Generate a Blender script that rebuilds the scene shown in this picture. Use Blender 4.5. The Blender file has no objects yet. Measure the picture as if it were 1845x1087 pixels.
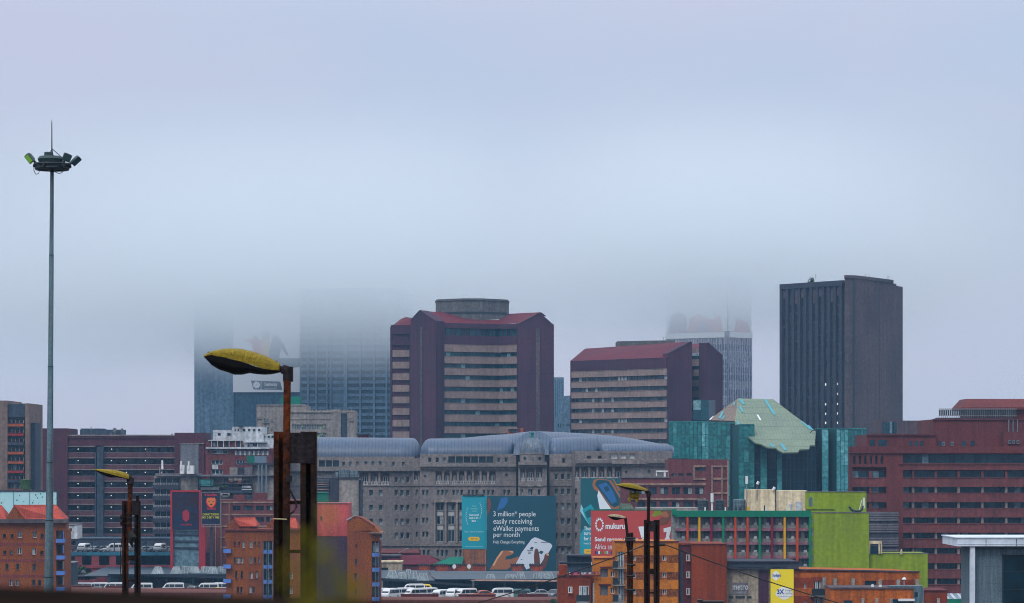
import bpy, math, random
from mathutils import Vector, Matrix
R = random.Random(7)
F = 5232.0; CX = 922.5; HY = 830.0; ZC = 28.0
def PX(px, Y): return (px - CX) * Y / F
def PZ(py, Y): return ZC - (py - HY) * Y / F
def P3(px, py, Y): return Vector((PX(px, Y), Y, PZ(py, Y)))
scene = bpy.context.scene
COL = bpy.data.collections.new('city'); scene.collection.children.link(COL)

# ---------------------------------------------------------------- materials
def lin(c): return tuple(((v/255)/12.92 if v/255 <= .04045 else ((v/255+.055)/1.055)**2.4) for v in c)
MATS = {}
def nt(name):
    m = bpy.data.materials.new(name); m.use_nodes = True
    t = m.node_tree; b = t.nodes['Principled BSDF']
    return m, t, b
def sat(c, k=1.28):
    l = .3*c[0]+.55*c[1]+.15*c[2]
    return tuple(min(.9, max(.002, l+(x-l)*k)) for x in c)
def mat(name, a, b2=None, rough=.85, scale=.25, fine=3.0, fa=.3, streak=.17, spec=.25, bump=0., metal=0., seams=None, seamcol=.6, course=None):
    """a, b2: linear base colours blended by broad noise; fine grain and vertical weather streaks on top"""
    m, t, b = nt(name); L = t.links.new; N = t.nodes.new
    a = sat(a); b2 = sat(b2) if b2 else None
    b2 = b2 or tuple(x*.72 for x in a)
    geo = N('ShaderNodeNewGeometry')
    n1 = N('ShaderNodeTexNoise'); n1.inputs['Scale'].default_value = scale; n1.inputs['Detail'].default_value = 5
    L(geo.outputs['Position'], n1.inputs['Vector'])
    r1 = N('ShaderNodeMapRange'); r1.inputs[1].default_value = .35; r1.inputs[2].default_value = .68
    L(n1.outputs['Fac'], r1.inputs[0])
    mx = N('ShaderNodeMix'); mx.data_type = 'RGBA'; mx.inputs[6].default_value = (*a, 1); mx.inputs[7].default_value = (*b2, 1)
    L(r1.outputs[0], mx.inputs[0]); cur = mx.outputs[2]
    def mult(sock, amt, lo, hi):
        nonlocal cur
        r = N('ShaderNodeMapRange'); r.inputs[1].default_value = lo; r.inputs[2].default_value = hi
        r.inputs[3].default_value = 1-amt; r.inputs[4].default_value = 1+amt*.4
        L(sock, r.inputs[0])
        v = N('ShaderNodeVectorMath'); v.operation = 'SCALE'
        L(cur, v.inputs[0]); L(r.outputs[0], v.inputs[3]); cur = v.outputs[0]
    if fa:
        n2 = N('ShaderNodeTexNoise'); n2.inputs['Scale'].default_value = fine; n2.inputs['Detail'].default_value = 3
        L(geo.outputs['Position'], n2.inputs['Vector']); mult(n2.outputs['Fac'], fa, .35, .65)
    if streak:
        mp = N('ShaderNodeMapping'); mp.inputs['Scale'].default_value = (1.1, 1.1, .07)
        n3 = N('ShaderNodeTexNoise'); n3.inputs['Scale'].default_value = max(1.0, fine*.3); n3.inputs['Detail'].default_value = 4
        L(geo.outputs['Position'], mp.inputs['Vector']); L(mp.outputs[0], n3.inputs['Vector']); mult(n3.outputs['Fac'], streak, .4, .6)
    for spec_ in ([seams] if seams else []) + ([course] if course else []):
        ax, period, wd, amt = spec_
        s = N('ShaderNodeSeparateXYZ'); L(geo.outputs['Position'], s.inputs[0])
        k = N('ShaderNodeMath'); k.operation = 'MULTIPLY'; k.inputs[1].default_value = 1/period; L(s.outputs[ax], k.inputs[0])
        fr = N('ShaderNodeMath'); fr.operation = 'FRACT'; L(k.outputs[0], fr.inputs[0])
        lt = N('ShaderNodeMath'); lt.operation = 'LESS_THAN'; lt.inputs[1].default_value = wd; L(fr.outputs[0], lt.inputs[0])
        r = N('ShaderNodeMapRange'); r.inputs[3].default_value = 1; r.inputs[4].default_value = 1-amt; L(lt.outputs[0], r.inputs[0])
        v = N('ShaderNodeVectorMath'); v.operation = 'SCALE'; L(cur, v.inputs[0]); L(r.outputs[0], v.inputs[3]); cur = v.outputs[0]
    L(cur, b.inputs['Base Color'])
    b.inputs['Roughness'].default_value = rough; b.inputs['Specular IOR Level'].default_value = spec; b.inputs['Metallic'].default_value = metal
    if bump:
        bp = N('ShaderNodeBump'); bp.inputs['Strength'].default_value = bump; bp.inputs['Distance'].default_value = .05
        L(n2.outputs['Fac'], bp.inputs['Height']); L(bp.outputs[0], b.inputs['Normal'])
    MATS[name] = m; return m
def glass(name, dark, mid, light, p_mid=.5, p_light=.88, rough=.12, spec=.3):
    """window glass: a different tint, blind or curtain in every pane"""
    m, t, b = nt(name); L = t.links.new; N = t.nodes.new
    geo = N('ShaderNodeNewGeometry'); oi = N('ShaderNodeObjectInfo')
    ad = N('ShaderNodeMath'); ad.operation = 'ADD'; L(geo.outputs['Random Per Island'], ad.inputs[0]); L(oi.outputs['Random'], ad.inputs[1])
    fr = N('ShaderNodeMath'); fr.operation = 'FRACT'; L(ad.outputs[0], fr.inputs[0])
    cr = N('ShaderNodeValToRGB'); cr.color_ramp.interpolation = 'CONSTANT'
    e = cr.color_ramp.elements; e[0].color = (*dark, 1); e[1].position = p_light; e[1].color = (*light, 1)
    x = e.new(p_mid*.6); x.color = (*[(p+q)/2 for p, q in zip(dark, mid)], 1)
    x = e.new(p_mid); x.color = (*mid, 1)
    L(fr.outputs[0], cr.inputs[0])
    n = N('ShaderNodeTexNoise'); n.inputs['Scale'].default_value = 1.3; n.inputs['Detail'].default_value = 2; L(geo.outputs['Position'], n.inputs['Vector'])
    r = N('ShaderNodeMapRange'); r.inputs[1].default_value = .35; r.inputs[2].default_value = .65; r.inputs[3].default_value = .65; r.inputs[4].default_value = 1.25
    L(n.outputs['Fac'], r.inputs[0])
    v = N('ShaderNodeVectorMath'); v.operation = 'SCALE'; L(cr.outputs[0], v.inputs[0]); L(r.outputs[0], v.inputs[3])
    L(v.outputs[0], b.inputs['Base Color']); b.inputs['Roughness'].default_value = rough; b.inputs['Specular IOR Level'].default_value = spec
    MATS[name] = m; return m
def flat(name, c, rough=.6, spec=.3, metal=0., emit=0.):
    m, t, b = nt(name)
    b.inputs['Base Color'].default_value = (*c, 1); b.inputs['Roughness'].default_value = rough
    b.inputs['Specular IOR Level'].default_value = spec; b.inputs['Metallic'].default_value = metal
    if emit: b.inputs['Emission Color'].default_value = (*c, 1); b.inputs['Emission Strength'].default_value = emit
    MATS[name] = m; return m
def M(n):
    return MATS[n]

# ---------------------------------------------------------------- geometry
class Face:
    """a vertical plane given by two photo columns with their distances"""
    def __init__(s, a, b, off=0.):
        s.A = Vector((PX(a[0], a[1]), a[1], 0)); s.B = Vector((PX(b[0], b[1]), b[1], 0))
        s.U = (s.B - s.A).normalized(); s.L = (s.B - s.A).length; s.N = Vector((s.U.y, -s.U.x, 0)); s.A = s.A + s.N*off
        s.ang = math.atan2(s.U.y, s.U.x); s.Y0 = a[1]
    def u(s, px):
        k = (px - CX)/F
        return (k*s.A.y - s.A.x)/(s.U.x - k*s.U.y)
    def Y(s, px): return s.A.y + s.u(px)*s.U.y
    def z(s, py, px=None): return PZ(py, s.Y(px) if px is not None else s.Y0)
    def p(s, u, z, w=0.): return Vector((s.A.x + u*s.U.x + w*s.N.x, s.A.y + u*s.U.y + w*s.N.y, z))
    def r(s, x0, x1, y0, y1, px=None):      # rectangle in pixels -> (u0, z0, u1, z1), z from the reference column
        px = px if px is not None else x0
        return (s.u(x0), s.z(y1, px), s.u(x1), s.z(y0, px))
def wf(x, y, ang=0.):                       # a face frame anywhere in the world
    f = Face((0, 100), (100, 100)); f.A = Vector((x, y, 0)); f.U = Vector((math.cos(ang), math.sin(ang), 0)); f.N = Vector((f.U.y, -f.U.x, 0))
    f.ang = ang; f.L = 1; f.Y0 = y
    return f
class MB:
    def __init__(s): s.v = []; s.f = []; s.m = []
    def quad(s, a, b, c, d, mi=0):
        n = len(s.v); s.v += [tuple(a), tuple(b), tuple(c), tuple(d)]; s.f.append((n, n+1, n+2, n+3)); s.m.append(mi)
    def ngon(s, pts, mi=0):
        n = len(s.v); s.v += [tuple(p) for p in pts]; s.f.append(tuple(range(n, n+len(pts)))); s.m.append(mi)
    def box(s, f, u0, u1, z0, z1, w0, w1, mi=0):
        p = [f.p(u, z, w) for w in (w0, w1) for z in (z0, z1) for u in (u0, u1)]
        n = len(s.v); s.v += [tuple(q) for q in p]
        for q in ((4, 5, 7, 6), (1, 0, 2, 3), (0, 4, 6, 2), (5, 1, 3, 7), (6, 7, 3, 2), (0, 1, 5, 4)):
            s.f.append(tuple(n+i for i in q)); s.m.append(mi)
    def bx(s, f, x0, x1, y0, y1, w0, w1, mi=0, px=None):
        u0, z0, u1, z1 = f.r(x0, x1, y0, y1, px); s.box(f, u0, u1, z0, z1, w0, w1, mi)
    def wbox(s, x0, x1, y0, y1, z0, z1, mi=0):
        s.box(wf(0, 0), x0, x1, z0, z1, -y1, -y0, mi)
    def prism(s, plan, z0, z1, mi=0, top=None):
        """plan: list of (x, y) counter-clockwise; z1 may be a list per corner"""
        k = len(plan); zt = z1 if isinstance(z1, (list, tuple)) else [z1]*k
        n = len(s.v); s.v += [(x, y, z0) for x, y in plan] + [(x, y, zt[i]) for i, (x, y) in enumerate(plan)]
        for i in range(k):
            j = (i+1) % k; s.f.append((n+i, n+j, n+k+j, n+k+i)); s.m.append(mi)
        s.f.append(tuple(n+k+i for i in range(k))); s.m.append(mi if top is None else top)
        s.f.append(tuple(n+k-1-i for i in range(k))); s.m.append(mi)
    def mass(s, f, x0, x1, z0, z1, depth, w0=0., mi=0, top=None):
        """solid block behind the face, front at w0"""
        u0, u1 = f.u(x0), f.u(x1)
        a, b, c, d = f.p(u0, 0, w0), f.p(u1, 0, w0), f.p(u1, 0, w0-depth), f.p(u0, 0, w0-depth)
        s.prism([(q.x, q.y) for q in (a, b, c, d)], z0, z1, mi, top)
    def panel(s, f, u0, u1, z0, z1, holes, w0, w1, mi=0, rev=None):
        """a slab with rectangular openings cut through it"""
        rev = mi if rev is None else rev
        holes = [(max(h[0], u0), max(h[1], z0), min(h[2], u1), min(h[3], z1)) for h in holes]
        holes = [h for h in holes if h[2] > h[0]+1e-3 and h[3] > h[1]+1e-3]
        # split in z bands, then columns in each band
        zs = sorted(set([z0, z1] + [round(h[1], 3) for h in holes] + [round(h[3], 3) for h in holes]))
        zs = [z for z in zs if z0 <= z <= z1]
        for za, zb in zip(zs, zs[1:]):
            if zb - za < 1e-4: continue
            zm = (za+zb)/2; sp = sorted([(h[0], h[2]) for h in holes if h[1]-1e-4 < zm < h[3]+1e-4])
            u = u0
            for a, b in sp:
                if a > u + 1e-4: s.quad(f.p(u, za, w1), f.p(a, za, w1), f.p(a, zb, w1), f.p(u, zb, w1), mi)
                u = max(u, b)
            if u < u1 - 1e-4: s.quad(f.p(u, za, w1), f.p(u1, za, w1), f.p(u1, zb, w1), f.p(u, zb, w1), mi)
        for a, b, c, d in holes:
            s.quad(f.p(a, b, w0), f.p(a, b, w1), f.p(a, d, w1), f.p(a, d, w0), rev)
            s.quad(f.p(c, b, w1), f.p(c, b, w0), f.p(c, d, w0), f.p(c, d, w1), rev)
            s.quad(f.p(a, d, w1), f.p(c, d, w1), f.p(c, d, w0), f.p(a, d, w0), rev)
            s.quad(f.p(a, b, w0), f.p(c, b, w0), f.p(c, b, w1), f.p(a, b, w1), rev)
        s.quad(f.p(u0, z0, w0), f.p(u0, z0, w1), f.p(u0, z1, w1), f.p(u0, z1, w0), mi)
        s.quad(f.p(u1, z0, w1), f.p(u1, z0, w0), f.p(u1, z1, w0), f.p(u1, z1, w1), mi)
        s.quad(f.p(u0, z1, w1), f.p(u1, z1, w1), f.p(u1, z1, w0), f.p(u0, z1, w0), mi)
        s.quad(f.p(u0, z0, w0), f.p(u1, z0, w0), f.p(u1, z0, w1), f.p(u0, z0, w1), mi)
    def tube(s, pts, rad, n=8, mi=0, cap=True):
        pts = [Vector(p) for p in pts]; rads = rad if isinstance(rad, (list, tuple)) else [rad]*len(pts)
        base = len(s.v); up = Vector((0, 0, 1))
        for i, p in enumerate(pts):
            d = (pts[min(i+1, len(pts)-1)] - pts[max(i-1, 0)]).normalized()
            a = d.cross(up if abs(d.z) < .95 else Vector((1, 0, 0))).normalized(); b = d.cross(a).normalized()
            for k in range(n):
                t = 2*math.pi*k/n; s.v.append(tuple(p + (a*math.cos(t) + b*math.sin(t))*rads[i]))
        for i in range(len(pts)-1):
            for k in range(n):
                q = (k+1) % n; s.f.append((base+i*n+k, base+(i+1)*n+k, base+(i+1)*n+q, base+i*n+q)); s.m.append(mi)
        if cap:
            s.f.append(tuple(base+k for k in range(n))); s.m.append(mi)
            e = base+(len(pts)-1)*n; s.f.append(tuple(e+n-1-k for k in range(n))); s.m.append(mi)
    def lathe(s, c, prof, n=24, mi=0, a0=0., a1=2*math.pi):
        c = Vector(c); base = len(s.v); full = abs(a1-a0-2*math.pi) < 1e-6; m = n if full else n+1
        for r, z in prof:
            for k in range(m):
                t = a0 + (a1-a0)*k/n; s.v.append((c.x+r*math.cos(t), c.y+r*math.sin(t), c.z+z))
        for i in range(len(prof)-1):
            for k in range(n):
                q = (k+1) % m; s.f.append((base+i*m+k, base+i*m+q, base+(i+1)*m+q, base+(i+1)*m+k)); s.m.append(mi)
    def loft(s, rings, mi=0, closed=True, caps=True):
        base = len(s.v); k = len(rings[0])
        for rg in rings: s.v += [tuple(p) for p in rg]
        for i in range(len(rings)-1):
            for j in range(k if closed else k-1):
                q = (j+1) % k; s.f.append((base+i*k+j, base+i*k+q, base+(i+1)*k+q, base+(i+1)*k+j)); s.m.append(mi)
        if caps and closed:
            s.f.append(tuple(base+k-1-j for j in range(k))); s.m.append(mi)
            e = base+(len(rings)-1)*k; s.f.append(tuple(e+j for j in range(k))); s.m.append(mi)
    def build(s, name, mats, parent=None, smooth=False, off=None):
        mats = mats if isinstance(mats, (list, tuple)) else [mats]
        off = off if off is not None else (parent_loc(parent) if parent else Vector((0, 0, 0)))
        me = bpy.data.meshes.new(name); me.from_pydata([(x-off.x, y-off.y, z-off.z) for x, y, z in s.v], [], s.f)
        for m in mats: me.materials.append(M(m) if isinstance(m, str) else m)
        me.polygons.foreach_set('material_index', s.m)
        if smooth: me.polygons.foreach_set('use_smooth', [True]*len(me.polygons))
        me.update(); o = bpy.data.objects.new(name, me); COL.objects.link(o)
        if parent: o.parent = parent
        return o
def parent_loc(o):
    l = Vector((0, 0, 0))
    while o: l = l + o.location; o = o.parent
    return l
def tag(o, label=None, cat=None, group=None, kind=None):
    if label: o['label'] = label
    if cat: o['category'] = cat
    if group: o['group'] = group
    if kind: o['kind'] = kind
    return o
class Thing:
    def __init__(s, name, label, cat, loc=(0, 0, 0), group=None):
        s.o = bpy.data.objects.new(name, None); s.o.location = loc; COL.objects.link(s.o); s.o.empty_display_size = .5
        tag(s.o, label, cat, group); s.win = []
    def part(s, name, mb, mats, parent=None, smooth=False, label=None, kind=None):
        if not mb.f: return None
        o = mb.build(name, mats, parent or s.o, smooth)
        return tag(o, label, kind=kind)
    def window(s, f, rect, w=.04, style='w', name='window'):
        s.win.append((f, rect, w, style, name)); return rect
    def finish(s, cap=95):
        byn = {}
        for x in s.win: byn.setdefault(x[4], []).append(x)
        for nm, lst in byn.items():
            lst.sort(key=lambda x: -(x[1][2]-x[1][0])*(x[1][3]-x[1][1]))
            for f, r, w, st, _ in lst[:cap]:
                wd, ht = round(r[2]-r[0], 1), round(r[3]-r[1], 1)
                me = win_mesh(st, max(wd, .2), max(ht, .2))
                o = bpy.data.objects.new(nm, me); o.parent = s.o; COL.objects.link(o)
                o.location = f.p(r[0], r[1], w) - s.o.location; o.rotation_euler = (0, 0, f.ang)
                o.scale = ((r[2]-r[0])/max(wd, .2), 1, (r[3]-r[1])/max(ht, .2))
            if lst[cap:]:
                mb = MB()
                for f, r, w, st, _ in lst[cap:]:
                    win_geo(mb, f, r, w, st)
                st = lst[-1][3]
                s.part(nm, mb, STYLES[st][1], kind='stuff')
# window styles: (columns, materials [frame, glass, sill], frame thickness, sill?)
STYLES = {}
def style(k, cols, mats, fr=.07, sill=True, rows=1): STYLES[k] = (cols, mats, fr, sill, rows)
def win_geo(mb, f, r, w, st):
    cols, mats, fr, sill, rows = STYLES[st]
    a, b, c, d = r; fr = min(fr, (c-a)*.2)
    W = (c-a)
    for i in range(cols):
        x0 = a + W*i/cols; x1 = a + W*(i+1)/cols
        for j in range(rows):
            z0 = b+(d-b)*j/rows; z1 = b+(d-b)*(j+1)/rows
            mb.quad(f.p(x0+fr*.5, z0+fr*.5, w), f.p(x1-fr*.5, z0+fr*.5, w), f.p(x1-fr*.5, z1-fr*.5, w), f.p(x0+fr*.5, z1-fr*.5, w), 1)
    if fr > .01:
        for i in range(cols+1):
            x = a + W*i/cols; x0 = max(a, x-fr/2); x1 = min(c, x+fr/2)
            if i == 0: x1 = a+fr
            if i == cols: x0 = c-fr
            mb.box(f, x0, x1, b, d, w-.02, w+.05, 0)
        for j in range(rows+1):
            z = b+(d-b)*j/rows; z0 = max(b, z-fr/2); z1 = min(d, z+fr/2)
            if j == 0: z1 = b+fr
            if j == rows: z0 = d-fr
            mb.box(f, a+fr, c-fr, z0, z1, w-.02, w+.047, 0)
    if sill: mb.box(f, a-.05, c+.05, b-.12, b-.003, w-.01, w+.42, 2)
_wm = {}
def win_mesh(st, wd, ht):
    k = (st, wd, ht)
    if k not in _wm:
        mb = MB(); f = wf(0, 0); win_geo(mb, f, (0, 0, wd, ht), 0, st)
        me = bpy.data.meshes.new('window'); me.from_pydata(mb.v, [], mb.f)
        for m in STYLES[st][1]: me.materials.append(M(m))
        me.polygons.foreach_set('material_index', mb.m); me.update(); _wm[k] = me
    return _wm[k]
def ribbon(mb, f, u0, u1, z0, z1, w, cell=1.6, fr=.08, gi=0, fi=1):
    """strip window: separate panes between thin mullions"""
    n = max(1, round((u1-u0)/cell))
    for i in range(n):
        a = u0+(u1-u0)*i/n; b = u0+(u1-u0)*(i+1)/n
        mb.quad(f.p(a, z0, w), f.p(b, z0, w), f.p(b, z1, w), f.p(a, z1, w), gi)
        if i: mb.box(f, a-fr/2, a+fr/2, z0, z1, w+.003, w+.09, fi)
def curtain(mb, f, u0, u1, z0, z1, w, cw, ch, gi=0, fi=1, fr=.12):
    n = max(1, round((u1-u0)/cw)); m = max(1, round((z1-z0)/ch))
    for j in range(m):
        za = z0+(z1-z0)*j/m; zb = z0+(z1-z0)*(j+1)/m
        for i in range(n):
            a = u0+(u1-u0)*i/n; b = u0+(u1-u0)*(i+1)/n
            mb.quad(f.p(a, za, w), f.p(b, za, w), f.p(b, zb, w), f.p(a, zb, w), gi)
    for i in range(n+1):
        a = u0+(u1-u0)*i/n; mb.box(f, a-fr/2, a+fr/2, z0, z1, w+.003, w+.08, fi)
    for j in range(m+1):
        z = z0+(z1-z0)*j/m; mb.box(f, u0, u1, z-fr/2, z+fr/2, w+.004, w+.06, fi)
def poly(mb, f, pts, w, mi=0, px=None):
    """flat shape on a face given by photo pixels"""
    mb.ngon([f.p(f.u(x), f.z(y, x if px is None else px), w) for x, y in pts], mi)
def text(parent, s, f, x0, x1, y0, y1, m, w=.05, bold=.0, name='lettering'):
    """one line of writing fitted to a pixel box on a face"""
    cu = bpy.data.curves.new(name, 'FONT'); cu.body = s; cu.size = 1; cu.extrude = .004; cu.offset = bold
    cu.resolution_u = 3; cu.materials.append(M(m)); o = bpy.data.objects.new(name, cu); COL.objects.link(o)
    bpy.context.view_layer.update()
    xs = [c[0] for c in o.bound_box]; ys = [c[1] for c in o.bound_box]
    u0, z0, u1, z1 = f.r(x0, x1, y0, y1)
    sx = (u1-u0)/max(1e-3, max(xs)-min(xs)); sy = (z1-z0)/max(1e-3, max(ys)-min(ys))
    me = bpy.data.meshes.new_from_object(o); bpy.data.objects.remove(o); bpy.data.curves.remove(cu)
    me.name = name; me.materials.clear(); me.materials.append(M(m)); o = bpy.data.objects.new(name, me); COL.objects.link(o)
    o.scale = (sx, sy, 1); o.rotation_euler = (math.pi/2, 0, f.ang)
    o.parent = parent; o.location = f.p(u0 - min(xs)*sx, z0 - min(ys)*sy, w) - parent_loc(parent)
    return o
def base(f, px, z=0): return f.p(f.u(px), z, 0)
# ---------------------------------------------------------------- world, light, camera
w = bpy.data.worlds.new('World'); scene.world = w; w.use_nodes = True
t = w.node_tree; N = t.nodes.new; L = t.links.new; bg = t.nodes['Background']
SUN_EL, SUN_ROT = math.radians(48), math.radians(205)
sky = N('ShaderNodeTexSky'); sky.sky_type = 'NISHITA'; sky.sun_disc = False; sky.sun_elevation = SUN_EL; sky.sun_rotation = SUN_ROT
tc = N('ShaderNodeTexCoord'); sp = N('ShaderNodeSeparateXYZ'); L(tc.outputs['Generated'], sp.inputs[0])
ramp = N('ShaderNodeValToRGB'); e = ramp.color_ramp.elements
stops = [(0, (.40, .42, .53)), (.5, (.56, .575, .685)), (.515, (.57, .60, .71)), (.54, (.52, .61, .75)), (.575, (.56, .62, .78)), (.62, (.75, .82, .93)), (.75, (1.12, 1.22, 1.33)), (1, (1.5, 1.62, 1.75))]
e[0].position = 0; e[0].color = (*stops[0][1], 1); e[1].position = 1; e[1].color = (*stops[-1][1], 1)
for p, c in stops[1:-1]:
    x = e.new(p); x.color = (*c, 1)
mz = N('ShaderNodeMapRange'); mz.inputs[1].default_value = -1; L(sp.outputs[2], mz.inputs[0]); L(mz.outputs[0], ramp.inputs[0])
# slow cloud variation: lilac and blue patches in the overcast
mp = N('ShaderNodeMapping'); mp.inputs['Scale'].default_value = (1, 1, 2.2); L(tc.outputs['Generated'], mp.inputs[0])
nz = N('ShaderNodeTexNoise'); nz.inputs['Scale'].default_value = 5; nz.inputs['Detail'].default_value = 4; nz.inputs['Roughness'].default_value = .5
L(mp.outputs[0], nz.inputs['Vector'])
cr = N('ShaderNodeValToRGB'); cr.color_ramp.elements[0].position = .3; cr.color_ramp.elements[0].color = (.93, 1.0, 1.03, 1)
cr.color_ramp.elements[1].position = .7; cr.color_ramp.elements[1].color = (1.10, 1.0, 1.0, 1); L(nz.outputs['Fac'], cr.inputs[0])
mul = N('ShaderNodeMix'); mul.data_type = 'RGBA'; mul.blend_type = 'MULTIPLY'; mul.inputs[0].default_value = 1
L(ramp.outputs[0], mul.inputs[6]); L(cr.outputs[0], mul.inputs[7])
sc_ = N('ShaderNodeVectorMath'); sc_.operation = 'SCALE'; sc_.inputs[3].default_value = .1; L(sky.outputs[0], sc_.inputs[0])
mix = N('ShaderNodeMix'); mix.data_type = 'RGBA'; mix.inputs[0].default_value = .94
L(sc_.outputs[0], mix.inputs[6]); L(mul.outputs[2], mix.inputs[7]); 
bst = N('ShaderNodeVectorMath'); bst.operation = 'SCALE'; bst.inputs[3].default_value = 10.0; L(mix.outputs[2], bst.inputs[0])
L(bst.outputs[0], bg.inputs[0]); bg.inputs[1].default_value = .1
sun = bpy.data.lights.new('sun', 'SUN'); sun.energy = 1.5; sun.angle = math.radians(22); sun.color = (1, .95, .88)
so = bpy.data.objects.new('sun', sun); COL.objects.link(so)
so.rotation_euler = (math.radians(90)-SUN_EL, 0, -math.radians(25))
cam = bpy.data.cameras.new('camera'); co = bpy.data.objects.new('camera', cam); COL.objects.link(co); scene.camera = co
cam.sensor_width = 36; cam.lens = F/1845*36; co.location = (0, 0, ZC); co.rotation_euler = (math.pi/2, 0, 0)
cam.shift_y = (HY-543.5)/1845; cam.clip_start = .1; cam.clip_end = 12000
cam.dof.use_dof = True; cam.dof.focus_distance = 140; cam.dof.aperture_fstop = 9.5
vs = scene.view_settings; vs.view_transform = 'Standard'; vs.look = 'None'; vs.gamma = 1; vs.exposure = 0; vs.use_curve_mapping = False
c = scene.cycles; c.max_bounces = 26; c.diffuse_bounces = 2; c.glossy_bounces = 2; c.volume_bounces = 24; c.transparent_max_bounces = 8
c.use_denoising = True; c.pixel_filter_type = 'BLACKMAN_HARRIS'; c.filter_width = 1.0; c.volume_step_rate = 1.0; c.volume_max_steps = 64; c.caustics_reflective = False; c.caustics_refractive = False
try: c.denoiser = 'OPENIMAGEDENOISE'; c.denoising_input_passes = 'RGB_ALBEDO_NORMAL'
except Exception: pass
# ---------------------------------------------------------------- air
def volume(name, box, color, density=None, build=None):
    m = bpy.data.materials.new(name); m.use_nodes = True; t = m.node_tree; t.nodes.remove(t.nodes['Principled BSDF'])
    v = t.nodes.new('ShaderNodeVolumePrincipled'); v.inputs['Color'].default_value = (*color, 1); v.inputs['Anisotropy'].default_value = 0
    t.links.new(v.outputs[0], t.nodes['Material Output'].inputs['Volume'])
    if density is not None: v.inputs['Density'].default_value = density
    if build: build(t, v)
    MATS[name] = m
    mb = MB(); mb.wbox(*box); o = mb.build(name, name); tag(o, kind='stuff'); return o
volume('haze', (-1400, 1400, -60, 2560, -1.2, 150), (.30, .60, .95), density=.00011)
def cloud_nodes(t, v):
    N = t.nodes.new; L = t.links.new
    g = N('ShaderNodeNewGeometry'); s = N('ShaderNodeSeparateXYZ'); L(g.outputs['Position'], s.inputs[0])
    n = N('ShaderNodeTexNoise'); n.inputs['Scale'].default_value = .02; n.inputs['Detail'].default_value = 4; L(g.outputs['Position'], n.inputs['Vector'])
    # cloud base drops towards the left: base(x)
    bx = N('ShaderNodeMapRange'); bx.interpolation_type = 'SMOOTHSTEP'; bx.inputs[1].default_value = -60; bx.inputs[2].default_value = 60; bx.inputs[3].default_value = 55; bx.inputs[4].default_value = 65
    L(s.outputs[0], bx.inputs[0])
    off = N('ShaderNodeMapRange'); off.inputs[3].default_value = -22; off.inputs[4].default_value = 22; L(n.outputs['Fac'], off.inputs[0])
    a = N('ShaderNodeMath'); a.operation = 'SUBTRACT'; L(s.outputs[2], a.inputs[0]); L(bx.outputs[0], a.inputs[1])
    b = N('ShaderNodeMath'); b.operation = 'ADD'; L(a.outputs[0], b.inputs[0]); L(off.outputs[0], b.inputs[1])
    r = N('ShaderNodeMapRange'); r.inputs[1].default_value = 0; r.inputs[2].default_value = 38; L(b.outputs[0], r.inputs[0])
    p = N('ShaderNodeMath'); p.operation = 'POWER'; p.inputs[1].default_value = 2.0; L(r.outputs[0], p.inputs[0])
    k = N('ShaderNodeMath'); k.operation = 'MULTIPLY'; k.inputs[1].default_value = .026; L(p.outputs[0], k.inputs[0])
    f = N('ShaderNodeMapRange'); f.interpolation_type = 'SMOOTHSTEP'; f.inputs[1].default_value = 84; f.inputs[2].default_value = 178; f.inputs[3].default_value = 1; f.inputs[4].default_value = 0; L(s.outputs[2], f.inputs[0])
    k2 = N('ShaderNodeMath'); k2.operation = 'MULTIPLY'; L(k.outputs[0], k2.inputs[0]); L(f.outputs[0], k2.inputs[1]); k = k2
    # two drifting banks: one round the left pair of towers, one round the right tower
    def ramp_(a, b, x, y):
        q = N('ShaderNodeMapRange'); q.interpolation_type = 'SMOOTHSTEP'; q.inputs[1].default_value = a; q.inputs[2].default_value = b; q.inputs[3].default_value = x; q.inputs[4].default_value = y; L(s.outputs[0], q.inputs[0]); return q.outputs[0]
    def mul_(p_, q_, op='MULTIPLY'):
        q = N('ShaderNodeMath'); q.operation = op; L(p_, q.inputs[0]); L(q_, q.inputs[1]); return q.outputs[0]
    bank = mul_(mul_(ramp_(-290, -105, 0, 1), ramp_(-50, 60, 1, 0)), mul_(ramp_(-10, 66, 0, 1.3), ramp_(90, 230, 1, 0)), 'ADD')
    kk = N('ShaderNodeMath'); kk.operation = 'MULTIPLY'; L(k.outputs[0], kk.inputs[0]); L(bank, kk.inputs[1]); k = kk
    v.inputs['Anisotropy'].default_value = .6
    L(k.outputs[0], v.inputs['Density'])
volume('low_cloud', (-300, 240, 1040, 1240, 26, 180), (.945, .978, 1.0), build=cloud_nodes)
# ---------------------------------------------------------------- terrain
mat('ground_mat', (.10, .085, .08), (.06, .055, .05), scale=.03, fine=.8)
mat('asphalt', (.05, .05, .055), (.07, .065, .06), scale=.05, fine=1.5)
def gz(y):
    pts = [(-80, 19.6), (40, 19.6), (65, 18.9), (80, 18.5), (110, 17), (130, 16), (380, 0), (2600, 0)]
    for (a, za), (b, zb) in zip(pts, pts[1:]):
        if y <= b: return za + (zb-za)*(y-a)/(b-a)
    return 0
mb = MB(); ys = [-59, 0, 20, 40, 52, 65, 80, 95, 110, 130, 170, 220, 280, 340, 380, 460, 600, 900, 1400, 2000, 2559]; xs = [-1399, -800, -400, -200, -100, -50, -20, 0, 20, 50, 100, 200, 400, 800, 1399]
for j in range(len(ys)-1):
    for i in range(len(xs)-1):
        mb.quad((xs[i], ys[j], gz(ys[j])), (xs[i+1], ys[j], gz(ys[j])), (xs[i+1], ys[j+1], gz(ys[j+1])), (xs[i], ys[j+1], gz(ys[j+1])))
tag(mb.build('ground', 'ground_mat'), kind='structure')
mb = MB()
mb.quad((-110, 560, .004), (110, 560, .004), (110, 636, .004), (-110, 636, .004)); tag(mb.build('car_park', 'asphalt'), kind='structure')
mb = MB()
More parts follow.
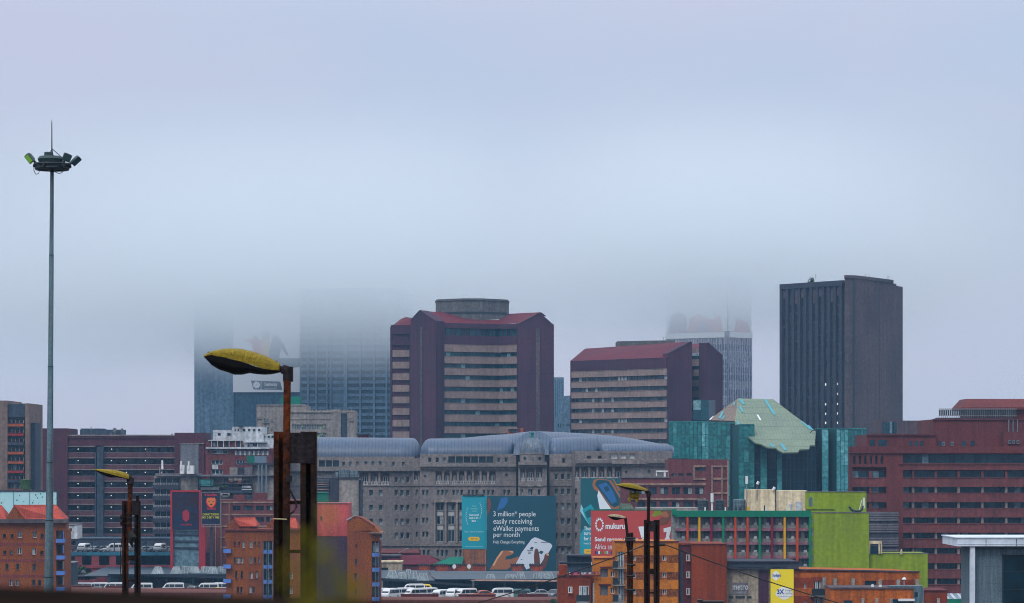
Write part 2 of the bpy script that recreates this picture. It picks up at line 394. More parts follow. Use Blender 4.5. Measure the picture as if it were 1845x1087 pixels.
mb.quad((-1399, 500, .008), (1399, 500, .008), (1399, 512, .008), (-1399, 512, .008)); tag(mb.build('road', 'asphalt'), kind='structure')
# ---------------------------------------------------------------- foreground: the bridge the photograph was taken from
mat('dark_concrete', (.012, .010, .010), (.02, .015, .012), scale=3, fine=20, rough=1, spec=0)
mb = MB(); mb.wbox(-30, 30, -4, 3.2, 25.7, 26.4); mb.wbox(-8, -6.5, -1, 1, 19.3, 25.7); mb.wbox(6.5, 8, -1, 1, 19.3, 25.7)
tag(mb.build('bridge_deck', 'dark_concrete'), kind='structure')
mb = MB()
a = Vector((-.445, 2.52)); b = Vector((-.015, 2.19)); d = (b-a).normalized(); nn = Vector((-d.y, d.x))
q0 = a - d*1.2; q1 = b + d*.3
zt = ZC - 240*2.77/F
pl = [q0, q1, q1+nn*.22, q0+nn*.22]
mb.prism([(p.x, p.y) for p in pl], 26.4, zt)
pl = [q0-nn*.03, q1-nn*.03, q1+nn*.25, q0+nn*.25]
mb.prism([(p.x, p.y) for p in pl], zt-.09, zt+.002)
tag(mb.build('parapet', 'dark_concrete'), 'dark weathered concrete parapet running blurred along the bottom edge of view', 'parapet')
# weed growing on the parapet close to the lens
mat('leaf_yellow', (.22, .17, .01), (.10, .11, .01), scale=30, fine=60, streak=0)
mat('stem_green', (.09, .09, .02), scale=10)
T = Thing('weed', 'blurred yellow-green weed growing up past the parapet near the lens', 'plant', (PX(585, 1.25), 1.25, zt-.05))
mb = MB(); lf = MB()
for k in range(4):
    x0 = 546 + k*24; pts = []
    for j in range(6):
        px = x0 + R.uniform(-8, 8)*j*.6 + (k-2)*j*3.0; py = 1120 - j*(22 + k % 3*7)
        pts.append(P3(px, py, 1.25 + .02*(k-2)))
    mb.tube(pts, [.0012]*5+[.0005], 5)
    for j in range(1, 6):
        for sgn in (-1, 1):
            if R.random() < .5: continue
            p = pts[j]; L_ = R.uniform(.005, .010); an = R.uniform(.1, 1.0); dx = Vector((sgn*math.cos(an), R.uniform(-.5, .5), math.sin(an))).normalized()
            sd = dx.cross(Vector((R.uniform(-.3, .3), 1, 0))).normalized()*L_*.26
            lf.ngon([p, p+dx*L_*.35+sd, p+dx*L_*.7+sd*.8, p+dx*L_, p+dx*L_*.7-sd*.8, p+dx*L_*.35-sd])
T.part('stem', mb, 'stem_green'); T.part('leaves', lf, 'leaf_yellow')
# ---------------------------------------------------------------- rusty lattice lamp posts
mat('rust', (.060, .017, .003), (.010, .006, .005), rough=.9, scale=2.6, fine=14, fa=.7, streak=.8, bump=.6)
mat('rust_dark', (.028, .012, .007), (.012, .008, .008), rough=.9, scale=3, fine=14, fa=.6, streak=.6, bump=.5)
mat('plate', (.022, .018, .022), (.012, .009, .012), rough=.85, scale=4, fine=25, fa=.5, streak=.5, bump=.5)
mat('lamp_top', (.31, .24, .065), (.18, .14, .04), rough=.8, scale=60, fine=110, fa=.75, streak=.1, bump=.4)
mat('lamp_pale', (.42, .38, .30), (.25, .21, .13), rough=.8, scale=9, fine=55, fa=.6, bump=.4)
flat('lamp_bowl', (.004, .004, .005), .6, .1); flat('cable_black', (.008, .008, .008), .6); flat('tie', (.45, .40, .22), .7)
def lamp_head(T, Y, tip, root, top_off, bot, depth=.32, topmat='lamp_top', rim=None):
    """cobra head lamp seen from the side: tip and root are photo pixels of the rim line; top_off heights and bot depths in pixels"""
    s = Y/F; n = len(top_off)
    def ring(i, half):
        u = i/(n-1); x = tip[0] + (root[0]-tip[0])*u; y = tip[1] + (root[1]-tip[1])*u; hw = depth*.5*(math.sin(math.pi*min(1, .08+u*.80))**.6)
        if rim: y = rim[i]
        pts = []
        H = (top_off[i] if half == 't' else -bot[i])
        for k in range(13):
            t = math.pi*k/12; pts.append(P3(x, y, Y) + Vector((0, -hw*math.cos(t), H*s*(math.sin(t)**.55))))
        return pts
    mb = MB(); mb.loft([ring(i, 't') for i in range(n)], closed=True)
    T.part('lamp_cover', mb, topmat, smooth=False)
    mb = MB(); mb.loft([[p+Vector((0, 0, -.003)) for p in ring(i, 'b')] for i in range(n)], closed=True)
    T.part('lamp_bowl', mb, 'lamp_bowl')
def lattice(T, Y, xl, wl, xr, wr, ytop, zbot, plate, bars, lean=0, rib=True):
    """two steel channels with a plate near the top and cross bars; all in photo pixels at distance Y"""
    s = Y/F
    f = Face((CX-10, Y), (CX+10, Y))
    for (x, wd, m) in ((xl, wl, 'rust'), (xr, wr, 'rust_dark')):
        mb = MB(); u0, u1 = f.u(x), f.u(x+wd); zt = PZ(ytop, Y); W = u1-u0; t = W*.16
        dz = zt-zbot
        mb.box(f, u0, u1, zbot, zt, -W*.9, -W*.9+t); mb.box(f, u0, u0+t, zbot, zt, -W*.9+t, 0); mb.box(f, u1-t, u1, zbot, zt, -W*.9+t, 0)
        mb.box(f, u0+t, u0+t*2.2, zbot, zt, -t, 0); mb.box(f, u1-t*2.2, u1-t, zbot, zt, -t, 0)
        T.part('channel', mb, m)
    mb = MB(); mb.bx(f, plate[0], plate[1], plate[2], plate[3], -.02, .012); T.part('plate', mb, 'plate')
    for b in bars:
        mb = MB(); mb.bx(f, xl+wl*.8, xr+wr*.2, b[0], b[1], -.06, -.015); T.part('cross_bar', mb, 'rust_dark')
    return f
GR = 'rusty lattice street lamps beside the bridge'
T = Thing('street_lamp', 'largest rusty lattice lamp post with big mottled yellow cobra head', 'street lamp', (PX(533, 31), 31, 19.6), GR)
f = lattice(T, 31, 493, 26, 541, 29, 778, 19.5, (517, 567, 780, 835), [(903, 909), (991, 997), (1078, 1084), (1166, 1172), (1300, 1306), (1450, 1456), (1600, 1606), (1800, 1806), (2000, 2006)])
lamp_head(T, 31, (368, 643), (504, 671), [3, 7, 13, 17, 21, 23, 24, 25, 24, 20, 13], [0, 18, 23, 25, 26, 23, 16, 13, 10, 7, 3], .34, rim=[643, 640, 643, 645, 649, 652, 656, 661, 665, 667, 668])
mb = MB(); mb.tube([P3(501, 664, 31), P3(512, 667, 31)], .035, 10); mb.tube([P3(508, 665, 31), P3(518, 668, 31)], .052, 10)
mb.tube([P3(519, 661, 31), P3(519, 688, 31)], .055, 12); T.part('bracket', mb, 'plate')
mb = MB(); mb.tube([P3(518, 686, 31)+Vector((0, -.03, 0)), P3(517, 778, 31)+Vector((0, -.03, 0)), P3(516, 1110, 31)+Vector((0, -.03, 0))], .039, 12); T.part('pole', mb, 'rust')
mb = MB(); mb.tube([P3(x, y, 30.96) for x, y in ((519, 840), (520, 866), (521, 880), (527, 892), (533, 903), (534, 914), (529, 922), (520, 929), (517, 935))], .011, 7)
mb.tube([P3(520, 857, 30.95), P3(520, 868, 30.95)], .035, 8); T.part('cable', mb, 'cable_black')
mb = MB(); mb.tube([P3(493, 935, 30.9), P3(517, 936, 30.9)], .006, 6); T.part('strap', mb, 'tie')
mb = MB(); mb.tube([P3(375, 634, 31), P3(377, 641, 31), P3(374, 646, 31)], .008, 6); mb.tube([P3(497, 651, 31), P3(500, 655, 31)], .012, 6); T.part('latch', mb, 'rust_dark')
T = Thing('street_lamp', 'rusty lattice lamp post rising at left in front of the brown gallery block', 'street lamp', (PX(237, 65), 65, 18.9), GR)
f = lattice(T, 65, 220, 10.5, 242, 10.5, 903, 18.8, (229, 250, 903, 928), [(957, 961), (1001, 1010), (1045, 1048), (1120, 1128), (1250, 1260)])
lamp_head(T, 65, (170, 846), (233, 863), [1, 2.5, 4, 5.5, 7, 8, 9, 9.5, 9.5, 9, 7], [0, 3, 5, 6, 6.5, 6, 4, 3, 2, 1.5, .5], .42)
mb = MB(); mb.tube([P3(231, 861, 65), P3(236, 863, 65)], .07, 10); mb.tube([P3(235, 861, 65), P3(235, 872, 65)], .085, 10); T.part('bracket', mb, 'plate')
mb = MB(); mb.tube([P3(235, 870, 65), P3(234, 903, 65), P3(233, 960, 65)], .055, 10); mb.tube([P3(248, 893, 65), P3(248, 904, 65)], .04, 8); T.part('pole', mb, 'rust')
mb = MB()
for y in (932, 943): mb.tube([P3(218, y, 64.9), P3(237, y+.5, 64.9)], .015, 6); mb.tube([P3(217, y, 64.9), P3(220, y, 64.9)], .05, 8)
T.part('bolt', mb, 'rust_dark')
mb = MB(); mb.tube([P3(235, 957, 64.9), P3(239, 968, 64.9), P3(236, 978, 64.9), P3(239, 985, 64.9)], [.05, .09, .05, .02], 8)
mb.tube([P3(x, y, 64.85) for x, y in ((220, 970), (218, 985), (217, 1005), (217, 1025), (219, 1045))], .012, 6); T.part('cable', mb, 'cable_black')
T = Thing('street_lamp', 'dark twin-channel lamp post in front of the orange flats, bowl hanging open', 'street lamp', (PX(1174, 75), 75, 18.6), GR)
f = lattice(T, 75, 1160.5, 10.5, 1178, 10.5, 937, 18.5, (1169, 1181, 939, 958), [(984, 987), (1025, 1035), (1067, 1070), (1150, 1160), (1250, 1260)])
lamp_head(T, 75, (1110, 874), (1166, 885), [1, 3, 5.5, 7, 8, 8.5, 8.5, 7.5, 6, 5, 3.5], [0, 1.5, 3, 4, 4.5, 4.5, 4, 3, 2, 1.5, .5], .5)
mb = MB(); mb.tube([P3(1164, 885, 75), P3(1170, 888, 75)], .05, 8); mb.tube([P3(1169, 885, 75), P3(1169, 896, 75)], .06, 8); T.part('bracket', mb, 'plate')
mb = MB(); mb.tube([P3(1169, 893, 75), P3(1168, 940, 75)], .042, 8); T.part('pole', mb, 'rust_dark')
mb = MB(); mb.tube([P3(1145, 885, 75), P3(1143, 894, 75), P3(1140, 900, 75)], [.05, .11, .03], 8); mb.tube([P3(1137, 886, 75), P3(1135, 897, 75), P3(1134, 904, 75)], .035, 7)
mb.tube([P3(1148, 887, 75), P3(1149, 896, 75), P3(1147, 905, 75)], .04, 7); T.part('hanging_cover', mb, 'lamp_top')
mb = MB(); mb.tube([P3(1188, 981.5, 74.9), P3(1198, 981.5, 74.9)], .04, 8); T.part('insulator', mb, 'cable_black')
T = Thing('street_lamp', 'thin lamp post with pale head and bracket stubs in front of the mauve-red billboard', 'street lamp', (PX(1136, 110), 110, 17), GR)
f = Face((CX-10, 110), (CX+10, 110))
mb = MB(); mb.box(f, f.u(1130), f.u(1135.5), 16.9, PZ(961, 110), -.16, 0); mb.box(f, f.u(1135.9), f.u(1141), 16.9, PZ(960, 110), -.16, 0.02); T.part('channel', mb, 'rust')
lamp_head(T, 110, (1095, 930), (1127, 934), [1.5, 3, 4, 4.5, 5, 5, 4.5, 3.5, 2.5], [0, 3, 5, 5.5, 5.5, 4, 2.5, 1, .3], .5, 'lamp_pale')
mb = MB(); mb.tube([P3(1127, 933, 110), P3(1130, 960, 110), P3(1131, 985, 110)], .055, 8); T.part('pole', mb, 'rust_dark')
mb = MB()
for y in (970, 974, 1018, 1038, 1063): mb.tube([P3(1126 if y < 980 else 1129, y, 109.8), P3(1145, y, 109.8)], .045, 6)
T.part('bracket', mb, 'cable_black')
# overhead wires
mb = MB(); pts = []
for i in range(13):
    u = i/12; px = 700 + (1134-700)*u; py = 1128 + (994-1128)*u + 9*math.sin(math.pi*u); pts.append(P3(px, py, 100 + 10*u))
for px, py, Y in ((1150, 987, 95), (1163, 982, 76)): pts.append(P3(px, py, Y))
mb.tube(pts, .022, 5); tag(mb.build('overhead_wire', 'cable_black'), 'thin black wire rising from the minibus park to the lamp posts', 'wire')
mb = MB(); pts = []
for i in range(15):
    u = i/14; px = 1198 + (1600-1198)*u; py = 981.5 + (1112-981.5)*u + 6*math.sin(math.pi*u); pts.append(P3(px, py, 75+10*u))
mb.tube(pts, .016, 5); tag(mb.build('overhead_wire', 'cable_black'), 'thin black wire sagging right past the red wall and yellow advert', 'wire')
T = Thing('broken_post', 'black ragged top of a broken post in front of the red flats wall', 'post', (PX(1284, 70), 70, 18.7))
f = Face((CX-10, 70), (CX+10, 70)); mb = MB(); u0, u1 = f.u(1266), f.u(1298); mb.box(f, u0, u1, 18.6, PZ(1085, 70), -.3, 0)
T.part('shaft', mb, 'rust_dark'); mb = MB(); mb.bx(f, 1261, 1305, 1083.5, 1092, -.35, .06); mb.bx(f, 1257, 1266, 1081, 1085, -.3, .05); T.part('cap', mb, 'cable_black')
# ---------------------------------------------------------------- floodlight mast
mat('galv', (.075, .125, .155), (.10, .14, .165), rough=.55, scale=1.2, fine=12, fa=.3, streak=.5, spec=.5)
flat('mast_dark', (.012, .022, .028), .5); flat('flood_green', (.22, .5, .05), .3); flat('flood_grey', (.022, .05, .055), .45)
Ym = 130
T = Thing('floodlight_mast', 'tall grey-blue floodlight mast rising high above the left brick flats', 'light mast', (PX(88, Ym), Ym, 16))
def mx(py): return 93.8 + (88.2-93.8)*(py-300)/(1062-300)
mb = MB(); secs = [(1500, 11.2), (1038, 8.8), (1040, 8.3), (936, 7.4), (938, 6.9), (833, 6.2), (835, 5.8), (660, 4.9), (662, 4.6), (500, 4.2), (305, 3.3)]
prev = None
lv = [(1600, 11), (1040, 8.6), (938, 7.3), (834, 6.2), (661, 5.0), (460, 4.3), (308, 3.3)]
s = Ym/F
for (ya, ra), (yb, rb) in zip(lv, lv[1:]):
    mb2 = MB(); ra2 = ra-.35
    mb2.tube([P3(mx(ya), ya, Ym), P3(mx(yb), yb, Ym)], [ra2*s, rb*s], 16); 
    T.part('mast_section', mb2, 'galv', smooth=False)
for y, r_ in lv[1:-1]:
    mb.tube([P3(mx(y), y-.7, Ym), P3(mx(y), y+.9, Ym)], (r_+.35)*s, 16)
T.part('collar', mb, 'mast_dark')
mb = MB(); c0 = P3(94, 300, Ym)
mb.lathe(c0, [(0, -.2), (.4, -.16), (.5, -.05), (.5, .02), (.2, .1), (0, .1)], 20)
for k in range(6):
    a_ = k*math.pi/3+.2; mb.tube([c0+Vector((math.cos(a_)*.3, math.sin(a_)*.3, .0)), c0+Vector((math.cos(a_)*.85, math.sin(a_)*.85, .0))], .07, 8)
for k in range(24):
    a_ = k*math.pi/12; a2 = (k+1)*math.pi/12; mb.tube([c0+Vector((math.cos(a_)*.78, math.sin(a_)*.78, .08)), c0+Vector((math.cos(a2)*.78, math.sin(a2)*.78, .08))], .06, 6)
for k in range(24):
    a_ = k*math.pi/12; a2 = (k+1)*math.pi/12; mb.tube([c0+Vector((math.cos(a_)*.7, math.sin(a_)*.7, -.1)), c0+Vector((math.cos(a2)*.7, math.sin(a2)*.7, -.1))], .08, 6)
mb.tube([c0+Vector((0, 0, -.25)), c0+Vector((0, 0, .5))], .09, 8); T.part('head_frame', mb, 'mast_dark')
mb = MB(); mb.lathe(P3(91, 287, Ym)+Vector((0, 0, 0)), [(0, -.16), (.52, -.14), (.58, 0), (.5, .12), (0, .14)], 20); T.part('rain_cover', mb, 'flood_grey')
mb = MB(); mb.tube([P3(93.8, 300, Ym), P3(93.5, 268, Ym), P3(93.4, 222, Ym), P3(93.3, 217, Ym)], [.03, .03, .022, .012], 6)
for dx in (-6, 16): mb.tube([P3(93.5, 268, Ym), P3(93.5+dx, 282, Ym)], .018, 5)
mb.tube([P3(93.5, 268, Ym), P3(96, 283, Ym+.4)], .018, 5); T.part('lightning_rod', mb, 'mast_dark')
def flood(cx, cy, w_, h_, ang, tilt, front, label=None):
    """one floodlight box: centre pixel, size px, roll in the picture plane, yaw"""
    c = P3(cx, cy, Ym); Rm = Matrix.Rotation(ang, 3, 'Y') @ Matrix.Rotation(tilt, 3, 'Z')
    W, H, D = w_*s/2, h_*s/2, .14
    def q(x, y, z): return c + Rm @ Vector((x, y, z))
    mb = MB(); rings = []
    for (k, yy) in ((.55, D), (.95, D*.1), (1, -D*.5), (1, -D)):
        rings.append([q(-W*k, yy, -H*k), q(W*k, yy, -H*k), q(W*k, yy, H*k*1.0), q(0, yy, H*k*1.08), q(-W*k, yy, H*k)])
    mb.loft(rings, 0)
    o = T.part('floodlight', mb, 'flood_grey', label=label)
    mb = MB(); mb.ngon([q(-W*.86, -D-.01, -H*.86), q(W*.86, -D-.01, -H*.86), q(W*.86, -D-.01, H*.86), q(-W*.86, -D-.01, H*.86)][::1], 0)
    T.part('lens', mb, front, parent=o)
    mb = MB(); mb.tube([q(0, D*.5, -H*.6), q(0, D*.5, -H*1.35), c0 + (c-c0)*.55 + Vector((0, 0, -.12))], .06, 6); T.part('bracket', mb, 'mast_dark', parent=o)
flood(55, 285, 11, 17, math.radians(-38), math.radians(-35), 'flood_green', 'floodlight with a green reflecting lens')
flood(87, 282.5, 13, 15, 0, 0, 'flood_grey'); flood(119.5, 284, 15, 14, math.radians(22), math.radians(28), 'flood_grey')
flood(136, 289, 10, 18, math.radians(48), math.radians(40), 'flood_grey')
flood(75, 291, 9, 9, math.radians(-15), math.radians(170), 'flood_grey'); flood(107, 290, 10, 9, math.radians(10), math.radians(190), 'flood_grey')
mb = MB()
mb.tube([P3(x, y, Ym-.2) for x, y in ((61, 303), (61.5, 309), (65, 314.5), (69, 313), (72, 307), (72.5, 302))], .018, 5)
mb.tube([P3(x, y, Ym-.2) for x, y in ((96, 307), (101, 311), (107, 313), (112, 311), (114.5, 307))], .018, 5)
mb.tube([P3(x, y, Ym-.2) for x, y in ((80, 305), (88, 309), (96, 309), (106, 307), (112, 306))], .018, 5); T.part('cable', mb, 'cable_black')
# ---------------------------------------------------------------- shared building materials
flat('mullion_dark', (.02, .03, .04), .5); flat('mullion_light', (.35, .38, .40), .5); flat('white_paint', (.62, .64, .66), .6); flat('steel_blue', (.10, .16, .22), .5, .4)
glass('glass_deep', (.004, .022, .040), (.012, .045, .070), (.11, .19, .24), .55, .9)
glass('glass_teal', (.003, .030, .045), (.010, .060, .080), (.14, .28, .30), .6, .93)
glass('glass_room', (.006, .018, .030), (.03, .055, .075), (.26, .29, .31), .55, .84)
glass('glass_pale', (.018, .040, .060), (.08, .14, .17), (.30, .38, .42), .4, .75)
glass('glass_black', (.006, .008, .013), (.012, .020, .03), (.05, .06, .075), .6, .92)
mat('brown_brick', (.085, .038, .048), (.060, .028, .040), fine=2.5)
mat('plum_brick', (.062, .028, .048), (.046, .023, .042), scale=.08, fine=2.5, fa=.25, streak=.15, seams=(0, 2.6, .05, .16), course=(2, 3.72, .04, .2))
mat('band_beige', (.255, .20, .185), (.20, .16, .155), scale=.3, fine=1.2, fa=.2, streak=.12)
mat('maroon_roof', (.105, .018, .028), (.08, .017, .028), scale=.2, fine=2)
mat('penthouse', (.115, .115, .115), (.085, .090, .095), scale=.3, fine=1.5, streak=.15)
mat('slate_dark', (.046, .048, .064), (.036, .040, .056), scale=.1, fine=1.5, streak=.1)
mat('slate_side', (.100, .080, .086), (.062, .054, .066), scale=.05, fine=1.2, streak=.14, seams=(0, 3.3, .04, .22), course=(2, 3.3, .04, .14))
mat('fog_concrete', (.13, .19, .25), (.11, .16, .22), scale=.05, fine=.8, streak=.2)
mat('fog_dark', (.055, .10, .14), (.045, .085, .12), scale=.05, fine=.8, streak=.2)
mat('roof_grey', (.12, .13, .14), (.08, .09, .10), scale=.3)
style('w', 2, ['white_paint', 'glass_room', 'band_beige'])
style('dark', 1, ['mullion_dark', 'glass_deep', 'mullion_dark'], .06, False)
style('teal', 2, ['mullion_light', 'glass_teal', 'band_beige'], .08)

# ---------------------------------------------------------------- octagonal brown tower with maroon roofs (middle)
def banded(T, f, x0, x1, spans, zb, wallmat, bandmat, glassmat='glass_deep', w=.7, cell=1.6, name_b='spandrel', name_g='window_band', zmul='mullion_dark'):
    """ribbon windows and projecting spandrels; spans: list of (ytop_spandrel, ybot_spandrel, ytop_window) pixels at x0"""
    for (ys0, ys1, yw) in spans:
        u0, u1 = f.u(x0), f.u(x1)
        if yw is not None:
            g = MB(); ribbon(g, f, u0, u1, f.z(ys0, x0), f.z(yw, x0), .04, cell); T.part(name_g, g, [glassmat, zmul])
        if ys1 is not None:
            b = MB(); b.box(f, u0, u1, f.z(ys1, x0), f.z(ys0, x0), .04, w); b.box(f, u0, u1, f.z(ys0, x0)-.001, f.z(ys0, x0)+.12, .04, w+.12)
            T.part(name_b, b, bandmat)
T = Thing('office_tower', 'plum-brown office tower with beige bands, twin maroon gables and octagonal penthouse', 'office tower', (PX(850, 935), 935, 0))
fm1 = Face((785, 931), (900, 941)); fm2 = Face((900, 941), (934, 935))
core = MB()
def pt(px, Y): return (PX(px, Y), Y)
ztop = PZ(584, 932)
core.prism([pt(785, 931), pt(900, 941), pt(934, 935), pt(998, 935), pt(990, 985), pt(712, 985), pt(704, 938.5), pt(740, 938)], 0, ztop)
# main field frame above the bands
for f, a, b in ((fm1, 785, 900), (fm2, 900, 934)):
    core.box(f, f.u(a), f.u(b), PZ(621-.3, 931), PZ(604, 931), .02, .75); core.box(f, f.u(a), f.u(b), PZ(591, 931), ztop+.3, .02, .75)
sp = [(621+21.05*i, 633.5+21.05*i, 613.5+21.05*i) for i in range(8)]
for f, a, b in ((fm1, 785, 900), (fm2, 900, 934)):
    zref = 931
    for (s0, s1, yw) in sp + [(621+21.05*i, 633.5+21.05*i, 613.5+21.05*i) for i in range(8, 14)]:
        g = MB(); ribbon(g, f, f.u(a), f.u(b), PZ(s0, zref), PZ(yw, zref), .04, 1.7); T.part('window_band', g, ['glass_teal', 'mullion_dark'])
        b_ = MB(); b_.box(f, f.u(a), f.u(b), PZ(s1, zref), PZ(s0, zref), .04, .75); b_.box(f, f.u(a), f.u(b), PZ(s0, zref), PZ(s0, zref)+.1, .04, .85); T.part('spandrel', b_, 'band_beige')
    g = MB(); ribbon(g, f, f.u(a), f.u(b), PZ(604, zref), PZ(591, zref), .04, 1.7, .3); T.part('window_band', g, ['glass_teal', 'plum_brick'])
# gable end walls (front left and front right), each with a recessed groove at its ridge
def gable(mb, x0, xp, x1, y0, yp, y1, Ya, Yb, depth, mi=0):
    f = Face((x0, Ya), (x1, Yb)); A = f.p(f.u(x0), 0); B = f.p(f.u(x1), 0); P = f.p(f.u(xp), 0)
    pts = []
    za, zp, zb = PZ(y0, Ya), f.z(yp, xp), f.z(y1, x1)
    n = f.N
    fr = [(A.x, A.y, 0), (B.x, B.y, 0), (B.x, B.y, zb), (P.x, P.y, zp), (A.x, A.y, za)]
    bk = [(x-n.x*depth, y-n.y*depth, z) for x, y, z in fr]
    mb.ngon(fr, mi); mb.ngon(bk[::-1], mi)
    for i in range(5):
        j = (i+1) % 5; mb.quad(fr[j], fr[i], bk[i], bk[j], mi)
    return f
fl = gable(core, 740, 757, 785, 577, 559, 578, 930, 926, 6)
fr_ = gable(core, 934, 972, 998, 584, 564, 586.5, 929, 930, 6)
core.box(fl, fl.u(754), fl.u(757.3), 0, fl.z(564, 757), .01, .06)
T.part('wall', core, 'plum_brick')
mb = MB(); mb.box(fr_, fr_.u(965.5), fr_.u(972.5), 0, fr_.z(592, 965), .01, .25); T.part('service_strip', mb, 'slate_side'); mb = MB(); mb.box(fl, fl.u(758), fl.u(761), 0, fl.z(589, 757), .01, .2); T.part('service_strip', mb, 'slate_side')
mb = MB(); mb.box(fl, fl.u(755.3), fl.u(757.5), 0, fl.z(563, 757), .07, .12); T.part('groove', mb, 'mullion_dark')
# white edge flashings
mb = MB()
def bar(mb, a, b, r=.12): mb.tube([a, b], r, 6)
for f, pts in ((fl, ((740, 577), (757, 559), (785, 578))), (fr_, ((934, 584), (972, 564), (998, 586.5)))):
    q = [f.p(f.u(x), f.z(y, x), .1) for x, y in pts]; bar(mb, q[0], q[1]); bar(mb, q[1], q[2])
T.part('flashing', mb, 'slate_side')
# roofs
mb = MB(); zr = PZ(564, 936)
e1 = Vector((*pt(766, 931), PZ(566, 931))); 
A_ = fm1.p(fm1.u(785), ztop+.3, .8); B_ = fm1.p(fm1.u(900), ztop+.3, .8); C_ = fm2.p(fm2.u(934), ztop+.3, .8)
Lr = Vector((PX(757, 944), 944, PZ(561, 944))); Rr = Vector((PX(975, 946), 946, PZ(563, 946))); Mr = Vector((PX(895, 956), 956, PZ(567, 956)))
GL = fl.p(fl.u(757), fl.z(559, 757), -.1); GL2 = fl.p(fl.u(785), fl.z(578, 785), -.1); GR_ = fr_.p(fr_.u(972), fr_.z(564, 972), -.1); GR2 = fr_.p(fr_.u(934), fr_.z(584, 934), -.1)
for q in ([GL2, A_, Lr, GL], [A_, B_, Mr, Lr], [B_, C_, Rr, Mr], [C_, GR2, GR_, Rr]): mb.ngon([p + Vector((0, 0, .05)) for p in q])
# left wing roof
fw = Face((704, 939), (740, 938)); 
W0 = fw.p(fw.u(704), fw.z(590, 704), .4); W1 = fw.p(fw.u(740), fw.z(588, 740), .4); WP = Vector((PX(731, 948), 948, PZ(571.5, 948))); WQ = Vector((PX(744, 944), 944, PZ(573, 944)))
mb.ngon([W0, W1, WQ, WP]); mb.ngon([WP, WQ, Vector((PX(745, 975), 975, PZ(575, 975))), Vector((PX(731, 975), 975, PZ(575, 975)))])
back = Vector((PX(731, 985), 985, PZ(590, 985))); mb.ngon([W0, WP, Vector((PX(722, 975), 975, PZ(575, 975))), Vector((PX(709, 975), 975, PZ(588, 975)))])
mb.ngon([Lr, Mr, Vector((PX(880, 985), 985, PZ(570, 985))), Vector((PX(757, 985), 985, PZ(570, 985)))]); mb.ngon([Mr, Rr, Vector((PX(985, 985), 985, PZ(570, 985))), Vector((PX(880, 985), 985, PZ(570, 985)))])
rf = T.part('roof', mb, 'maroon_roof')
mb = MB(); 
def onroof(x, y, A, B, D, up=.12):
    n = (B-A).cross(D-A).normalized(); k = Vector(((x-CX)/F, 1, (HY-y)/F)); o = Vector((0, 0, ZC)); t_ = (A-o).dot(n)/k.dot(n); return o + k*(t_*.9995)
mb.ngon([onroof(x, y, A_, B_, Mr) for x, y in ((876, 576.5), (904, 577), (898, 570), (870, 567))]); T.part('skylight', mb, 'mullion_light', parent=rf)
# left wing with bands
mb = MB(); mb.mass(fw, 704, 740, 0, fw.z(590, 704), 8, .03)
mb.box(fw, fw.u(704), fw.u(708), 0, fw.z(590, 704), .04, .9); mb.box(fw, fw.u(738.5), fw.u(743), 0, fw.z(590, 704), .04, .9)
mb.box(fw, fw.u(708), fw.u(738.5), fw.z(602, 704), fw.z(590, 704), .04, .85); mb.box(fw, fw.u(708), fw.u(738.5), fw.z(622.5, 704), fw.z(613, 704), .04, .85)
T.part('wing', mb, 'plum_brick')
for i in range(14):
    y = 631.5 + 20.9*i
    g = MB(); ribbon(g, fw, fw.u(708), fw.u(738.5), fw.z(y, 704), fw.z(y-9, 704), .06, 1.3); T.part('window_band', g, ['glass_teal', 'mullion_dark'])
    b_ = MB(); b_.box(fw, fw.u(708), fw.u(738.5), fw.z(y+12, 704), fw.z(y, 704), .06, .8); T.part('spandrel', b_, 'band_beige')
g = MB(); ribbon(g, fw, fw.u(708), fw.u(738.5), fw.z(613, 704), fw.z(602, 704), .06, 1.3); T.part('window_band', g, ['glass_teal', 'mullion_dark'])
# octagonal penthouse
mb = MB(); Yp = 950
oc = [pt(785, 958), pt(788, 949), pt(835, 943), pt(868, 943), pt(913, 950), pt(917, 960), pt(905, 975), pt(800, 975)]
mb.prism(oc, ztop, [PZ(543.5, 950)+a for a in (0, .0, .0, .0, 0, 0, 0, 0)])
cx_, cy_ = sum(p[0] for p in oc)/8, sum(p[1] for p in oc)/8
oc2 = [(cx_+(x-cx_)*1.015, cy_+(y-cy_)*1.03) for x, y in oc]; mb.prism(oc2, PZ(543.5, 950), PZ(540, 950))
T.part('penthouse', mb, 'penthouse')
mb = MB(); oc3 = [(cx_+(x-cx_)*1.004, cy_+(y-cy_)*1.01) for x, y in oc]; mb.prism(oc3, PZ(567, 950), PZ(563.5, 950)); T.part('louvre', mb, 'mullion_dark')
T.finish()

# ---------------------------------------------------------------- second brown tower with a long maroon roof
T = Thing('office_tower', 'lower plum-brown office block with one long maroon roof and grey-beige bands', 'office tower', (PX(1150, 900), 900, 0))
f = Face((1030, 925), (1203, 893)); fs = Face((1203, 893), (1247, 897)); fs2 = Face((1247, 910), (1274, 905)); fs3 = Face((1274, 900), (1302, 907))
mb = MB(); zt = f.z(651, 1030)
mb.prism([pt(1030, 925.3), pt(1203, 893.3), pt(1245, 899), pt(1247, 911), pt(1273, 906), pt(1300, 909), pt(1296, 955), pt(1045, 965)], 0, zt-1.5)
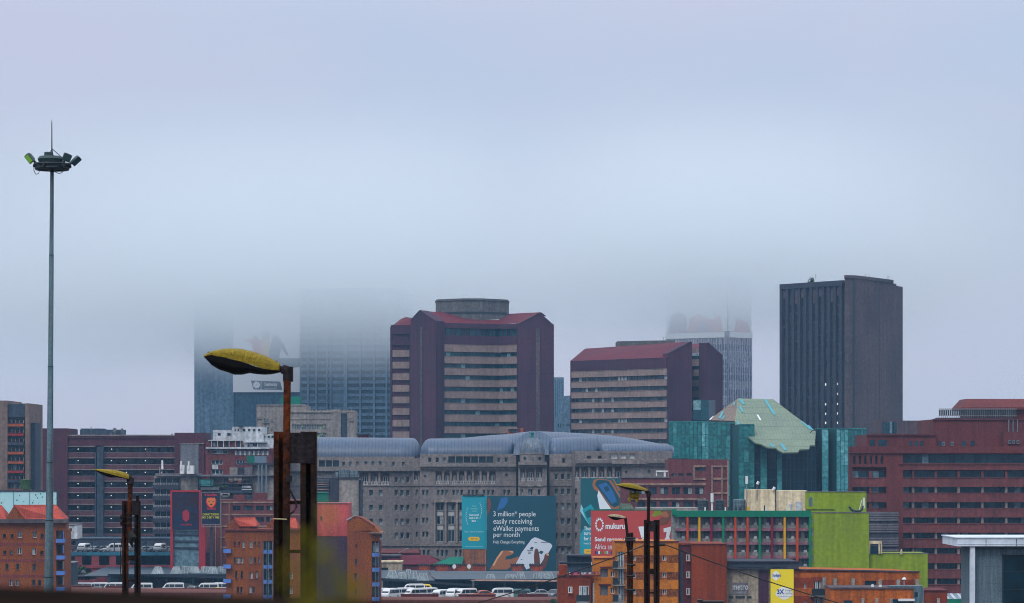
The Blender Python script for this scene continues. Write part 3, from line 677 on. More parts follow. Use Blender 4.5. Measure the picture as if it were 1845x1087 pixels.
# gable walls
def gw(mb, f, pts, dep):
    fr = [f.p(f.u(x), 0 if y is None else f.z(y, x)) for x, y in pts]; bk = [q - f.N*dep for q in fr]
    mb.ngon(fr); mb.ngon(bk[::-1]); k = len(fr)
    for i in range(k): j = (i+1) % k; mb.quad(fr[j], fr[i], bk[i], bk[j])
gw(mb, fs, [(1203, None), (1247, None), (1247, 617), (1244, 615.5), (1203, 637)], 3)
gw(mb, fs3, [(1274, None), (1302, None), (1302, 640), (1277, 618), (1274, 618)], 3)
mb.box(f, f.u(1030), f.u(1203), zt-3.2, zt, .04, .6)
mb.box(f, f.u(1030), f.u(1032), 0, zt, .04, .6)
T.part('wall', mb, 'plum_brick')
Zm = lambda y: PZ(y, 925)
for i in range(13):
    yt = 666 + i*18.6; 
    def zz(y): return f.z(y, 1030)
    g = MB(); ribbon(g, f, f.u(1032), f.u(1203), zz(yt-7.6-3), zz(yt-.5-10), .05, 1.5, .25, 0, 1)
    z1 = ZC - (yt-3.5-HY)*925/F; z0 = ZC - (yt+4.5-HY)*925/F; z00 = ZC - (yt+15.1-HY)*925/F
    g = MB(); ribbon(g, f, f.u(1032), f.u(1202.5), z0, z1-.1, .05, 1.45, .3); T.part('window_band', g, ['glass_office', 'mullion_dark'] if 'glass_office' in MATS else ['glass_room', 'mullion_dark'])
    b_ = MB(); b_.box(f, f.u(1032), f.u(1202.5), z00, z0, .05, .62); b_.box(f, f.u(1032), f.u(1202.5), z0, z0+.12, .05, .74); T.part('spandrel', b_, 'band_grey' if 'band_grey' in MATS else 'band_beige')
for i in range(9):
    y = 648 + i*18.7
    b_ = MB(); b_.bx(fs2, 1247, 1274, y, y+12, .05, .6, px=1247); T.part('spandrel', b_, 'band_beige')
    g = MB(); ribbon(g, fs2, fs2.u(1247), fs2.u(1274), fs2.z(y, 1247), fs2.z(y-6.5, 1247), .05, 1.4); T.part('window_band', g, ['glass_deep', 'mullion_dark'])
b_ = MB(); b_.bx(fs2, 1247, 1274, 629, 636, .05, .6, px=1247); T.part('spandrel', b_, 'band_beige')
mb = MB(); E0 = f.p(f.u(1030), zt, .7); E1 = f.p(f.u(1205), zt, .7); R1 = Vector((PX(1238, 908), 908, PZ(616, 908))); R0 = Vector((PX(1054, 945), 945, PZ(628.5, 945)))
mb.ngon([E0, E1, R1, R0]); b0 = Vector((PX(1062, 975), 975, PZ(640, 975))); b1 = Vector((PX(1240, 960), 960, PZ(645, 960))); mb.ngon([R0, R1, b1, b0]); mb.ngon([E0, R0, b0])
mb.ngon([Vector((*pt(1247, 909), PZ(628, 909))), Vector((*pt(1274, 905), PZ(628, 905))), Vector((*pt(1277, 920), PZ(617.5, 920))), Vector((*pt(1247, 925), PZ(620, 925)))])
T.part('roof', mb, 'maroon_roof')
mb = MB(); bar(mb, fs.p(fs.u(1203), fs.z(637, 1203), .1), fs.p(fs.u(1244), fs.z(615.5, 1244), .1)); bar(mb, E0+Vector((.8, 0, .2)), R0+Vector((.8, 0, .1)), .1); T.part('flashing', mb, 'slate_side')
mb = MB(); mb.prism([pt(1109, 958), pt(1112, 946), pt(1172, 940), pt(1215, 938), pt(1217, 960)], zt, PZ(615, 945)); T.part('penthouse', mb, 'penthouse')
mb = MB(); mb.tube([P3(1195, 617, 940), P3(1195, 607, 940)], .12, 5); mb.tube([P3(1192, 609, 940), P3(1198, 609, 940)], .08, 5); T.part('antenna', mb, 'mullion_light')
T.finish()
mb = MB(); fz = Face((1249, 880), (1277, 878)); u0, z0, u1, z1 = fz.r(1249, 1277, 721, 757, 1249)
mb.box(fz, u0, u1, z0, z1, -6, 0); curtain(mb, fz, u0, u1, z0, z1, .03, 2, 2.5, 0, 0)
mb.box(fz, u0+.5, u1-.5, 0, z0, -5.5, -.5)
tag(mb.build('plant_room', 'glass_teal'), 'small dark green glass block squeezed below the lower plum tower', 'plant room')

# ---------------------------------------------------------------- black ribbed tower on the right
T = Thing('office_tower', 'tall charcoal tower with ribbed dark window columns and blank grey side wall', 'office tower', (PX(1510, 950), 950, 0))
f = Face((1409, 962), (1522, 940)); f2 = Face((1522, 937), (1552, 939)); f3 = Face((1552, 939), (1609, 962)); f4 = Face((1609, 962), (1626, 972))
mb = MB(); zt = PZ(515.5, 962)
mb.prism([pt(1409, 962), pt(1522, 940), pt(1552, 943), pt(1615, 968), pt(1626, 972), pt(1610, 1010), pt(1420, 1012)], 0, zt)
n = 10
for i in range(n+1):
    px = 1410.5 + (1518-1410.5)*i/n; mb.box(f, f.u(px)-.55, f.u(px)+.55, 0, zt-1.2, .02, 1.0)
mb.box(f, f.u(1409), f.u(1522), zt-1.2, zt+.5, .02, 1.2)
T.part('wall', mb, 'slate_dark')
for i in range(n):
    xa = 1410.5 + (1518-1410.5)*i/n; xb = 1410.5 + (1518-1410.5)*(i+1)/n; ua, ub = f.u(xa)+.56, f.u(xb)-.56
    g = MB(); m = 26; z1 = zt - (6.5 if i % 3 else 4.5); 
    for j in range(m):
        za = z1*j/m; zb = z1*(j+1)/m
        g.quad(f.p(ua, za+.4, .05), f.p(ub, za+.4, .05), f.p(ub, zb, .05), f.p(ua, zb, .05), 0); g.box(f, ua, ub, za, za+.4, .04, .3, 1)
        g.box(f, ua+(ub-ua)*.36, ua+(ub-ua)*.42, za+.4, zb, .06, .3, 2 if (j*7+i*3) % 5 < 3 else 1)
    T.part('window_strip', g, ['glass_black', 'slate_dark', 'slate_side'])
    if i % 3 != 1:
        g = MB(); g.box(f, ua+.1, ub-.1, z1+.2, zt-1.6, .04, .5); T.part('louvre', g, 'slate_side')
mb = MB(); zs = PZ(500, 948)
mb.prism([pt(1522, 937), pt(1540, 937.5), pt(1552, 941), pt(1609, 962), pt(1609, 980), pt(1530, 985)], 0, zs-1)
mb.prism([pt(1521, 936.5), pt(1540, 937), pt(1552.5, 940.5), pt(1610, 961.5), pt(1610, 981), pt(1530, 986)], zs-1, zs)
T.part('service_tower', mb, 'slate_side')
mb = MB(); mb.prism([pt(1609, 962.5), pt(1626.5, 971), pt(1620, 985), pt(1604, 985)], 0, PZ(515.5, 966)); mb.prism([pt(1606, 966), pt(1615, 968), pt(1612, 980), pt(1604, 980)], PZ(516, 966), PZ(511, 966)); T.part('side_wing', mb, 'slate_side')
mb = MB(); fv = Face((1536, 936.9), (1540, 937)); mb.box(fv, 0, fv.L, 0, zs-1.5, .02, .12); ff = Face((1552, 940.9), (1609, 962)); mb.box(ff, ff.u(1584), ff.u(1585), 0, zs-1.5, .02, .1); T.part('groove', mb, 'mullion_dark')
mb = MB()
for x in (1470, 1534, 1560, 1566, 1600):
    mb.tube([P3(x, 503, 955), P3(x, 494 + (x % 3)*2, 955)], .08, 5)
T.part('antenna', mb, 'slate_side')
flat('lamp_lit', (1, .98, .92), emit=1.1)
k = 0
for (cxp, ys_) in ((1488, (693, 729, 746, 762)), (1509, (692, 710, 728, 745, 762))):
    for y in ys_:
        g = MB(); g.box(f, f.u(cxp)-.22, f.u(cxp)+.2, f.z(y, cxp)-.32, f.z(y, cxp)+.3, .06, .32); T.part('lit_window', g, 'lamp_lit')
T.finish()
# bush on its roof
mat('foliage', (.045, .085, .03), (.02, .045, .02), scale=.5, fine=3, streak=0, fa=.6)
mat('foliage_yellow', (.16, .12, .03), (.05, .07, .02), scale=.35, fine=3, streak=0, fa=.6)
mat('bark', (.06, .045, .035), fine=8)
def bush(name, label, cat, c, rx, rz, n, m='foliage', trunk=0, lumps=5, leaf=.35, group=None):
    T = Thing(name, label, cat, c, group); mb = MB(); c = Vector(c); tr = MB(); cc = c + Vector((0, 0, trunk))
    if trunk: tr.tube([c, c+Vector((.1, 0, trunk*.6)), cc+Vector((0, 0, rz*.5))], [.25, .18, .08], 7)
    L_ = [(cc + Vector((R.uniform(-.6, .6)*rx, R.uniform(-.5, .5)*rx, rz*R.uniform(.35, 1.3))), R.uniform(.4, .62)) for _ in range(lumps)]
    for lc, lr in L_:
        if trunk: tr.tube([c+Vector((0, 0, trunk*.8)), lc], [.1, .03], 5)
        for _ in range(n//lumps):
            d = Vector((R.gauss(0, 1), R.gauss(0, 1), R.gauss(0, 1))).normalized()*(R.random()**.4); p = lc + Vector((d.x*rx*lr, d.y*rx*lr, d.z*rz*lr))
            a = Vector((R.gauss(0, 1), R.gauss(0, 1), R.gauss(0, 1))).normalized()*leaf; b = a.cross(Vector((R.gauss(0, 1), R.gauss(0, 1), 1))).normalized()*leaf*.6
            mb.ngon([p-a, p+b, p+a, p-b])
    if not trunk: tr.tube([c, cc+Vector((0, 0, rz*.6))], [.08, .03], 5)
    T.part('crown', mb, m); T.part('trunk', tr, 'bark'); return T
bush('bush', 'small green bush growing on the roof edge of the charcoal tower', 'bush', (PX(1463, 958), 958, zt+.4), 1.5, 1.3, 260, leaf=.28)
mat('brown_metal', (.10, .065, .07), (.07, .055, .065), scale=.3, seams=(0, 1.2, .12, .3))
T = Thing('low_block', 'low brown panel-clad block at the foot of the charcoal tower', 'building', (PX(1640, 800), 800, 0))
f = Face((1588, 800), (1700, 800)); mb = MB(); mb.mass(f, 1588, 1700, 0, f.z(758), 20); mb.mass(f, 1588, 1597, f.z(758), f.z(756), 18); T.part('wall', mb, 'brown_metal')
for i in range(6):
    g = MB(); g.bx(f, 1590+i*4.4, 1594+i*4.4, 760, 781, .02, .08); T.part('window', g, 'glass_deep')
g = MB(); g.bx(f, 1668, 1684, 761, 781, .02, .08); T.part('window', g, 'glass_deep')

# ---------------------------------------------------------------- towers standing in the cloud
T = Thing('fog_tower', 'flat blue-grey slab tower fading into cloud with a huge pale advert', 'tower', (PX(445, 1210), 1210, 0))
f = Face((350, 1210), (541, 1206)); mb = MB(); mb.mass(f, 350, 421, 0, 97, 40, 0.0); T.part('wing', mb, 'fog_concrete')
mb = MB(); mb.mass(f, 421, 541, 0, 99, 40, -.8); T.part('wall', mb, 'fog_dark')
flat('ad_white', (.62, .64, .68)); flat('ad_slate', (.10, .13, .17)); flat('ad_red', (.42, .06, .05)); flat('ad_mauve', (.44, .43, .50)); flat('ad_rose', (.54, .44, .47)); flat('ad_gold', (.5, .3, .08)); flat('ad_green', (.14, .26, .08)); flat('ad_black', (.02, .025, .03))
mb = MB(); mb.bx(f, 420, 540, 566, 707, -.75, .1, 0, px=420); bd = T.part('advert', mb, 'ad_white', label='huge pale advert with jumping players and a dark logo box')
mb = MB(); poly(mb, f, [(452, 686), (505, 688), (509, 703), (457, 702)], .14, 0, 420); T.part('logo_box', mb, 'ad_slate', parent=bd)
mb = MB()
for k in range(7):
    a_ = k*2*math.pi/7; x_, y_ = 462.5+3.5*math.cos(a_), 694+3.5*math.sin(a_); poly(mb, f, [(x_+3.2*math.cos(j*math.pi/3), y_+3.2*math.sin(j*math.pi/3)) for j in range(6)][::-1], .18+.01*k, 0, 420)
mb.box(f, f.u(470), f.u(471), f.z(703, 420), f.z(687, 420), .16, .2); T.part('logo', mb, 'ad_white', parent=bd)
text(bd, 'betway', f, 477, 500, 689, 698, 'ad_white', .2, .02); text(bd, 'RESPONSIBLE', f, 477, 499, 699.5, 701, 'ad_white', .2)
mb = MB()
poly(mb, f, [(452, 614), (460, 604), (467, 612), (478, 616), (486, 626), (484, 640), (478, 655), (464, 650), (457, 634)], .14, 0, 420)
poly(mb, f, [(440, 612), (452, 612), (456, 620), (444, 616)], .14, 0, 420); T.part('picture', mb, 'ad_red', parent=bd)
mb = MB(); poly(mb, f, [(470, 612), (478, 604), (486, 612), (488, 640), (478, 655), (470, 640)], .18, 0, 420); T.part('picture', mb, 'ad_gold', parent=bd)
mb = MB()
poly(mb, f, [(490, 612), (497, 603), (505, 612), (512, 622), (520, 640), (517, 641), (507, 628), (503, 645), (500, 662), (486, 655), (485, 632)], .22, 0, 420)
poly(mb, f, [(420, 646), (540, 646), (540, 662), (480, 668), (460, 655), (420, 655)], .12, 0, 420); T.part('picture', mb, 'ad_slate', parent=bd)
mb = MB(); poly(mb, f, [(474, 600), (480, 596), (486, 602), (484, 612), (475, 611)], .24, 0, 420); T.part('picture', mb, 'ad_green', parent=bd)
T.finish()
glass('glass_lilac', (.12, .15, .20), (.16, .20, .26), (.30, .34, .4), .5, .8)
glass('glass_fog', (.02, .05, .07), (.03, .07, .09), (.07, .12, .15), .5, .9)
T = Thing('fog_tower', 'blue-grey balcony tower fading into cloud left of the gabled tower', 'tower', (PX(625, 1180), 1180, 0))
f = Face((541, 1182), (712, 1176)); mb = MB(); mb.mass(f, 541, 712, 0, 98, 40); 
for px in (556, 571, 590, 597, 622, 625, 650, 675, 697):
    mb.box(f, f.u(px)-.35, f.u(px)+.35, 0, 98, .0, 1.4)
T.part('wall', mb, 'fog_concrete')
for i in range(46):
    z1 = 97 - i*2.62
    if z1 < 30: break
    g = MB(); g.box(f, f.u(543), f.u(710), z1-2.4, z1-1.1, .02, .12); T.part('window_band', g, 'glass_fog')
    g = MB(); g.box(f, f.u(625), f.u(700), z1-1.05, z1-.2, .03, 1.1, 0); g.box(f, f.u(543), f.u(590), z1-1.0, z1-.3, .03, .9, 0); T.part('balcony', g, 'fog_pale' if 'fog_pale' in MATS else 'fog_concrete')
T.finish()
T = Thing('fog_tower', 'pale grid-fronted tower fading into cloud with white band and blurred poster', 'tower', (PX(1277, 1200), 1200, 0))
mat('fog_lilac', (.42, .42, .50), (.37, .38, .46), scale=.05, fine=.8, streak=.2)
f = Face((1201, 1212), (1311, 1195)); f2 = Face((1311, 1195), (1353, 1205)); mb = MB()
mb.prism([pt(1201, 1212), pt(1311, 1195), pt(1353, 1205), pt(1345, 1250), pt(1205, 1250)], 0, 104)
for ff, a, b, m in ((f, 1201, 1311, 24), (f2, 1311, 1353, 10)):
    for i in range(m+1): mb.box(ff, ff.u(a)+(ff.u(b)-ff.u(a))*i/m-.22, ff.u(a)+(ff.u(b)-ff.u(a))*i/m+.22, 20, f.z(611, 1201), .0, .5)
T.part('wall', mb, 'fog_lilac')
for ff, a, b in ((f, 1201, 1311), (f2, 1311, 1353)):
    for j in range(13):
        y = 622+j*13.5; z1 = ZC-(y-HY)*1205/F
        g = MB(); g.box(ff, ff.u(a)+.3, ff.u(b)-.3, z1-2.6, z1, .02, .2); T.part('window_band', g, 'glass_lilac')
mb = MB(); 
for ff, a, b in ((f, 1201, 1307), (f2, 1313, 1353)): mb.box(ff, ff.u(a), ff.u(b), ZC+(HY-610)*1205/F, ZC+(HY-600)*1205/F, .02, .9)
T.part('band', mb, 'ad_white')
mb = MB(); mb.box(f, f.u(1202), f.u(1311), ZC+(HY-599)*1205/F, 103.5, .02, .6); pst = T.part('poster', mb, 'ad_white', label='huge advert wrapped round the top, mostly hidden by cloud')
for pts, m in (([(1206, 599), (1210, 570), (1226, 560), (1240, 575), (1238, 599)], 'ad_mauve'), ([(1238, 599), (1246, 572), (1262, 566), (1280, 578), (1300, 570), (1304, 599)], 'ad_rose'), ([(1252, 599), (1262, 580), (1276, 584), (1280, 599)], 'ad_mauve')):
    mb = MB(); poly(mb, f, pts, .7 + (.05 if pts[0][0] == 1252 else 0), 0, 1255); T.part('picture', mb, m, parent=pst)
mb = MB(); mb.box(f2, f2.u(1311.3), f2.u(1352), ZC+(HY-599)*1205/F, 103.5, .02, .6); p2 = T.part('poster', mb, 'ad_white')
mb = MB(); poly(mb, f2, [(1320, 599), (1325, 575), (1345, 580), (1350, 599)], .7, 0, 1330); T.part('picture', mb, 'ad_rose', parent=p2)
mb = MB(); mb.tube([Vector((*pt(1311, 1194.5), 20)), Vector((*pt(1311, 1194.5), 79))], .35, 6); T.part('corner_post', mb, 'glass_lilac')
T.finish()
T = Thing('fog_block', 'thin hazy grey block glimpsed between the two plum towers', 'building', (PX(1008, 1400), 1400, 0))
f = Face((996, 1400), (1016, 1400)); mb = MB(); mb.mass(f, 996, 1016, 0, f.z(680), 20); T.part('wall', mb, 'fog_concrete')
for px in (1000, 1004, 1008, 1012):
    g = MB(); g.bx(f, px, px+1.6, 684, 770, .02, .1); T.part('window_strip', g, 'fog_dark')
T = Thing('fog_block', 'hazy stepped building with sloping roof between the two plum towers', 'building', (PX(1016, 1300), 1300, 0))
f = Face((1000, 1300), (1034, 1300)); mb = MB()
pts = [(1002, 800), (1034, 800), (1034, 712), (1016, 714), (1010, 745), (1002, 752)]
fr = [f.p(f.u(x), f.z(y)) for x, y in pts]; bk = [q-f.N*20 for q in fr]; mb.ngon(fr); mb.ngon(bk[::-1])
for i in range(len(fr)): mb.quad(fr[(i+1) % 6], fr[i], bk[i], bk[(i+1) % 6])
mb.mass(f, 1002, 1034, 0, f.z(799), 18, -.5); T.part('wall', mb, 'fog_concrete')
for (x0, x1, y0, y1) in ((1017, 1021, 745, 752), (1005, 1007, 764, 770), (1009, 1011, 764, 770), (1013, 1015, 764, 770), (1020, 1030, 765, 768), (1006, 1012, 778, 786), (1018, 1024, 778, 786)):
    g = MB(); g.bx(f, x0, x1, y0, y1, .02, .15); T.part('window', g, 'glass_fog')
# ---------------------------------------------------------------- far left slab with balconies
mat('beige_wall', (.19, .145, .13), (.15, .115, .105), scale=.15, fine=1.2)
mat('orange_panel', (.36, .11, .06), (.28, .10, .07)); mat('red_panel', (.30, .05, .05)); mat('gallery_brick', (.078, .026, .036), (.056, .020, .034), fine=2.2, fa=.3, streak=.15)
mat('gallery_band', (.098, .045, .055), (.072, .035, .048), fine=2.2, streak=.2); mat('grey_panel', (.16, .17, .19), (.13, .14, .165), fine=3, streak=.2)
mat('shaft_blue', (.048, .062, .088), (.038, .052, .075), fine=1.5); flat('rail_grey', (.20, .20, .22), .6); mat('coping', (.24, .20, .19), (.17, .15, .15))
T = Thing('apartment_slab', 'tall beige and blue balcony slab cut by the left edge', 'apartment block', (PX(20, 700), 700, 0))
f = Face((-60, 700), (53, 700)); s_ = 700/F
mb = MB(); mb.mass(f, -60, 14, 0, f.z(722), 20, .5); mb.mass(f, 14, 46, 0, f.z(727), 19, -1.2); mb.mass(f, 46, 53, 0, f.z(727), 20, .3); mb.mass(f, 20, 30, f.z(727), f.z(724.5), 5, -3); T.part('wall', mb, 'beige_wall')
mb = MB(); mb.bx(f, 14, 46, 728, 752, -1.15, -.2); T.part('top_screen', mb, 'shaft_blue')
for i in range(12):
    y = 760 + i*16.8
    g = MB(); g.bx(f, 14, 46, y-7, y+1.5, -1.15, -1.05); 
    g = MB(); u0, z0, u1, z1 = f.r(14, 46, y-6, y+3); ribbon(g, f, u0, u1, z0, z1, -1.1, 1.2); T.part('window_band', g, ['glass_deep', 'shaft_blue'])
    g = MB(); g.bx(f, 13.5, 44, y+3, y+4.3, -1.1, .35); T.part('balcony_slab', g, 'gallery_band')
    g = MB(); g.bx(f, 14, 43, y+4.3, y+8.5, .1, .3); T.part('balcony', g, ['orange_panel', 'red_panel', 'shaft_blue', 'orange_panel'][i % 4])
    g = MB(); 
    for x in (20, 27, 34, 41): g.bx(f, x, x+1.2, y-3, y+3, -1.05, -.6)
    T.part('partition', g, 'coping')
g = MB(); g.mass(f, 52, 61, 0, f.z(762), 8, -2); T.part('lift_shaft', g, 'shaft_blue')
T = Thing('water_tank', 'small dark green tank on the roof behind the painted wall', 'tank', (PX(46, 640), 640, 0))
f = Face((30, 640), (70, 640)); mb = MB(); mb.lathe(P3(46, 882, 640), [(0, 0), (1.15, 0), (1.15, 2.1), (0, 2.3)], 18); T.part('tank', mb, 'tank_green' if 'tank_green' in MATS else 'foliage')
mb = MB(); mb.wbox(PX(40, 640), PX(52, 640), 641, 644, 0, PZ(882, 640)); T.part('stand', mb, 'beige_wall')

# ---------------------------------------------------------------- long brown gallery-access block
T = Thing('gallery_block', 'long brown brick block with open galleries, dotted lights and blue shaft', 'apartment block', (PX(220, 760), 760, 0))
f = Face((60, 760), (380, 760)); mb = MB()
mb.mass(f, 122, 335, 0, f.z(790), 16, -2.2)
mb.bx(f, 122, 334, 785, 790, -2.3, .3); mb.bx(f, 122, 334, 790, 803, -2.2, 0)
T.part('wall', mb, 'gallery_brick')
mb = MB(); mb.mass(f, 68, 122.5, 0, f.z(773), 18, .9); mb.mass(f, 70, 121, f.z(773), f.z(772), 17, .4); T.part('end_tower', mb, 'gallery_brick')
mb = MB(); mb.bx(f, 122.5, 318, 783.5, 786, -2.3, .45); T.part('coping', mb, 'coping')
mb = MB(); mb.mass(f, 315, 368, 0, f.z(780), 18, .8); mb.mass(f, 360, 381, 0, f.z(799), 18, .4); T.part('end_tower', mb, 'gallery_brick')
mb = MB(); mb.bx(f, 326, 358.5, 800, 858, .82, 1.05); mb2 = MB(); mb2.bx(f, 324, 368, 798.5, 800, .82, 1.2); T.part('render_panel', mb, 'grey_panel'); T.part('coping', mb2, 'coping')
mb = MB(); mb.mass(f, 175.5, 187, 0, f.z(805), 3, 1.1); mb.mass(f, 172, 173.6, 0, f.z(816), 2, .9); T.part('shaft', mb, 'shaft_blue')
for i in range(13):
    y = 803.5 + i*20.9
    for a, b in ((122.5, 172), (187, 324)):
        g = MB(); g.bx(f, a, b, y, y+1.6, -2.2, .35); T.part('floor_slab', g, 'coping')
        g = MB(); u0, z0, u1, z1 = f.r(a, b, y+1.6, y+13.5); g.quad(f.p(u0, z0, -2.15), f.p(u1, z0, -2.15), f.p(u1, z1, -2.15), f.p(u0, z1, -2.15), 0)
        k = 0; x = a+3
        while x < b-3:
            wd = R.choice((4, 5, 6.5)); g.bx(f, x, min(b-1, x+wd), y+R.choice((3.5, 4)), y+11.5, -2.1, -2.02, 1); x += wd + R.choice((1.2, 1.5, 5)); k += 1
        T.part('gallery', g, ['gallery_brick', 'glass_deep'])
        g = MB(); g.bx(f, a, b, y+13.3, y+20.9, .0, .25); T.part('parapet', g, 'gallery_band')
        g = MB(); g.bx(f, a, b, y+12.2, y+12.8, .1, .16)
        for j in range(int((b-a)/3)): g.bx(f, a+3*j, a+3*j+.4, y+12.8, y+13.3, .1, .16)
        T.part('rail', g, 'rail_grey')
    for x in (141, 201, 262, 228, 292):
        if (i*3+x) % 4 == 0 and x in (228, 292): continue
        g = MB(); c_ = P3(x-.12*i, y+4.5, 759.2); g.lathe(c_-Vector((0, 0, .2)), [(0, -.1), (.13, -.06), (.13, .06), (0, .1)], 8)
        if i < 12 : T.part('gallery_lamp', g, 'lamp_lit')
mb = MB(); mb.mass(f, 140, 215, f.z(785), f.z(774), 9, -4); mb.mass(f, 141, 180, f.z(774), f.z(772), 8, -4.3); T.part('roof_house', mb, 'shaft_blue')
for (x, h, r) in ((206.5, 771, .5), (207, 774, .3), (220, 772, .35), (222, 776, .25), (164, 768, .12), (310, 781, .2), (200, 779, .2)):
    mb = MB(); mb.tube([P3(x, 786, 762), P3(x, h, 762)], r*.5, 6); mb.tube([P3(x, h+1, 761.6), P3(x, h+7, 761.6)], r, 6); T.part('antenna', mb, 'grey_panel')
for i in range(7):
    y = 812 + i*20.8
    g = MB(); g.bx(f, 47, 60, y, y+9, -2.3, -2.2, 0)
g = MB(); g.mass(f, 45, 69, 0, f.z(793), 14, -3); g.bx(f, 49, 67, 801.5, 807, -2.9, -.5); T.part('link_wing', g, 'gallery_brick')
for i in range(8):
    y = 812 + i*16.7
    g = MB(); g.bx(f, 48, 56, y+4, y+10, -2.95, -1.2); T.part('balcony', g, 'red_panel' if i < 4 else 'gallery_band')
    g = MB(); g.bx(f, 61, 68.5, y+2, y+9, -2.95, -.9); T.part('balcony', g, 'coping')
    g = MB(); u0, z0, u1, z1 = f.r(48, 68, y-4, y+2); ribbon(g, f, u0, u1, z0, z1, -2.93, 1.3); T.part('window_band', g, ['glass_deep', 'gallery_brick'])
T.finish()

# ---------------------------------------------------------------- concrete hostel behind with green tank room
mat('pale_concrete', (.27, .25, .235), (.20, .19, .185), scale=.12, fine=1.5, streak=.25)
mat('tank_green', (.005, .14, .10), (.01, .12, .09), fa=.15, streak=.1)
T = Thing('concrete_block', 'pale stained concrete block below the advert tower with green roof box', 'building', (PX(550, 850), 850, 0))
f = Face((462, 850), (540, 850)); f2 = Face((522, 846), (640, 846))
mb = MB(); mb.mass(f, 462, 551, 0, f.z(730), 22, 0); mb.bx(f, 462, 551, 729, 731, 0, .3)
f2h = []
for i, x in enumerate([526+k*8.9 for k in range(7)]):
    for (ya, yb) in ((765, 774), (780, 789), (795, 804)): f2h.append(f2.r(x, x+8.2, ya, yb))
mb.panel(f2, f2.u(520), f2.u(600), 0, f2.z(740), f2h, 0, .5); mb.mass(f2, 520, 639, 0, f2.z(740), 16, 0)
mb.box(f2, f2.u(600), f2.u(614.5), 0, f2.z(738), .02, .9); mb.box(f2, f2.u(626), f2.u(639), 0, f2.z(740), .02, .8); mb.bx(f2, 520, 639, 741, 743.5, .5, .95); mb.bx(f2, 520, 600, 754, 756, .5, .7)
T.part('wall', mb, 'pale_concrete')
mb = MB(); mb.box(f2, f2.u(614.5), f2.u(626), 0, f2.z(746), .02, .3); T.part('stair_strip', mb, 'shaft_blue')
glass('glass_party', (.05, .10, .13), (.11, .17, .20), (.25, .45, .10), .4, .82)
style('strip', 3, ['pale_concrete', 'glass_party', 'pale_concrete'], .08, False, 2)
for r in f2h: T.window(f2, r, .1, 'strip')
style('cell', 3, ['pale_concrete', 'glass_pale', 'pale_concrete'], .1, True, 2)
for (a, b, y0, y1) in ((475, 484.5, 753.5, 762), (475, 484.5, 769, 780), (488, 491, 753, 757), (488, 491, 769, 772), (463, 471, 751, 754), (475, 484.5, 786, 797), (630, 636, 752, 758)):
    T.window(f if a < 600 else f2, (f if a < 600 else f2).r(a, b, y0, y1), .05 if a < 600 else .85, 'cell')
mb = MB(); mb.mass(f, 504, 539.5, f.z(731), f.z(714.5), 8, -3); T.part('tank_room', mb, 'tank_green')
for x in range(527, 638, 7):
    mb = MB(); mb.bx(f2, x, x+2, 738, 741, -.5, 0); T.part('vent', mb, 'pale_concrete')
T.finish()
T = Thing('rooftop_kiosk', 'small dark red flat-roofed box poking above the left blue vault', 'roof cabin', (PX(650, 800), 800, 0))
f = Face((640, 800), (670, 800)); mb = MB(); mb.mass(f, 644, 664, 0, f.z(783.5), 5); T.part('wall', mb, 'maroon_roof'); mb = MB(); mb.bx(f, 642, 666, 781.5, 783.5, -5.5, .5); T.part('roof', mb, 'mullion_dark')
T = Thing('rooftop_kiosk', 'small red and cream cabin on the roofline below the gabled tower', 'roof cabin', (PX(928, 780), 780, 0))
f = Face((910, 780), (950, 780)); mb = MB(); mb.mass(f, 915, 932, 0, f.z(773.5), 5); T.part('wall', mb, 'orange_panel'); mb = MB(); mb.bx(f, 914, 933, 771.5, 773.5, -5.5, .5); T.part('roof', mb, 'coping')
mb = MB(); mb.bx(f, 938, 943, 771, 780, -1, 0); T.part('chimney', mb, 'orange_panel')
mb = MB(); mb.bx(f, 918, 930, 774.5, 780, .02, .1); T.part('window', mb, 'glass_deep')

# ---------------------------------------------------------------- sandstone hotel-like block with blue barrel vaults
mat('sandstone', (.205, .186, .182), (.158, .147, .15), scale=.12, fine=1.6, fa=.25, streak=.12, course=(2, 1.1, .06, .22))
mat('sandstone_trim', (.26, .228, .215), (.20, .18, .175), scale=.2, fine=1.6, streak=.35)
mat('vault_blue', (.046, .078, .135), (.036, .058, .105), rough=.45, scale=.07, fine=1.0, fa=.2, streak=.0, spec=.6, seams=(0, .82, .25, .5))
mat('vault_pale', (.13, .165, .21), (.10, .125, .165), rough=.45, scale=.15, fine=1.5, fa=.3, streak=.3, spec=.5)
style('sand', 1, ['mullion_light', 'glass_pale', 'sandstone_trim'], .12, True)
style('sand2', 2, ['mullion_light', 'glass_room', 'sandstone_trim'], .1, True)
style('round', 1, ['sandstone_trim', 'glass_deep', 'sandstone_trim'], .12, False)
T = Thing('sandstone_block', 'grey sandstone block with colonnaded loggias under ribbed blue barrel roofs', 'office building', (PX(850, 702), 702, 0))
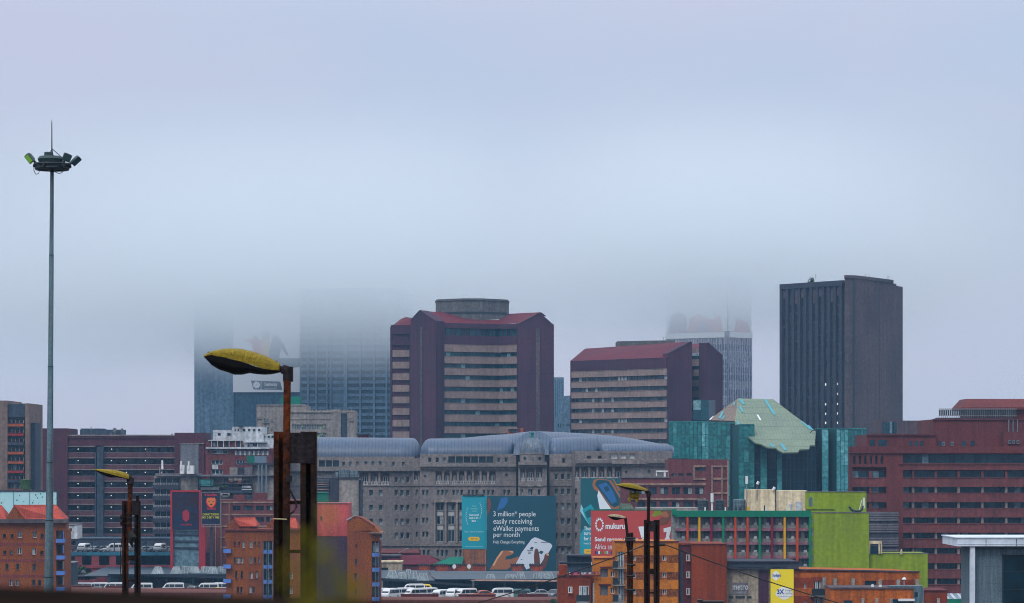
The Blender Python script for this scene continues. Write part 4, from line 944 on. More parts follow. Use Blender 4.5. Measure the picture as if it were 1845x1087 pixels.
def loggia(f, x0, x1, y0, y1, n, w, px=None, baly=6, colw=.5, doors=True):
    """recessed loggia: hole rect; adds columns, balustrade and doors"""
    u0, z0, u1, z1 = f.r(x0, x1, y0, y1, px)
    bk = MB(); bk.quad(f.p(u0, z0, .03), f.p(u1, z0, .03), f.p(u1, z1, .03), f.p(u0, z1, .03), 0)
    T.part('loggia_back', bk, 'sandstone_shade')
    s = f.Y0/F
    for i in range(1, n):
        u = u0+(u1-u0)*i/n; mb = MB(); mb.box(f, u-colw/2, u+colw/2, z0, z1, w-.55, w-.05)
        mb.box(f, u-colw*.7, u+colw*.7, z1-.35, z1, w-.6, w); T.part('column', mb, 'sandstone_trim')
    for i in range(n):
        a = u0+(u1-u0)*i/n + (colw/2 if i else 0)+.02; b = u0+(u1-u0)*(i+1)/n - (colw/2 if i < n-1 else 0)-.02
        if baly:
            mb = MB(); h = baly*s; m = max(3, int((b-a)/.34))
            mb.box(f, a, b, z0+h-.14, z0+h, w-.4, w-.12); mb.box(f, a, b, z0, z0+.1, w-.4, w-.12)
            for k in range(m): c_ = a+(b-a)*(k+.5)/m; mb.box(f, c_-.07, c_+.07, z0+.1, z0+h-.14, w-.33, w-.19)
            T.part('balustrade', mb, 'balustrade')
        if doors: T.window(f, (a+(b-a)*.28, z0+.1, a+(b-a)*.8, z0+(z1-z0)*.66), .05, 'sand2')
        else: T.window(f, (a, z0, b, z1), .05, 'dark')
    return (u0, z0, u1, z1)
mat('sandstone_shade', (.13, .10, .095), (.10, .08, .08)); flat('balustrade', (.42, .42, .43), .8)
W = .9
def block(x0, x1, Ya, Yb, ytop, holes, depth=16, cornices=((842, 849, 1.1), (849, 851, .5)), lowband=True, name='wing'):
    f = Face((x0, Ya), (x1, Yb)); mb = MB()
    mb.mass(f, x0, x1, 0, f.z(ytop), depth, 0, 0); mb.panel(f, 0, f.u(x1), 0, f.z(ytop), [h(f) for h in holes], 0, W)
    for (a, b, o) in cornices: mb.box(f, -.02, f.u(x1)+.02, f.z(b), f.z(a), W, W+o)
    if lowband: mb.box(f, -.02, f.u(x1)+.02, f.z(876), f.z(874), W, W+.25); mb.box(f, -.02, f.u(x1)+.02, f.z(984), f.z(980), W, W+.4)
    T.part(name, mb, 'sandstone'); return f
def wins(f, xs, ys, w, h, st='sand', wo=.12):
    for x in xs:
        for y in ys: T.window(f, f.r(x-w/2, x+w/2, y-h/2, y+h/2), wo, st)
def H(x0, x1, y0, y1): return lambda f: f.r(x0, x1, y0, y1, f_px0)
f_px0 = None
def grid(xs, ys, w, h): return [H(x-w/2, x+w/2, y-h/2, y+h/2) for x in xs for y in ys]
# left wing
RW = [888.5, 915, 940, 965]
lw_x = [602, 617, 632, 652, 669, 686, 714, 724.5, 735]; lw_small = [714, 724.5, 735]
att = [(575, 586), (587.5, 598.5), (600, 611)]
f_px0 = 480
hs = grid([602, 617, 632, 652, 669, 686], RW, 7, 11) + grid(lw_small, [864.5]+RW, 6, 11) + [H(648, 702, 851.5, 874)] + [H(a, b, 829.5, 841) for a, b in att] + grid([619.5, 631.5, 644], [836], 5, 8) + grid([709, 727], [836.5], 5, 8) + grid([600, 640], [864.5], 6, 11)
f = block(480, 748, 712, 712, 823, hs)
wins(f, [602, 617, 632, 652, 669, 686], RW, 7, 11); wins(f, lw_small, [864.5]+RW, 6, 11); wins(f, [619.5, 631.5, 644], [836], 5, 8, 'sand'); wins(f, [709, 727], [836.5], 5, 8, 'sand'); wins(f, [600, 640], [864.5], 6, 11)
for a, b in att: T.window(f, f.r(a, b, 829.5, 841), .12, 'dark')
loggia(f, 648, 702, 851.5, 874, 3, W)
def roundel(f, x, y, r, w=W):
    mb = MB(); c_ = f.p(f.u(x), f.z(y), w+.02); rr = r*f.Y0/F; pts = [c_ + f.U*rr*math.cos(t) + Vector((0, 0, rr*math.sin(t))) for t in [2*math.pi*k/16 for k in range(16)]]
    mb.ngon([p + f.N*.08 for p in pts], 0); T.part('round_window', mb, 'glass_deep')
    mb = MB(); mb.tube([p + f.N*.05 for p in pts] + [pts[0] + f.N*.05], rr*.14, 6, cap=False); T.part('round_frame', mb, 'sandstone_trim')
for x in (659, 672, 685): roundel(f, x, 833.5, 3)
# middle wing
f_px0 = 757
rows = [887.5, 913, 938, 963]
tri = [790, 797.3, 804.6, 817.5, 824.8, 832, 845, 852, 859, 872, 880, 888]
hs = grid([763, 770, 909, 916.5], rows, 4.6, 10) + grid(tri, [887.5], 4.6, 10) + [H(785, 893, 849.5, 872.5)] + [H(808+k*13.7, 808+k*13.7+12.3, 822.5, 834) for k in range(6)] + grid([774.5, 788, 801, 898.5, 912], [829], 6, 9) + [H(786+k*20, 800+k*20, 906, 976) for k in range(5)] + grid([764, 772, 789, 797, 805, 822, 830], [997], 5, 13)
f = block(757, 930, 700, 700, 818, hs, 18, ((836, 841, 1.2), (841, 846, .6)))
wins(f, [763, 770, 909, 916.5], rows, 4.6, 10); wins(f, tri, [887.5], 4.6, 10); wins(f, [774.5, 788, 801, 898.5, 912], [829], 6, 9); wins(f, [764, 772, 789, 797, 805, 822, 830], [997], 5, 13)
loggia(f, 785, 893, 849.5, 872.5, 8, W)
for k in range(6): T.window(f, f.r(808+k*13.7, 808+k*13.7+12.3, 822.5, 834), .1, 'dark')
for k in range(5):
    for (a, b) in ((906, 920), (930, 945), (955, 976)): T.window(f, f.r(787+k*20, 799+k*20, a, b), .1, 'sand2', 'tall_window')
    for (a, b) in ((920.5, 929.5), (945.5, 954.5)):
        mb = MB(); mb.bx(f, 787+k*20, 799+k*20, a, b, .05, .3); T.part('infill_panel', mb, 'balustrade')
for k in range(6):
    mb = MB(); mb.bx(f, 782+k*20, 784.6+k*20, 905, 979, W, W+.45); mb.bx(f, 781.3+k*20, 785.3+k*20, 905, 907, W+.45, W+.6); T.part('pilaster', mb, 'sandstone_trim')
mb = MB(); mb.bx(f, 779, 893, 900, 905, W, W+.6); T.part('cornice', mb, 'sandstone_trim')
roundel(f, 766, 857.5, 2.6); roundel(f, 912.5, 855.5, 2.8)
# joint between left and middle
f_px0 = 744; hs = grid([751], rows, 4, 10); f = block(744, 757.5, 704, 704, 826, hs + [H(746, 753, 850, 871)], 18, ((844, 848, 1.0),)); wins(f, [751], rows, 4, 10)
loggia(f, 746, 753, 850, 871, 1, W, doors=True)
# dome bay, proud of the rest
f = Face((928, 702), (1004, 702)); mb = MB(); mb.mass(f, 928, 1004, 0, f.z(820), 18, 0); T.part('recess_wall', mb, 'sandstone')
f_px0 = 934
hs = [H(937.5, 946.2, 844, 867), H(948.4, 963, 844, 867), H(965.5, 977, 844, 867)] + grid([940, 971.5], [887, 913, 940, 965], 5, 11) + grid([955.5], [887, 913, 940, 965], 8.5, 12)
f = block(934, 985, 692, 692, 841, hs, 12, ((832.5, 838, 1.3), (838, 842, .6)), name='dome_bay')
for a, b in ((937.5, 946.2), (948.4, 963), (965.5, 977)): loggia(f, a, b, 844, 867, 1, W, baly=6)
wins(f, [940, 971.5], [887, 913, 940, 965], 5, 11); wins(f, [955.5], [887, 913, 940, 965], 8.5, 12, 'sand2')
mb = MB(); mb.bx(f, 936, 949, 874.5, 876.5, W, W+.4); mb.bx(f, 948, 963, 874.5, 876.5, W+.0, W+.41); mb.bx(f, 965, 978, 874.5, 876.5, W, W+.4); T.part('hood', mb, 'sandstone_trim')
dc = f.p(f.u(959), 0, -3.4); rD = 22.5*692/F*1.0
mb = MB(); zc_ = f.z(833)
mb.lathe((dc.x, dc.y, 0), [(rD*1.0, zc_), (rD*1.0, f.z(818.5)), (rD*1.04, f.z(818.5)), (rD*1.04, f.z(816)), (0, f.z(816))], 32); T.part('drum', mb, 'sandstone', smooth=False)
mb = MB(); prof = [(rD*.99*math.cos(t), f.z(816)+ (f.z(788)-f.z(816))*math.sin(t)) for t in [math.pi/2*k/12 for k in range(13)]]
mb.lathe((dc.x, dc.y, 0), prof, 40); dm = T.part('dome', mb, 'vault_pale', smooth=True)
mb = MB()
for k in range(28):
    a_ = 2*math.pi*k/28; mb.tube([Vector((dc.x+r_*1.005*math.cos(a_), dc.y+r_*1.005*math.sin(a_), z_)) for r_, z_ in prof[:-1]], .07, 4, cap=False)
T.part('rib', mb, 'vault_pale', parent=dm)
mb = MB(); mb.lathe((dc.x, dc.y, f.z(789)), [(.55, 0), (.6, .3), (.35, .4), (.35, 1.0), (.5, 1.1), (0, 1.6)], 12); T.part('finial', mb, 'tank_green', parent=dm)
for a_ in (-.62, 0, .62):
    c_ = Vector((dc.x + math.sin(a_)*rD*1.01, dc.y - math.cos(a_)*rD*1.01, f.z(826))); g = wf(c_.x, c_.y, a_); mb = MB()
    mb.ngon([g.p(.42*math.cos(t), c_.z+.42*math.sin(t), .05) for t in [2*math.pi*k/14 for k in range(14)]]); T.part('round_window', mb, 'grey_panel' if a_ == 0 else 'glass_deep')
# right wings
f_px0 = 990
hs = grid([1002, 1013.5, 1024.5], [859, 886, 912.5, 939.5, 966, 993], 6.5, 11.5) + grid([1015.5, 1037], [830.5], 6, 9)
f = block(990, 1041, 698, 698, 818, hs, 18, ((836, 841, 1.2), (841, 846, .6))); wins(f, [1002, 1013.5, 1024.5], [859, 886, 912.5, 939.5, 966, 993], 6.5, 11.5); wins(f, [1015.5, 1037], [830.5], 6, 9)
f_px0 = 1035
hs = grid([1037], [886, 912.5, 939.5, 966], 3.5, 12) + [H(1046.5, 1119, 842, 866), H(1035.5, 1043, 842, 866)] + [H(1099+k*15.5, 1112+k*15.5, 817.5, 827) for k in range(3)] + grid([1168, 1184], [851], 5, 8) + grid([1060, 1080], [824], 8, 5)
f = block(1035, 1210, 693, 696, 813, hs, 24, ((829, 835, 1.3), (835, 840, .7)), lowband=False)
wins(f, [1037], [886, 912.5, 939.5, 966], 3.5, 12); wins(f, [1168, 1184], [851], 5, 8, 'sand')
loggia(f, 1046.5, 1119, 842, 866, 5, W); loggia(f, 1035.5, 1043, 842, 866, 1, W)
style('white', 3, ['balustrade', 'white_glass', 'balustrade'], .1, False, 2)
glass('white_glass', (.5, .55, .58), (.55, .6, .62), (.62, .66, .68), .4, .8)
for k in range(3): T.window(f, f.r(1099+k*15.5, 1112+k*15.5, 817.5, 827), .3, 'white')
roundel(f, 1127, 850.5, 2.2); roundel(f, 1146, 849.5, 2.4)
for x in (1083, 1096.5, 1115, 1130.5, 1146, 1160): 
    mb = MB(); mb.bx(f, x, x+1.5, 815, 829, W, W+.25); T.part('pilaster', mb, 'sandstone_trim')
mb = MB(); mb.bx(f, 1040, 1210, 827, 829, W, W+.35); mb.bx(f, 1100, 1164, 830, 836, W+1.31, W+1.4); T.part('cornice', mb, 'sandstone_trim')
# barrel vault roofs
def vault(pathpts, n=10, back=1.0, m='vault_blue', name='vault_roof'):
    """pathpts: (px, Y, y_eave, y_top, run metres) left to right; quarter-round profile to the ridge then down behind"""
    rings = []
    for (x, Y, ye, yt, run) in pathpts:
        A = P3(x, ye, Y); h = (ye-yt)*Y/F; r = []
        for k in range(n+1):
            t = math.pi/2*k/n; r.append(A + Vector((0, run*(1-math.cos(t)), h*math.sin(t))))
        for k in range(1, n+1):
            t = math.pi/2*k/n; r.append(A + Vector((0, run*(1+back*math.sin(t)), h*math.cos(t))))
        rings.append(r)
    mb = MB(); mb.loft(rings, closed=False, caps=False); return T.part(name, mb, m, smooth=True)
def capsule(x0, x1, Y0, Y1, ye, yt0, yt1, run, hip):
    """rounded ends"""
    pts = []
    for k in range(7):
        t = math.pi/2*k/6; q = 1-math.cos(t); sn = math.sin(t)
        x = x0 + hip*(1-math.cos(t)); pts.append((x, Y0 + (1-sn)*run*.9 - .9, ye, ye+(yt0-ye)*max(.02, sn), run*max(.12, sn)))
    for k in range(1, 12):
        u = k/12; pts.append((x0+hip+(x1-hip-x0-hip)*u, Y0+(Y1-Y0)*u-.9, ye, yt0+(yt1-yt0)*u, run))
    for k in range(7):
        t = math.pi/2*k/6; cs = math.cos(t)
        x = x1 - hip*(1-math.sin(t)); pts.append((x, Y1 + (1-cs)*run*.9 - .9, ye, ye+(yt1-ye)*max(.02, cs), run*max(.12, cs)))
    return pts
vault(capsule(478, 758, 712, 712, 823, 787, 789, 7, 16)); vault(capsule(757, 930, 700, 700, 818.5, 790, 789, 6, 17))
vault([(870, 716, 820, 806, 8), (900, 716, 820, 786, 9), (935, 717, 820, 779, 9.5), (960, 718, 820, 776.5, 10), (985, 718, 820, 777, 10), (1020, 719, 820, 778.5, 10), (1060, 722, 820, 781, 10), (1100, 726, 820, 784, 10), (1140, 730, 820, 789, 10), (1180, 736, 820, 797, 9), (1215, 742, 820, 803, 8)], name='vault_roof')
vault([(800, 720, 800, 795, 4), (830, 722, 800, 789, 8), (880, 724, 800, 784, 9), (940, 726, 800, 780, 10), (975, 728, 800, 778, 10)])
vault(capsule(986, 1083, 698, 700, 818.5, 789, 786, 6, 12)); vault(capsule(1081, 1212, 694, 697, 814, 799.5, 799.5, 5, 9))
mb = MB(); mb.mass(Face((900, 722), (1215, 735)), 900, 1215, 0, PZ(821, 722), 10, -2); T.part('rear_wall', mb, 'sandstone')
A0 = P3(964.5, 820, 699); hw_ = 39.5*699/F; hh_ = 43*699/F; rings = []
for dy, k_ in ((0, 1), (3, 1), (9, .97), (16, .9)):
    rings.append([Vector((A0.x-hw_*k_*math.cos(t), A0.y+dy+4.5*math.sin(t), A0.z+hh_*k_*math.sin(t)**.85)) for t in [math.pi*j/20 for j in range(21)]])
mb = MB(); mb.loft(rings, closed=False, caps=False); mb.ngon(rings[0][::-1]); T.part('vault_roof', mb, 'vault_blue')
# round stair dome at the far left end
dc2 = P3(497, 826, 715); mb = MB(); r2 = 20*715/F
mb.lathe((dc2.x, dc2.y-2, 0), [(r2, 0), (r2, dc2.z), (r2*1.05, dc2.z), (r2*1.05, dc2.z+.4)] , 24); T.part('stair_tower', mb, 'sandstone')
mb = MB(); mb.lathe((dc2.x, dc2.y-2, dc2.z+.3), [(r2*math.cos(t), 4.0*math.sin(t)) for t in [math.pi/2*k/8 for k in range(9)]], 24); T.part('dome', mb, 'vault_blue', smooth=True)
T.finish(95)

# ---------------------------------------------------------------- white-topped brick building
mat('dull_red_brick', (.14, .045, .045), (.10, .036, .042), fine=2.2)
mat('white_wall', (.52, .55, .58), (.40, .43, .47), scale=.2, fine=1.5, streak=.2)
T = Thing('brick_flats', 'red brick flats with stepped white top storeys between block and lamp post', 'apartment block', (PX(440, 705), 705, 0))
f = Face((372, 705), (520, 705)); mb = MB(); hs = [f.r(a, b, y0, y1) for a, b, y0, y1 in ((381, 411, 811, 818), (381, 402, 829, 837), (381, 402, 846, 855), (426, 442, 829, 837))]
hs += [f.r(427+k*8.2, 433.5+k*8.2, 813, 820) for k in range(7)]
mb.mass(f, 372, 520, 0, f.z(808), 14, 0); mb.panel(f, f.u(372), f.u(490), 0, f.z(808), hs, 0, .5); mb.mass(f, 372, 436, f.z(808), f.z(794), 10, .2)
T.part('wall', mb, 'dull_red_brick')
style('flat_w', 3, ['white_wall', 'glass_deep', 'white_wall'], .14, True)
for r in hs: T.window(f, r, .08, 'flat_w')
for k in range(8):
    mb = MB(); mb.bx(f, 425+k*8.2-2+.6, 427+k*8.2-.2, 812.5, 820.5, .5, .6); T.part('pier', mb, 'white_wall')
mb = MB(); mb.bx(f, 372, 486, 806, 809, .5, 1.6); mb.bx(f, 376, 437, 793, 794.5, -.5, 1.0); mb.bx(f, 383, 393.5, 838, 845.5, .5, .7); T.part('balcony_slab', mb, 'white_wall')
for x in (381, 392, 403, 413, 424, 434):
    mb = MB(); mb.bx(f, x, x+.8, 794.5, 806, .8, .95); T.part('post', mb, 'white_wall')
for (a, b) in ((384, 389), (395, 400), (407, 412), (428, 433)): T.window(f, f.r(a, b, 797, 805), .25, 'dark')
mb = MB(); mb.mass(f, 382, 420, f.z(794), f.z(775), 8, -2); mb.mass(f, 417, 474, f.z(806), f.z(769), 9, -1.5); mb.mass(f, 472, 520, f.z(806), f.z(782), 9, -2); mb.mass(f, 440, 492, f.z(808), f.z(800), 4, -.5); T.part('penthouse', mb, 'white_wall')
for (a, b, y0, y1, w) in ((391, 396, 780, 785, -1.95), (408, 414, 780, 785, -1.95), (416, 418, 780, 785, -1.9), (422, 424, 773, 777, -1.45), (427, 429.5, 773, 777, -1.45), (437, 441, 773, 777, -1.45), (446, 450, 773, 777, -1.45), (455, 459, 773, 777, -1.45), (464, 468, 773, 777, -1.45), (475, 477, 786, 788, -1.95), (481, 485, 785, 789, -1.95), (488, 492, 785, 789, -1.95), (446, 449, 798, 806, -.45), (455, 464, 799, 804, -.45)):
    T.window(f, f.r(a, b, y0, y1), w, 'dark')
mb = MB(); mb.bx(f, 441, 480, 796.5, 797.5, -2, .8); T.part('canopy', mb, 'white_wall')
for x in (445, 464): mb = MB(); mb.bx(f, x, x+.7, 797.5, 806, .5, .6); T.part('post', mb, 'white_wall')
mb = MB(); mb.tube([P3(434, 770, 706), P3(434, 766, 706)], .6, 6); T.part('vent', mb, 'slate_dark')
T.finish()
# ---------------------------------------------------------------- green glass building with a faceted pale roof
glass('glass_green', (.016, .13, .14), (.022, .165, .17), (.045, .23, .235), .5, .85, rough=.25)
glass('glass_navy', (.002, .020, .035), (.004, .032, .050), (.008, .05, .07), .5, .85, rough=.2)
glass('glass_aqua', (.05, .24, .27), (.075, .30, .33), (.12, .36, .40), .5, .85, rough=.25)  # on the bays, pale and navy tints stand for reflected sky and dark surroundings
flat('mull_green', (.015, .07, .08), .5)
mat('roof_sage', (.17, .215, .16), (.135, .175, .135), rough=.6, scale=.12, fine=1.4, fa=.2, streak=.0, seams=(0, .85, .16, .22), course=(2, 1.75, .08, .3))
mat('roof_brownish', (.17, .13, .105), (.14, .11, .09), rough=.6, scale=.12, fine=1.4, fa=.2, seams=(0, .85, .16, .22), course=(2, 1.75, .08, .3))
flat('glass_cyan', (.03, .27, .34), .5, .3); 
T = Thing('glass_building', 'teal mirrored glass building with a big faceted sage-green sloping roof', 'office building', (PX(1380, 765), 765, 0))
def volume_glass(x0, x1, Ya, Yb, y0, z0, strips, depth=14):
    """strips: list of (xa, xb, material)"""
    f = Face((x0, Ya), (x1, Yb)); mb = MB(); mb.mass(f, x0, x1, 0, f.z(y0), depth); T.part('core', mb, 'mull_green')
    for xa, xb, m in strips:
        g = MB(); curtain(g, f, f.u(xa), f.u(xb), z0, f.z(y0)-.15, .03, 1.15, 3.1, 0, 1, .1); T.part('curtain_wall', g, [m, 'mull_green'])
    g = MB(); g.bx(f, x0, x1, y0-.8, y0+1.6, -.2, .2); T.part('parapet', g, 'glass_green')
    return f
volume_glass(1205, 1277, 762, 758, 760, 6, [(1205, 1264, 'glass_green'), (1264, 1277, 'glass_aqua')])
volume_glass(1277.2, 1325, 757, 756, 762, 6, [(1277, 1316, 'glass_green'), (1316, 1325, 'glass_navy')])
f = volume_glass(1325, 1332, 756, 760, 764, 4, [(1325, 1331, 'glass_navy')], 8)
# body under the roof: saw-toothed bays, reflected sky and dark painted in as tints
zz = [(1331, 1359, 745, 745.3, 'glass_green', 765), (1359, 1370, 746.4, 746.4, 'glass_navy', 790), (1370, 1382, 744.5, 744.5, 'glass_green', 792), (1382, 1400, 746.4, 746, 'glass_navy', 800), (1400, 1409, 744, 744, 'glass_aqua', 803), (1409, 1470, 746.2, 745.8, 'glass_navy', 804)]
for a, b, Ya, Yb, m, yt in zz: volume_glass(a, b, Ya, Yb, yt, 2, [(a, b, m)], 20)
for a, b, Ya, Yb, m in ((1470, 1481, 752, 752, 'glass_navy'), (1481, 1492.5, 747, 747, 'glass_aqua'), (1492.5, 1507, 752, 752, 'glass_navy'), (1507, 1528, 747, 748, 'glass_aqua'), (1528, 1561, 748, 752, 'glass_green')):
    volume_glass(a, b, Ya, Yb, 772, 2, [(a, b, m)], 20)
# the roof planes
def plane_pts(A, n, pts):
    o = Vector((0, 0, ZC)); out = []
    for x, y in pts:
        k = Vector(((x-CX)/F, 1, (HY-y)/F)); out.append(o + k*((A-o).dot(n)/k.dot(n)))
    return out
A = P3(1329, 718, 778); B = P3(1410, 719, 778); C_ = P3(1400, 812, 734)
n = (B-A).cross(C_-A).normalized()
main = plane_pts(A, n, [(1329, 718), (1393, 719.5), (1410, 734), (1428, 747), (1450, 762), (1470, 778), (1468, 802), (1459, 802.5), (1458, 809), (1440, 810), (1438, 815), (1411, 815.5), (1400, 810), (1399, 807.5), (1382, 806), (1371, 800), (1361, 798), (1345, 785), (1324, 769), (1324, 759)])
mb = MB(); 
def slab(mb, pts, t=.35, mi=0):
    n_ = (pts[1]-pts[0]).cross(pts[2]-pts[0]).normalized()
    if n_.z < 0: n_ = -n_
    lo = [p - n_*t for p in pts]; mb.ngon(pts, mi); mb.ngon(lo[::-1], mi)
    for i in range(len(pts)): j = (i+1) % len(pts); mb.quad(pts[j], pts[i], lo[i], lo[j], mi)
slab(mb, main); rf = T.part('roof', mb, 'roof_sage')
L0 = P3(1277, 757, 770); L1 = P3(1329, 718, 778); L2 = P3(1324, 759, plane_pts(A, n, [(1324, 759)])[0].y)
mb = MB(); slab(mb, [L0, L1, L2]); lr = T.part('roof', mb, 'roof_brownish')
bk0 = P3(1350, 745, 800); mb = MB()
slab(mb, [L1, P3(1393, 719.5, plane_pts(A, n, [(1393, 719.5)])[0].y), P3(1440, 775, 800), P3(1300, 770, 800)]); slab(mb, [P3(1393, 719.5, plane_pts(A, n, [(1393, 719.5)])[0].y), plane_pts(A, n, [(1470, 778)])[0], P3(1440, 775, 800)]); T.part('roof', mb, 'roof_sage')
for q, m, pl in (([(1331, 721), (1335, 719), (1343, 729), (1339, 730)], 'glass_cyan', 0), ([(1331, 733), (1334, 732), (1341, 744), (1337, 744)], 'glass_cyan', 0), ([(1376, 720.5), (1380.5, 720.5), (1398, 748), (1393, 748)], 'glass_cyan', 0), ([(1363, 748), (1366, 748), (1372, 758), (1369, 758.5)], 'white_paint', 0), ([(1326, 759), (1329, 759.5), (1335, 769), (1331, 769.5)], 'glass_cyan', 0), ([(1386, 800), (1391, 800), (1396, 806), (1391, 806)], 'glass_cyan', 0), ([(1405, 800), (1410, 800), (1418, 812), (1413, 812.5)], 'glass_cyan', 0), ([(1442, 759), (1445, 759), (1462, 774), (1459, 775)], 'glass_cyan', 0), ([(1455, 767), (1458, 767), (1466, 776), (1463, 776)], 'glass_cyan', 0)):
    P_ = plane_pts(A, n, q); nn_ = n if n.z > 0 else -n
    mb = MB(); mb.ngon([p+nn_*.12 for p in P_]); T.part('rooflight', mb, m, parent=rf)
n2 = (L1-L0).cross(L2-L0).normalized(); n2 = n2 if n2.z > 0 else -n2
for q in ([(1283, 752), (1287, 750), (1281, 757), (1278, 757)], [(1300, 744), (1306, 740), (1299, 754), (1294, 755)], [(1322, 727), (1326, 723), (1324, 730), (1320, 731)], [(1299, 756), (1307, 748), (1305, 754), (1301, 757)]):
    mb = MB(); mb.ngon([p+n2*.12 for p in plane_pts(L0, n2, q)]); T.part('rooflight', mb, 'glass_cyan' if q[0][0] != 1283 else 'white_paint', parent=lr)
mb = MB(); mb.tube([P3(1459, 781, 736), P3(1464, 776, 736), P3(1476, 775, 736)], .12, 6); mb.tube([P3(1470, 776, 736), P3(1472, 769, 736), P3(1476, 766, 737)], .1, 6); T.part('crane_arm', mb, 'mullion_dark')

# ---------------------------------------------------------------- big red-brown block at the right edge
mat('oxide_brick', (.118, .036, .034), (.092, .030, .032), scale=.1, fine=2, fa=.25, streak=.15)
mat('oxide_band', (.142, .050, .048), (.112, .043, .044), scale=.15, fine=1.6, fa=.25, streak=.2)
T = Thing('office_block', 'wide red-brown brick office block with dark ribbon windows at right edge', 'office block', (PX(1690, 575), 575, 0))
f = Face((1530, 573), (1900, 573)); mb = MB()
mb.prism([pt(1530, 574.2), pt(1900, 574.2), pt(1890, 604), pt(1531, 604)], 0, f.z(812))
mb.bx(f, 1530, 1900, 806, 817, -1.2, .4); mb.prism([pt(1531, 573.2), pt(1900, 573.2), pt(1890, 603), pt(1532, 603)], f.z(806), f.z(804.5))
mb.box(f, f.u(1597), f.u(1627), 0, f.z(817), -1.2, 0); mb.box(f, f.u(1530), f.u(1536), 0, f.z(817), -1.2, 0)
T.part('wall', mb, 'oxide_brick')
for i in range(6):
    g = MB(); g.bx(f, 1537+i*9.9, 1541.5+i*9.9, 822, 836, -1.1, -.9); T.part('window', g, 'glass_deep')
g = MB(); hs = [f.r(1537+i*9.9, 1541.5+i*9.9, 822, 836) for i in range(6)]; g.panel(f, f.u(1536), f.u(1597), f.z(842), f.z(817), hs, -1.2, 0); T.part('parapet', g, 'oxide_brick')
yy = [849, 876.5, 904, 931.5, 959, 986.5, 1014, 1041.5, 1069]
g = MB(); u0, z0, u1, z1 = f.r(1627, 1900, 819, 836); ribbon(g, f, u0, u1, z0, z1, -1.1, 1.3, .08); T.part('window_band', g, ['glass_deep', 'mullion_dark'])
g = MB(); g.bx(f, 1627, 1900, 836, 847, -1.15, .1); g.bx(f, 1618, 1900, 835, 837, -1.1, .3); T.part('spandrel', g, 'oxide_band')
for i, y in enumerate(yy):
    for a, b in ((1536, 1597), (1627, 1900)):
        if a == 1536 and i > 2: continue
        g = MB(); u0, z0, u1, z1 = f.r(a, b, y, y+12.5); ribbon(g, f, u0, u1, z0, z1, -1.1, 1.3, .08); T.part('window_band', g, ['glass_deep', 'mullion_dark'])
        g = MB(); g.bx(f, a, b, y+12, y+28.5, -1.15, .1); g.bx(f, a, b, y+11.6, y+13, -1.1, .22); T.part('spandrel', g, 'oxide_band')
    for x in (1645.5, 1686.5, 1727.5, 1770.5, 1813.5, 1856):
        g = MB(); g.bx(f, x-2.2, x+2.2, y, y+12.5, -1.05, -.25); T.part('column', g, 'coping' if i > 0 else 'oxide_band')
    if i < 3: g = MB(); g.bx(f, 1566, 1571, y, y+12.5, -1.05, -.2); T.part('column', g, 'oxide_band')
mb = MB(); mb.box(f, f.u(1530), f.u(1597), 0, f.z(930), -1.2, -.02); T.part('lower_wall', mb, 'oxide_brick')
mb = MB(); mb.mass(f, 1566, 1692, f.z(806), f.z(783), 20, -4); mb.bx(f, 1566, 1692, 782, 784.5, -4, -3.6); T.part('set_back_storey', mb, 'oxide_brick')
for (a, b, y0, y1) in ((1571, 1581, 792, 805), (1587, 1603, 792, 805), (1643.5, 1648.5, 794.5, 804), (1653, 1659, 794.5, 804), (1663, 1669, 794.5, 804)):
    g = MB(); g.bx(f, a, b, y0, y1, -3.99, -3.9); T.part('window', g, 'glass_deep')
mb = MB(); mb.mass(f, 1688, 1900, f.z(806), f.z(755), 22, -5); mb.bx(f, 1687, 1900, 754, 756.5, -5, -4.7); mb.mass(f, 1813, 1900, f.z(806), f.z(778), 6, -2.5); T.part('penthouse', mb, 'oxide_brick')
for x in (1732, 1768): g = MB(); g.bx(f, x, x+1.2, 762, 806, -4.99, -4.85); T.part('downpipe', g, 'oxide_band')
for (a, b, y0, y1) in ((1699, 1706, 795, 805), (1740, 1747, 795, 804), (1756, 1763, 794, 804)):
    g = MB(); g.bx(f, a, b, y0, y1, -4.99, -4.9); T.part('window', g, 'glass_deep')
for (a, w_) in ((1703.5, -4.7), (1719.5, -4.7), (1820, -2.2), (1826.5, -2.2), (1835, -2.2)):
    g = MB(); y = 796 if a < 1800 else 793; g.bx(f, a, a+5, y, y+7, w_-.3, w_+.2, 0); T.part('air_conditioner', g, 'grey_panel')
    g = MB(); c_ = f.p(f.u(a+2.5), f.z(y+3.5), w_+.21); g.ngon([c_+f.U*.2*math.cos(t)+Vector((0, 0, .2*math.sin(t))) for t in [2*math.pi*k/10 for k in range(10)]]); T.part('fan', g, 'mullion_dark')
for x in (1825, 1833, 1841): g = MB(); g.tube([f.p(f.u(x), f.z(778), -4.8), f.p(f.u(x), f.z(756), -4.8)], .14, 6); T.part('pipe', g, 'grey_panel')
mb = MB(); mb.bx(f, 1697, 1842, 752, 755, -9, -5.1); T.part('plinth', mb, 'slate_dark')
n_ = 36
for i in range(n_):
    x = 1700+i*(1842-1700)/n_; g = MB(); g.bx(f, x+.3, x+2.9, 738, 748, -6.2, -6.05, 0); g.bx(f, x, x+.35, 736, 752.5, -6.3, -5.95, 1); T.part('louvre', g, ['mullion_dark', 'rail_grey'])
mb = MB(); mb.bx(f, 1700, 1842, 735.5, 737, -6.4, -5.9); mb.bx(f, 1700, 1842, 748.2, 749.2, -6.4, -5.9); T.part('rail', mb, 'rail_grey')
mb = MB(); mb.mass(f, 1760, 1900, f.z(755), f.z(737), 14, -8); T.part('roof_house', mb, 'oxide_brick')
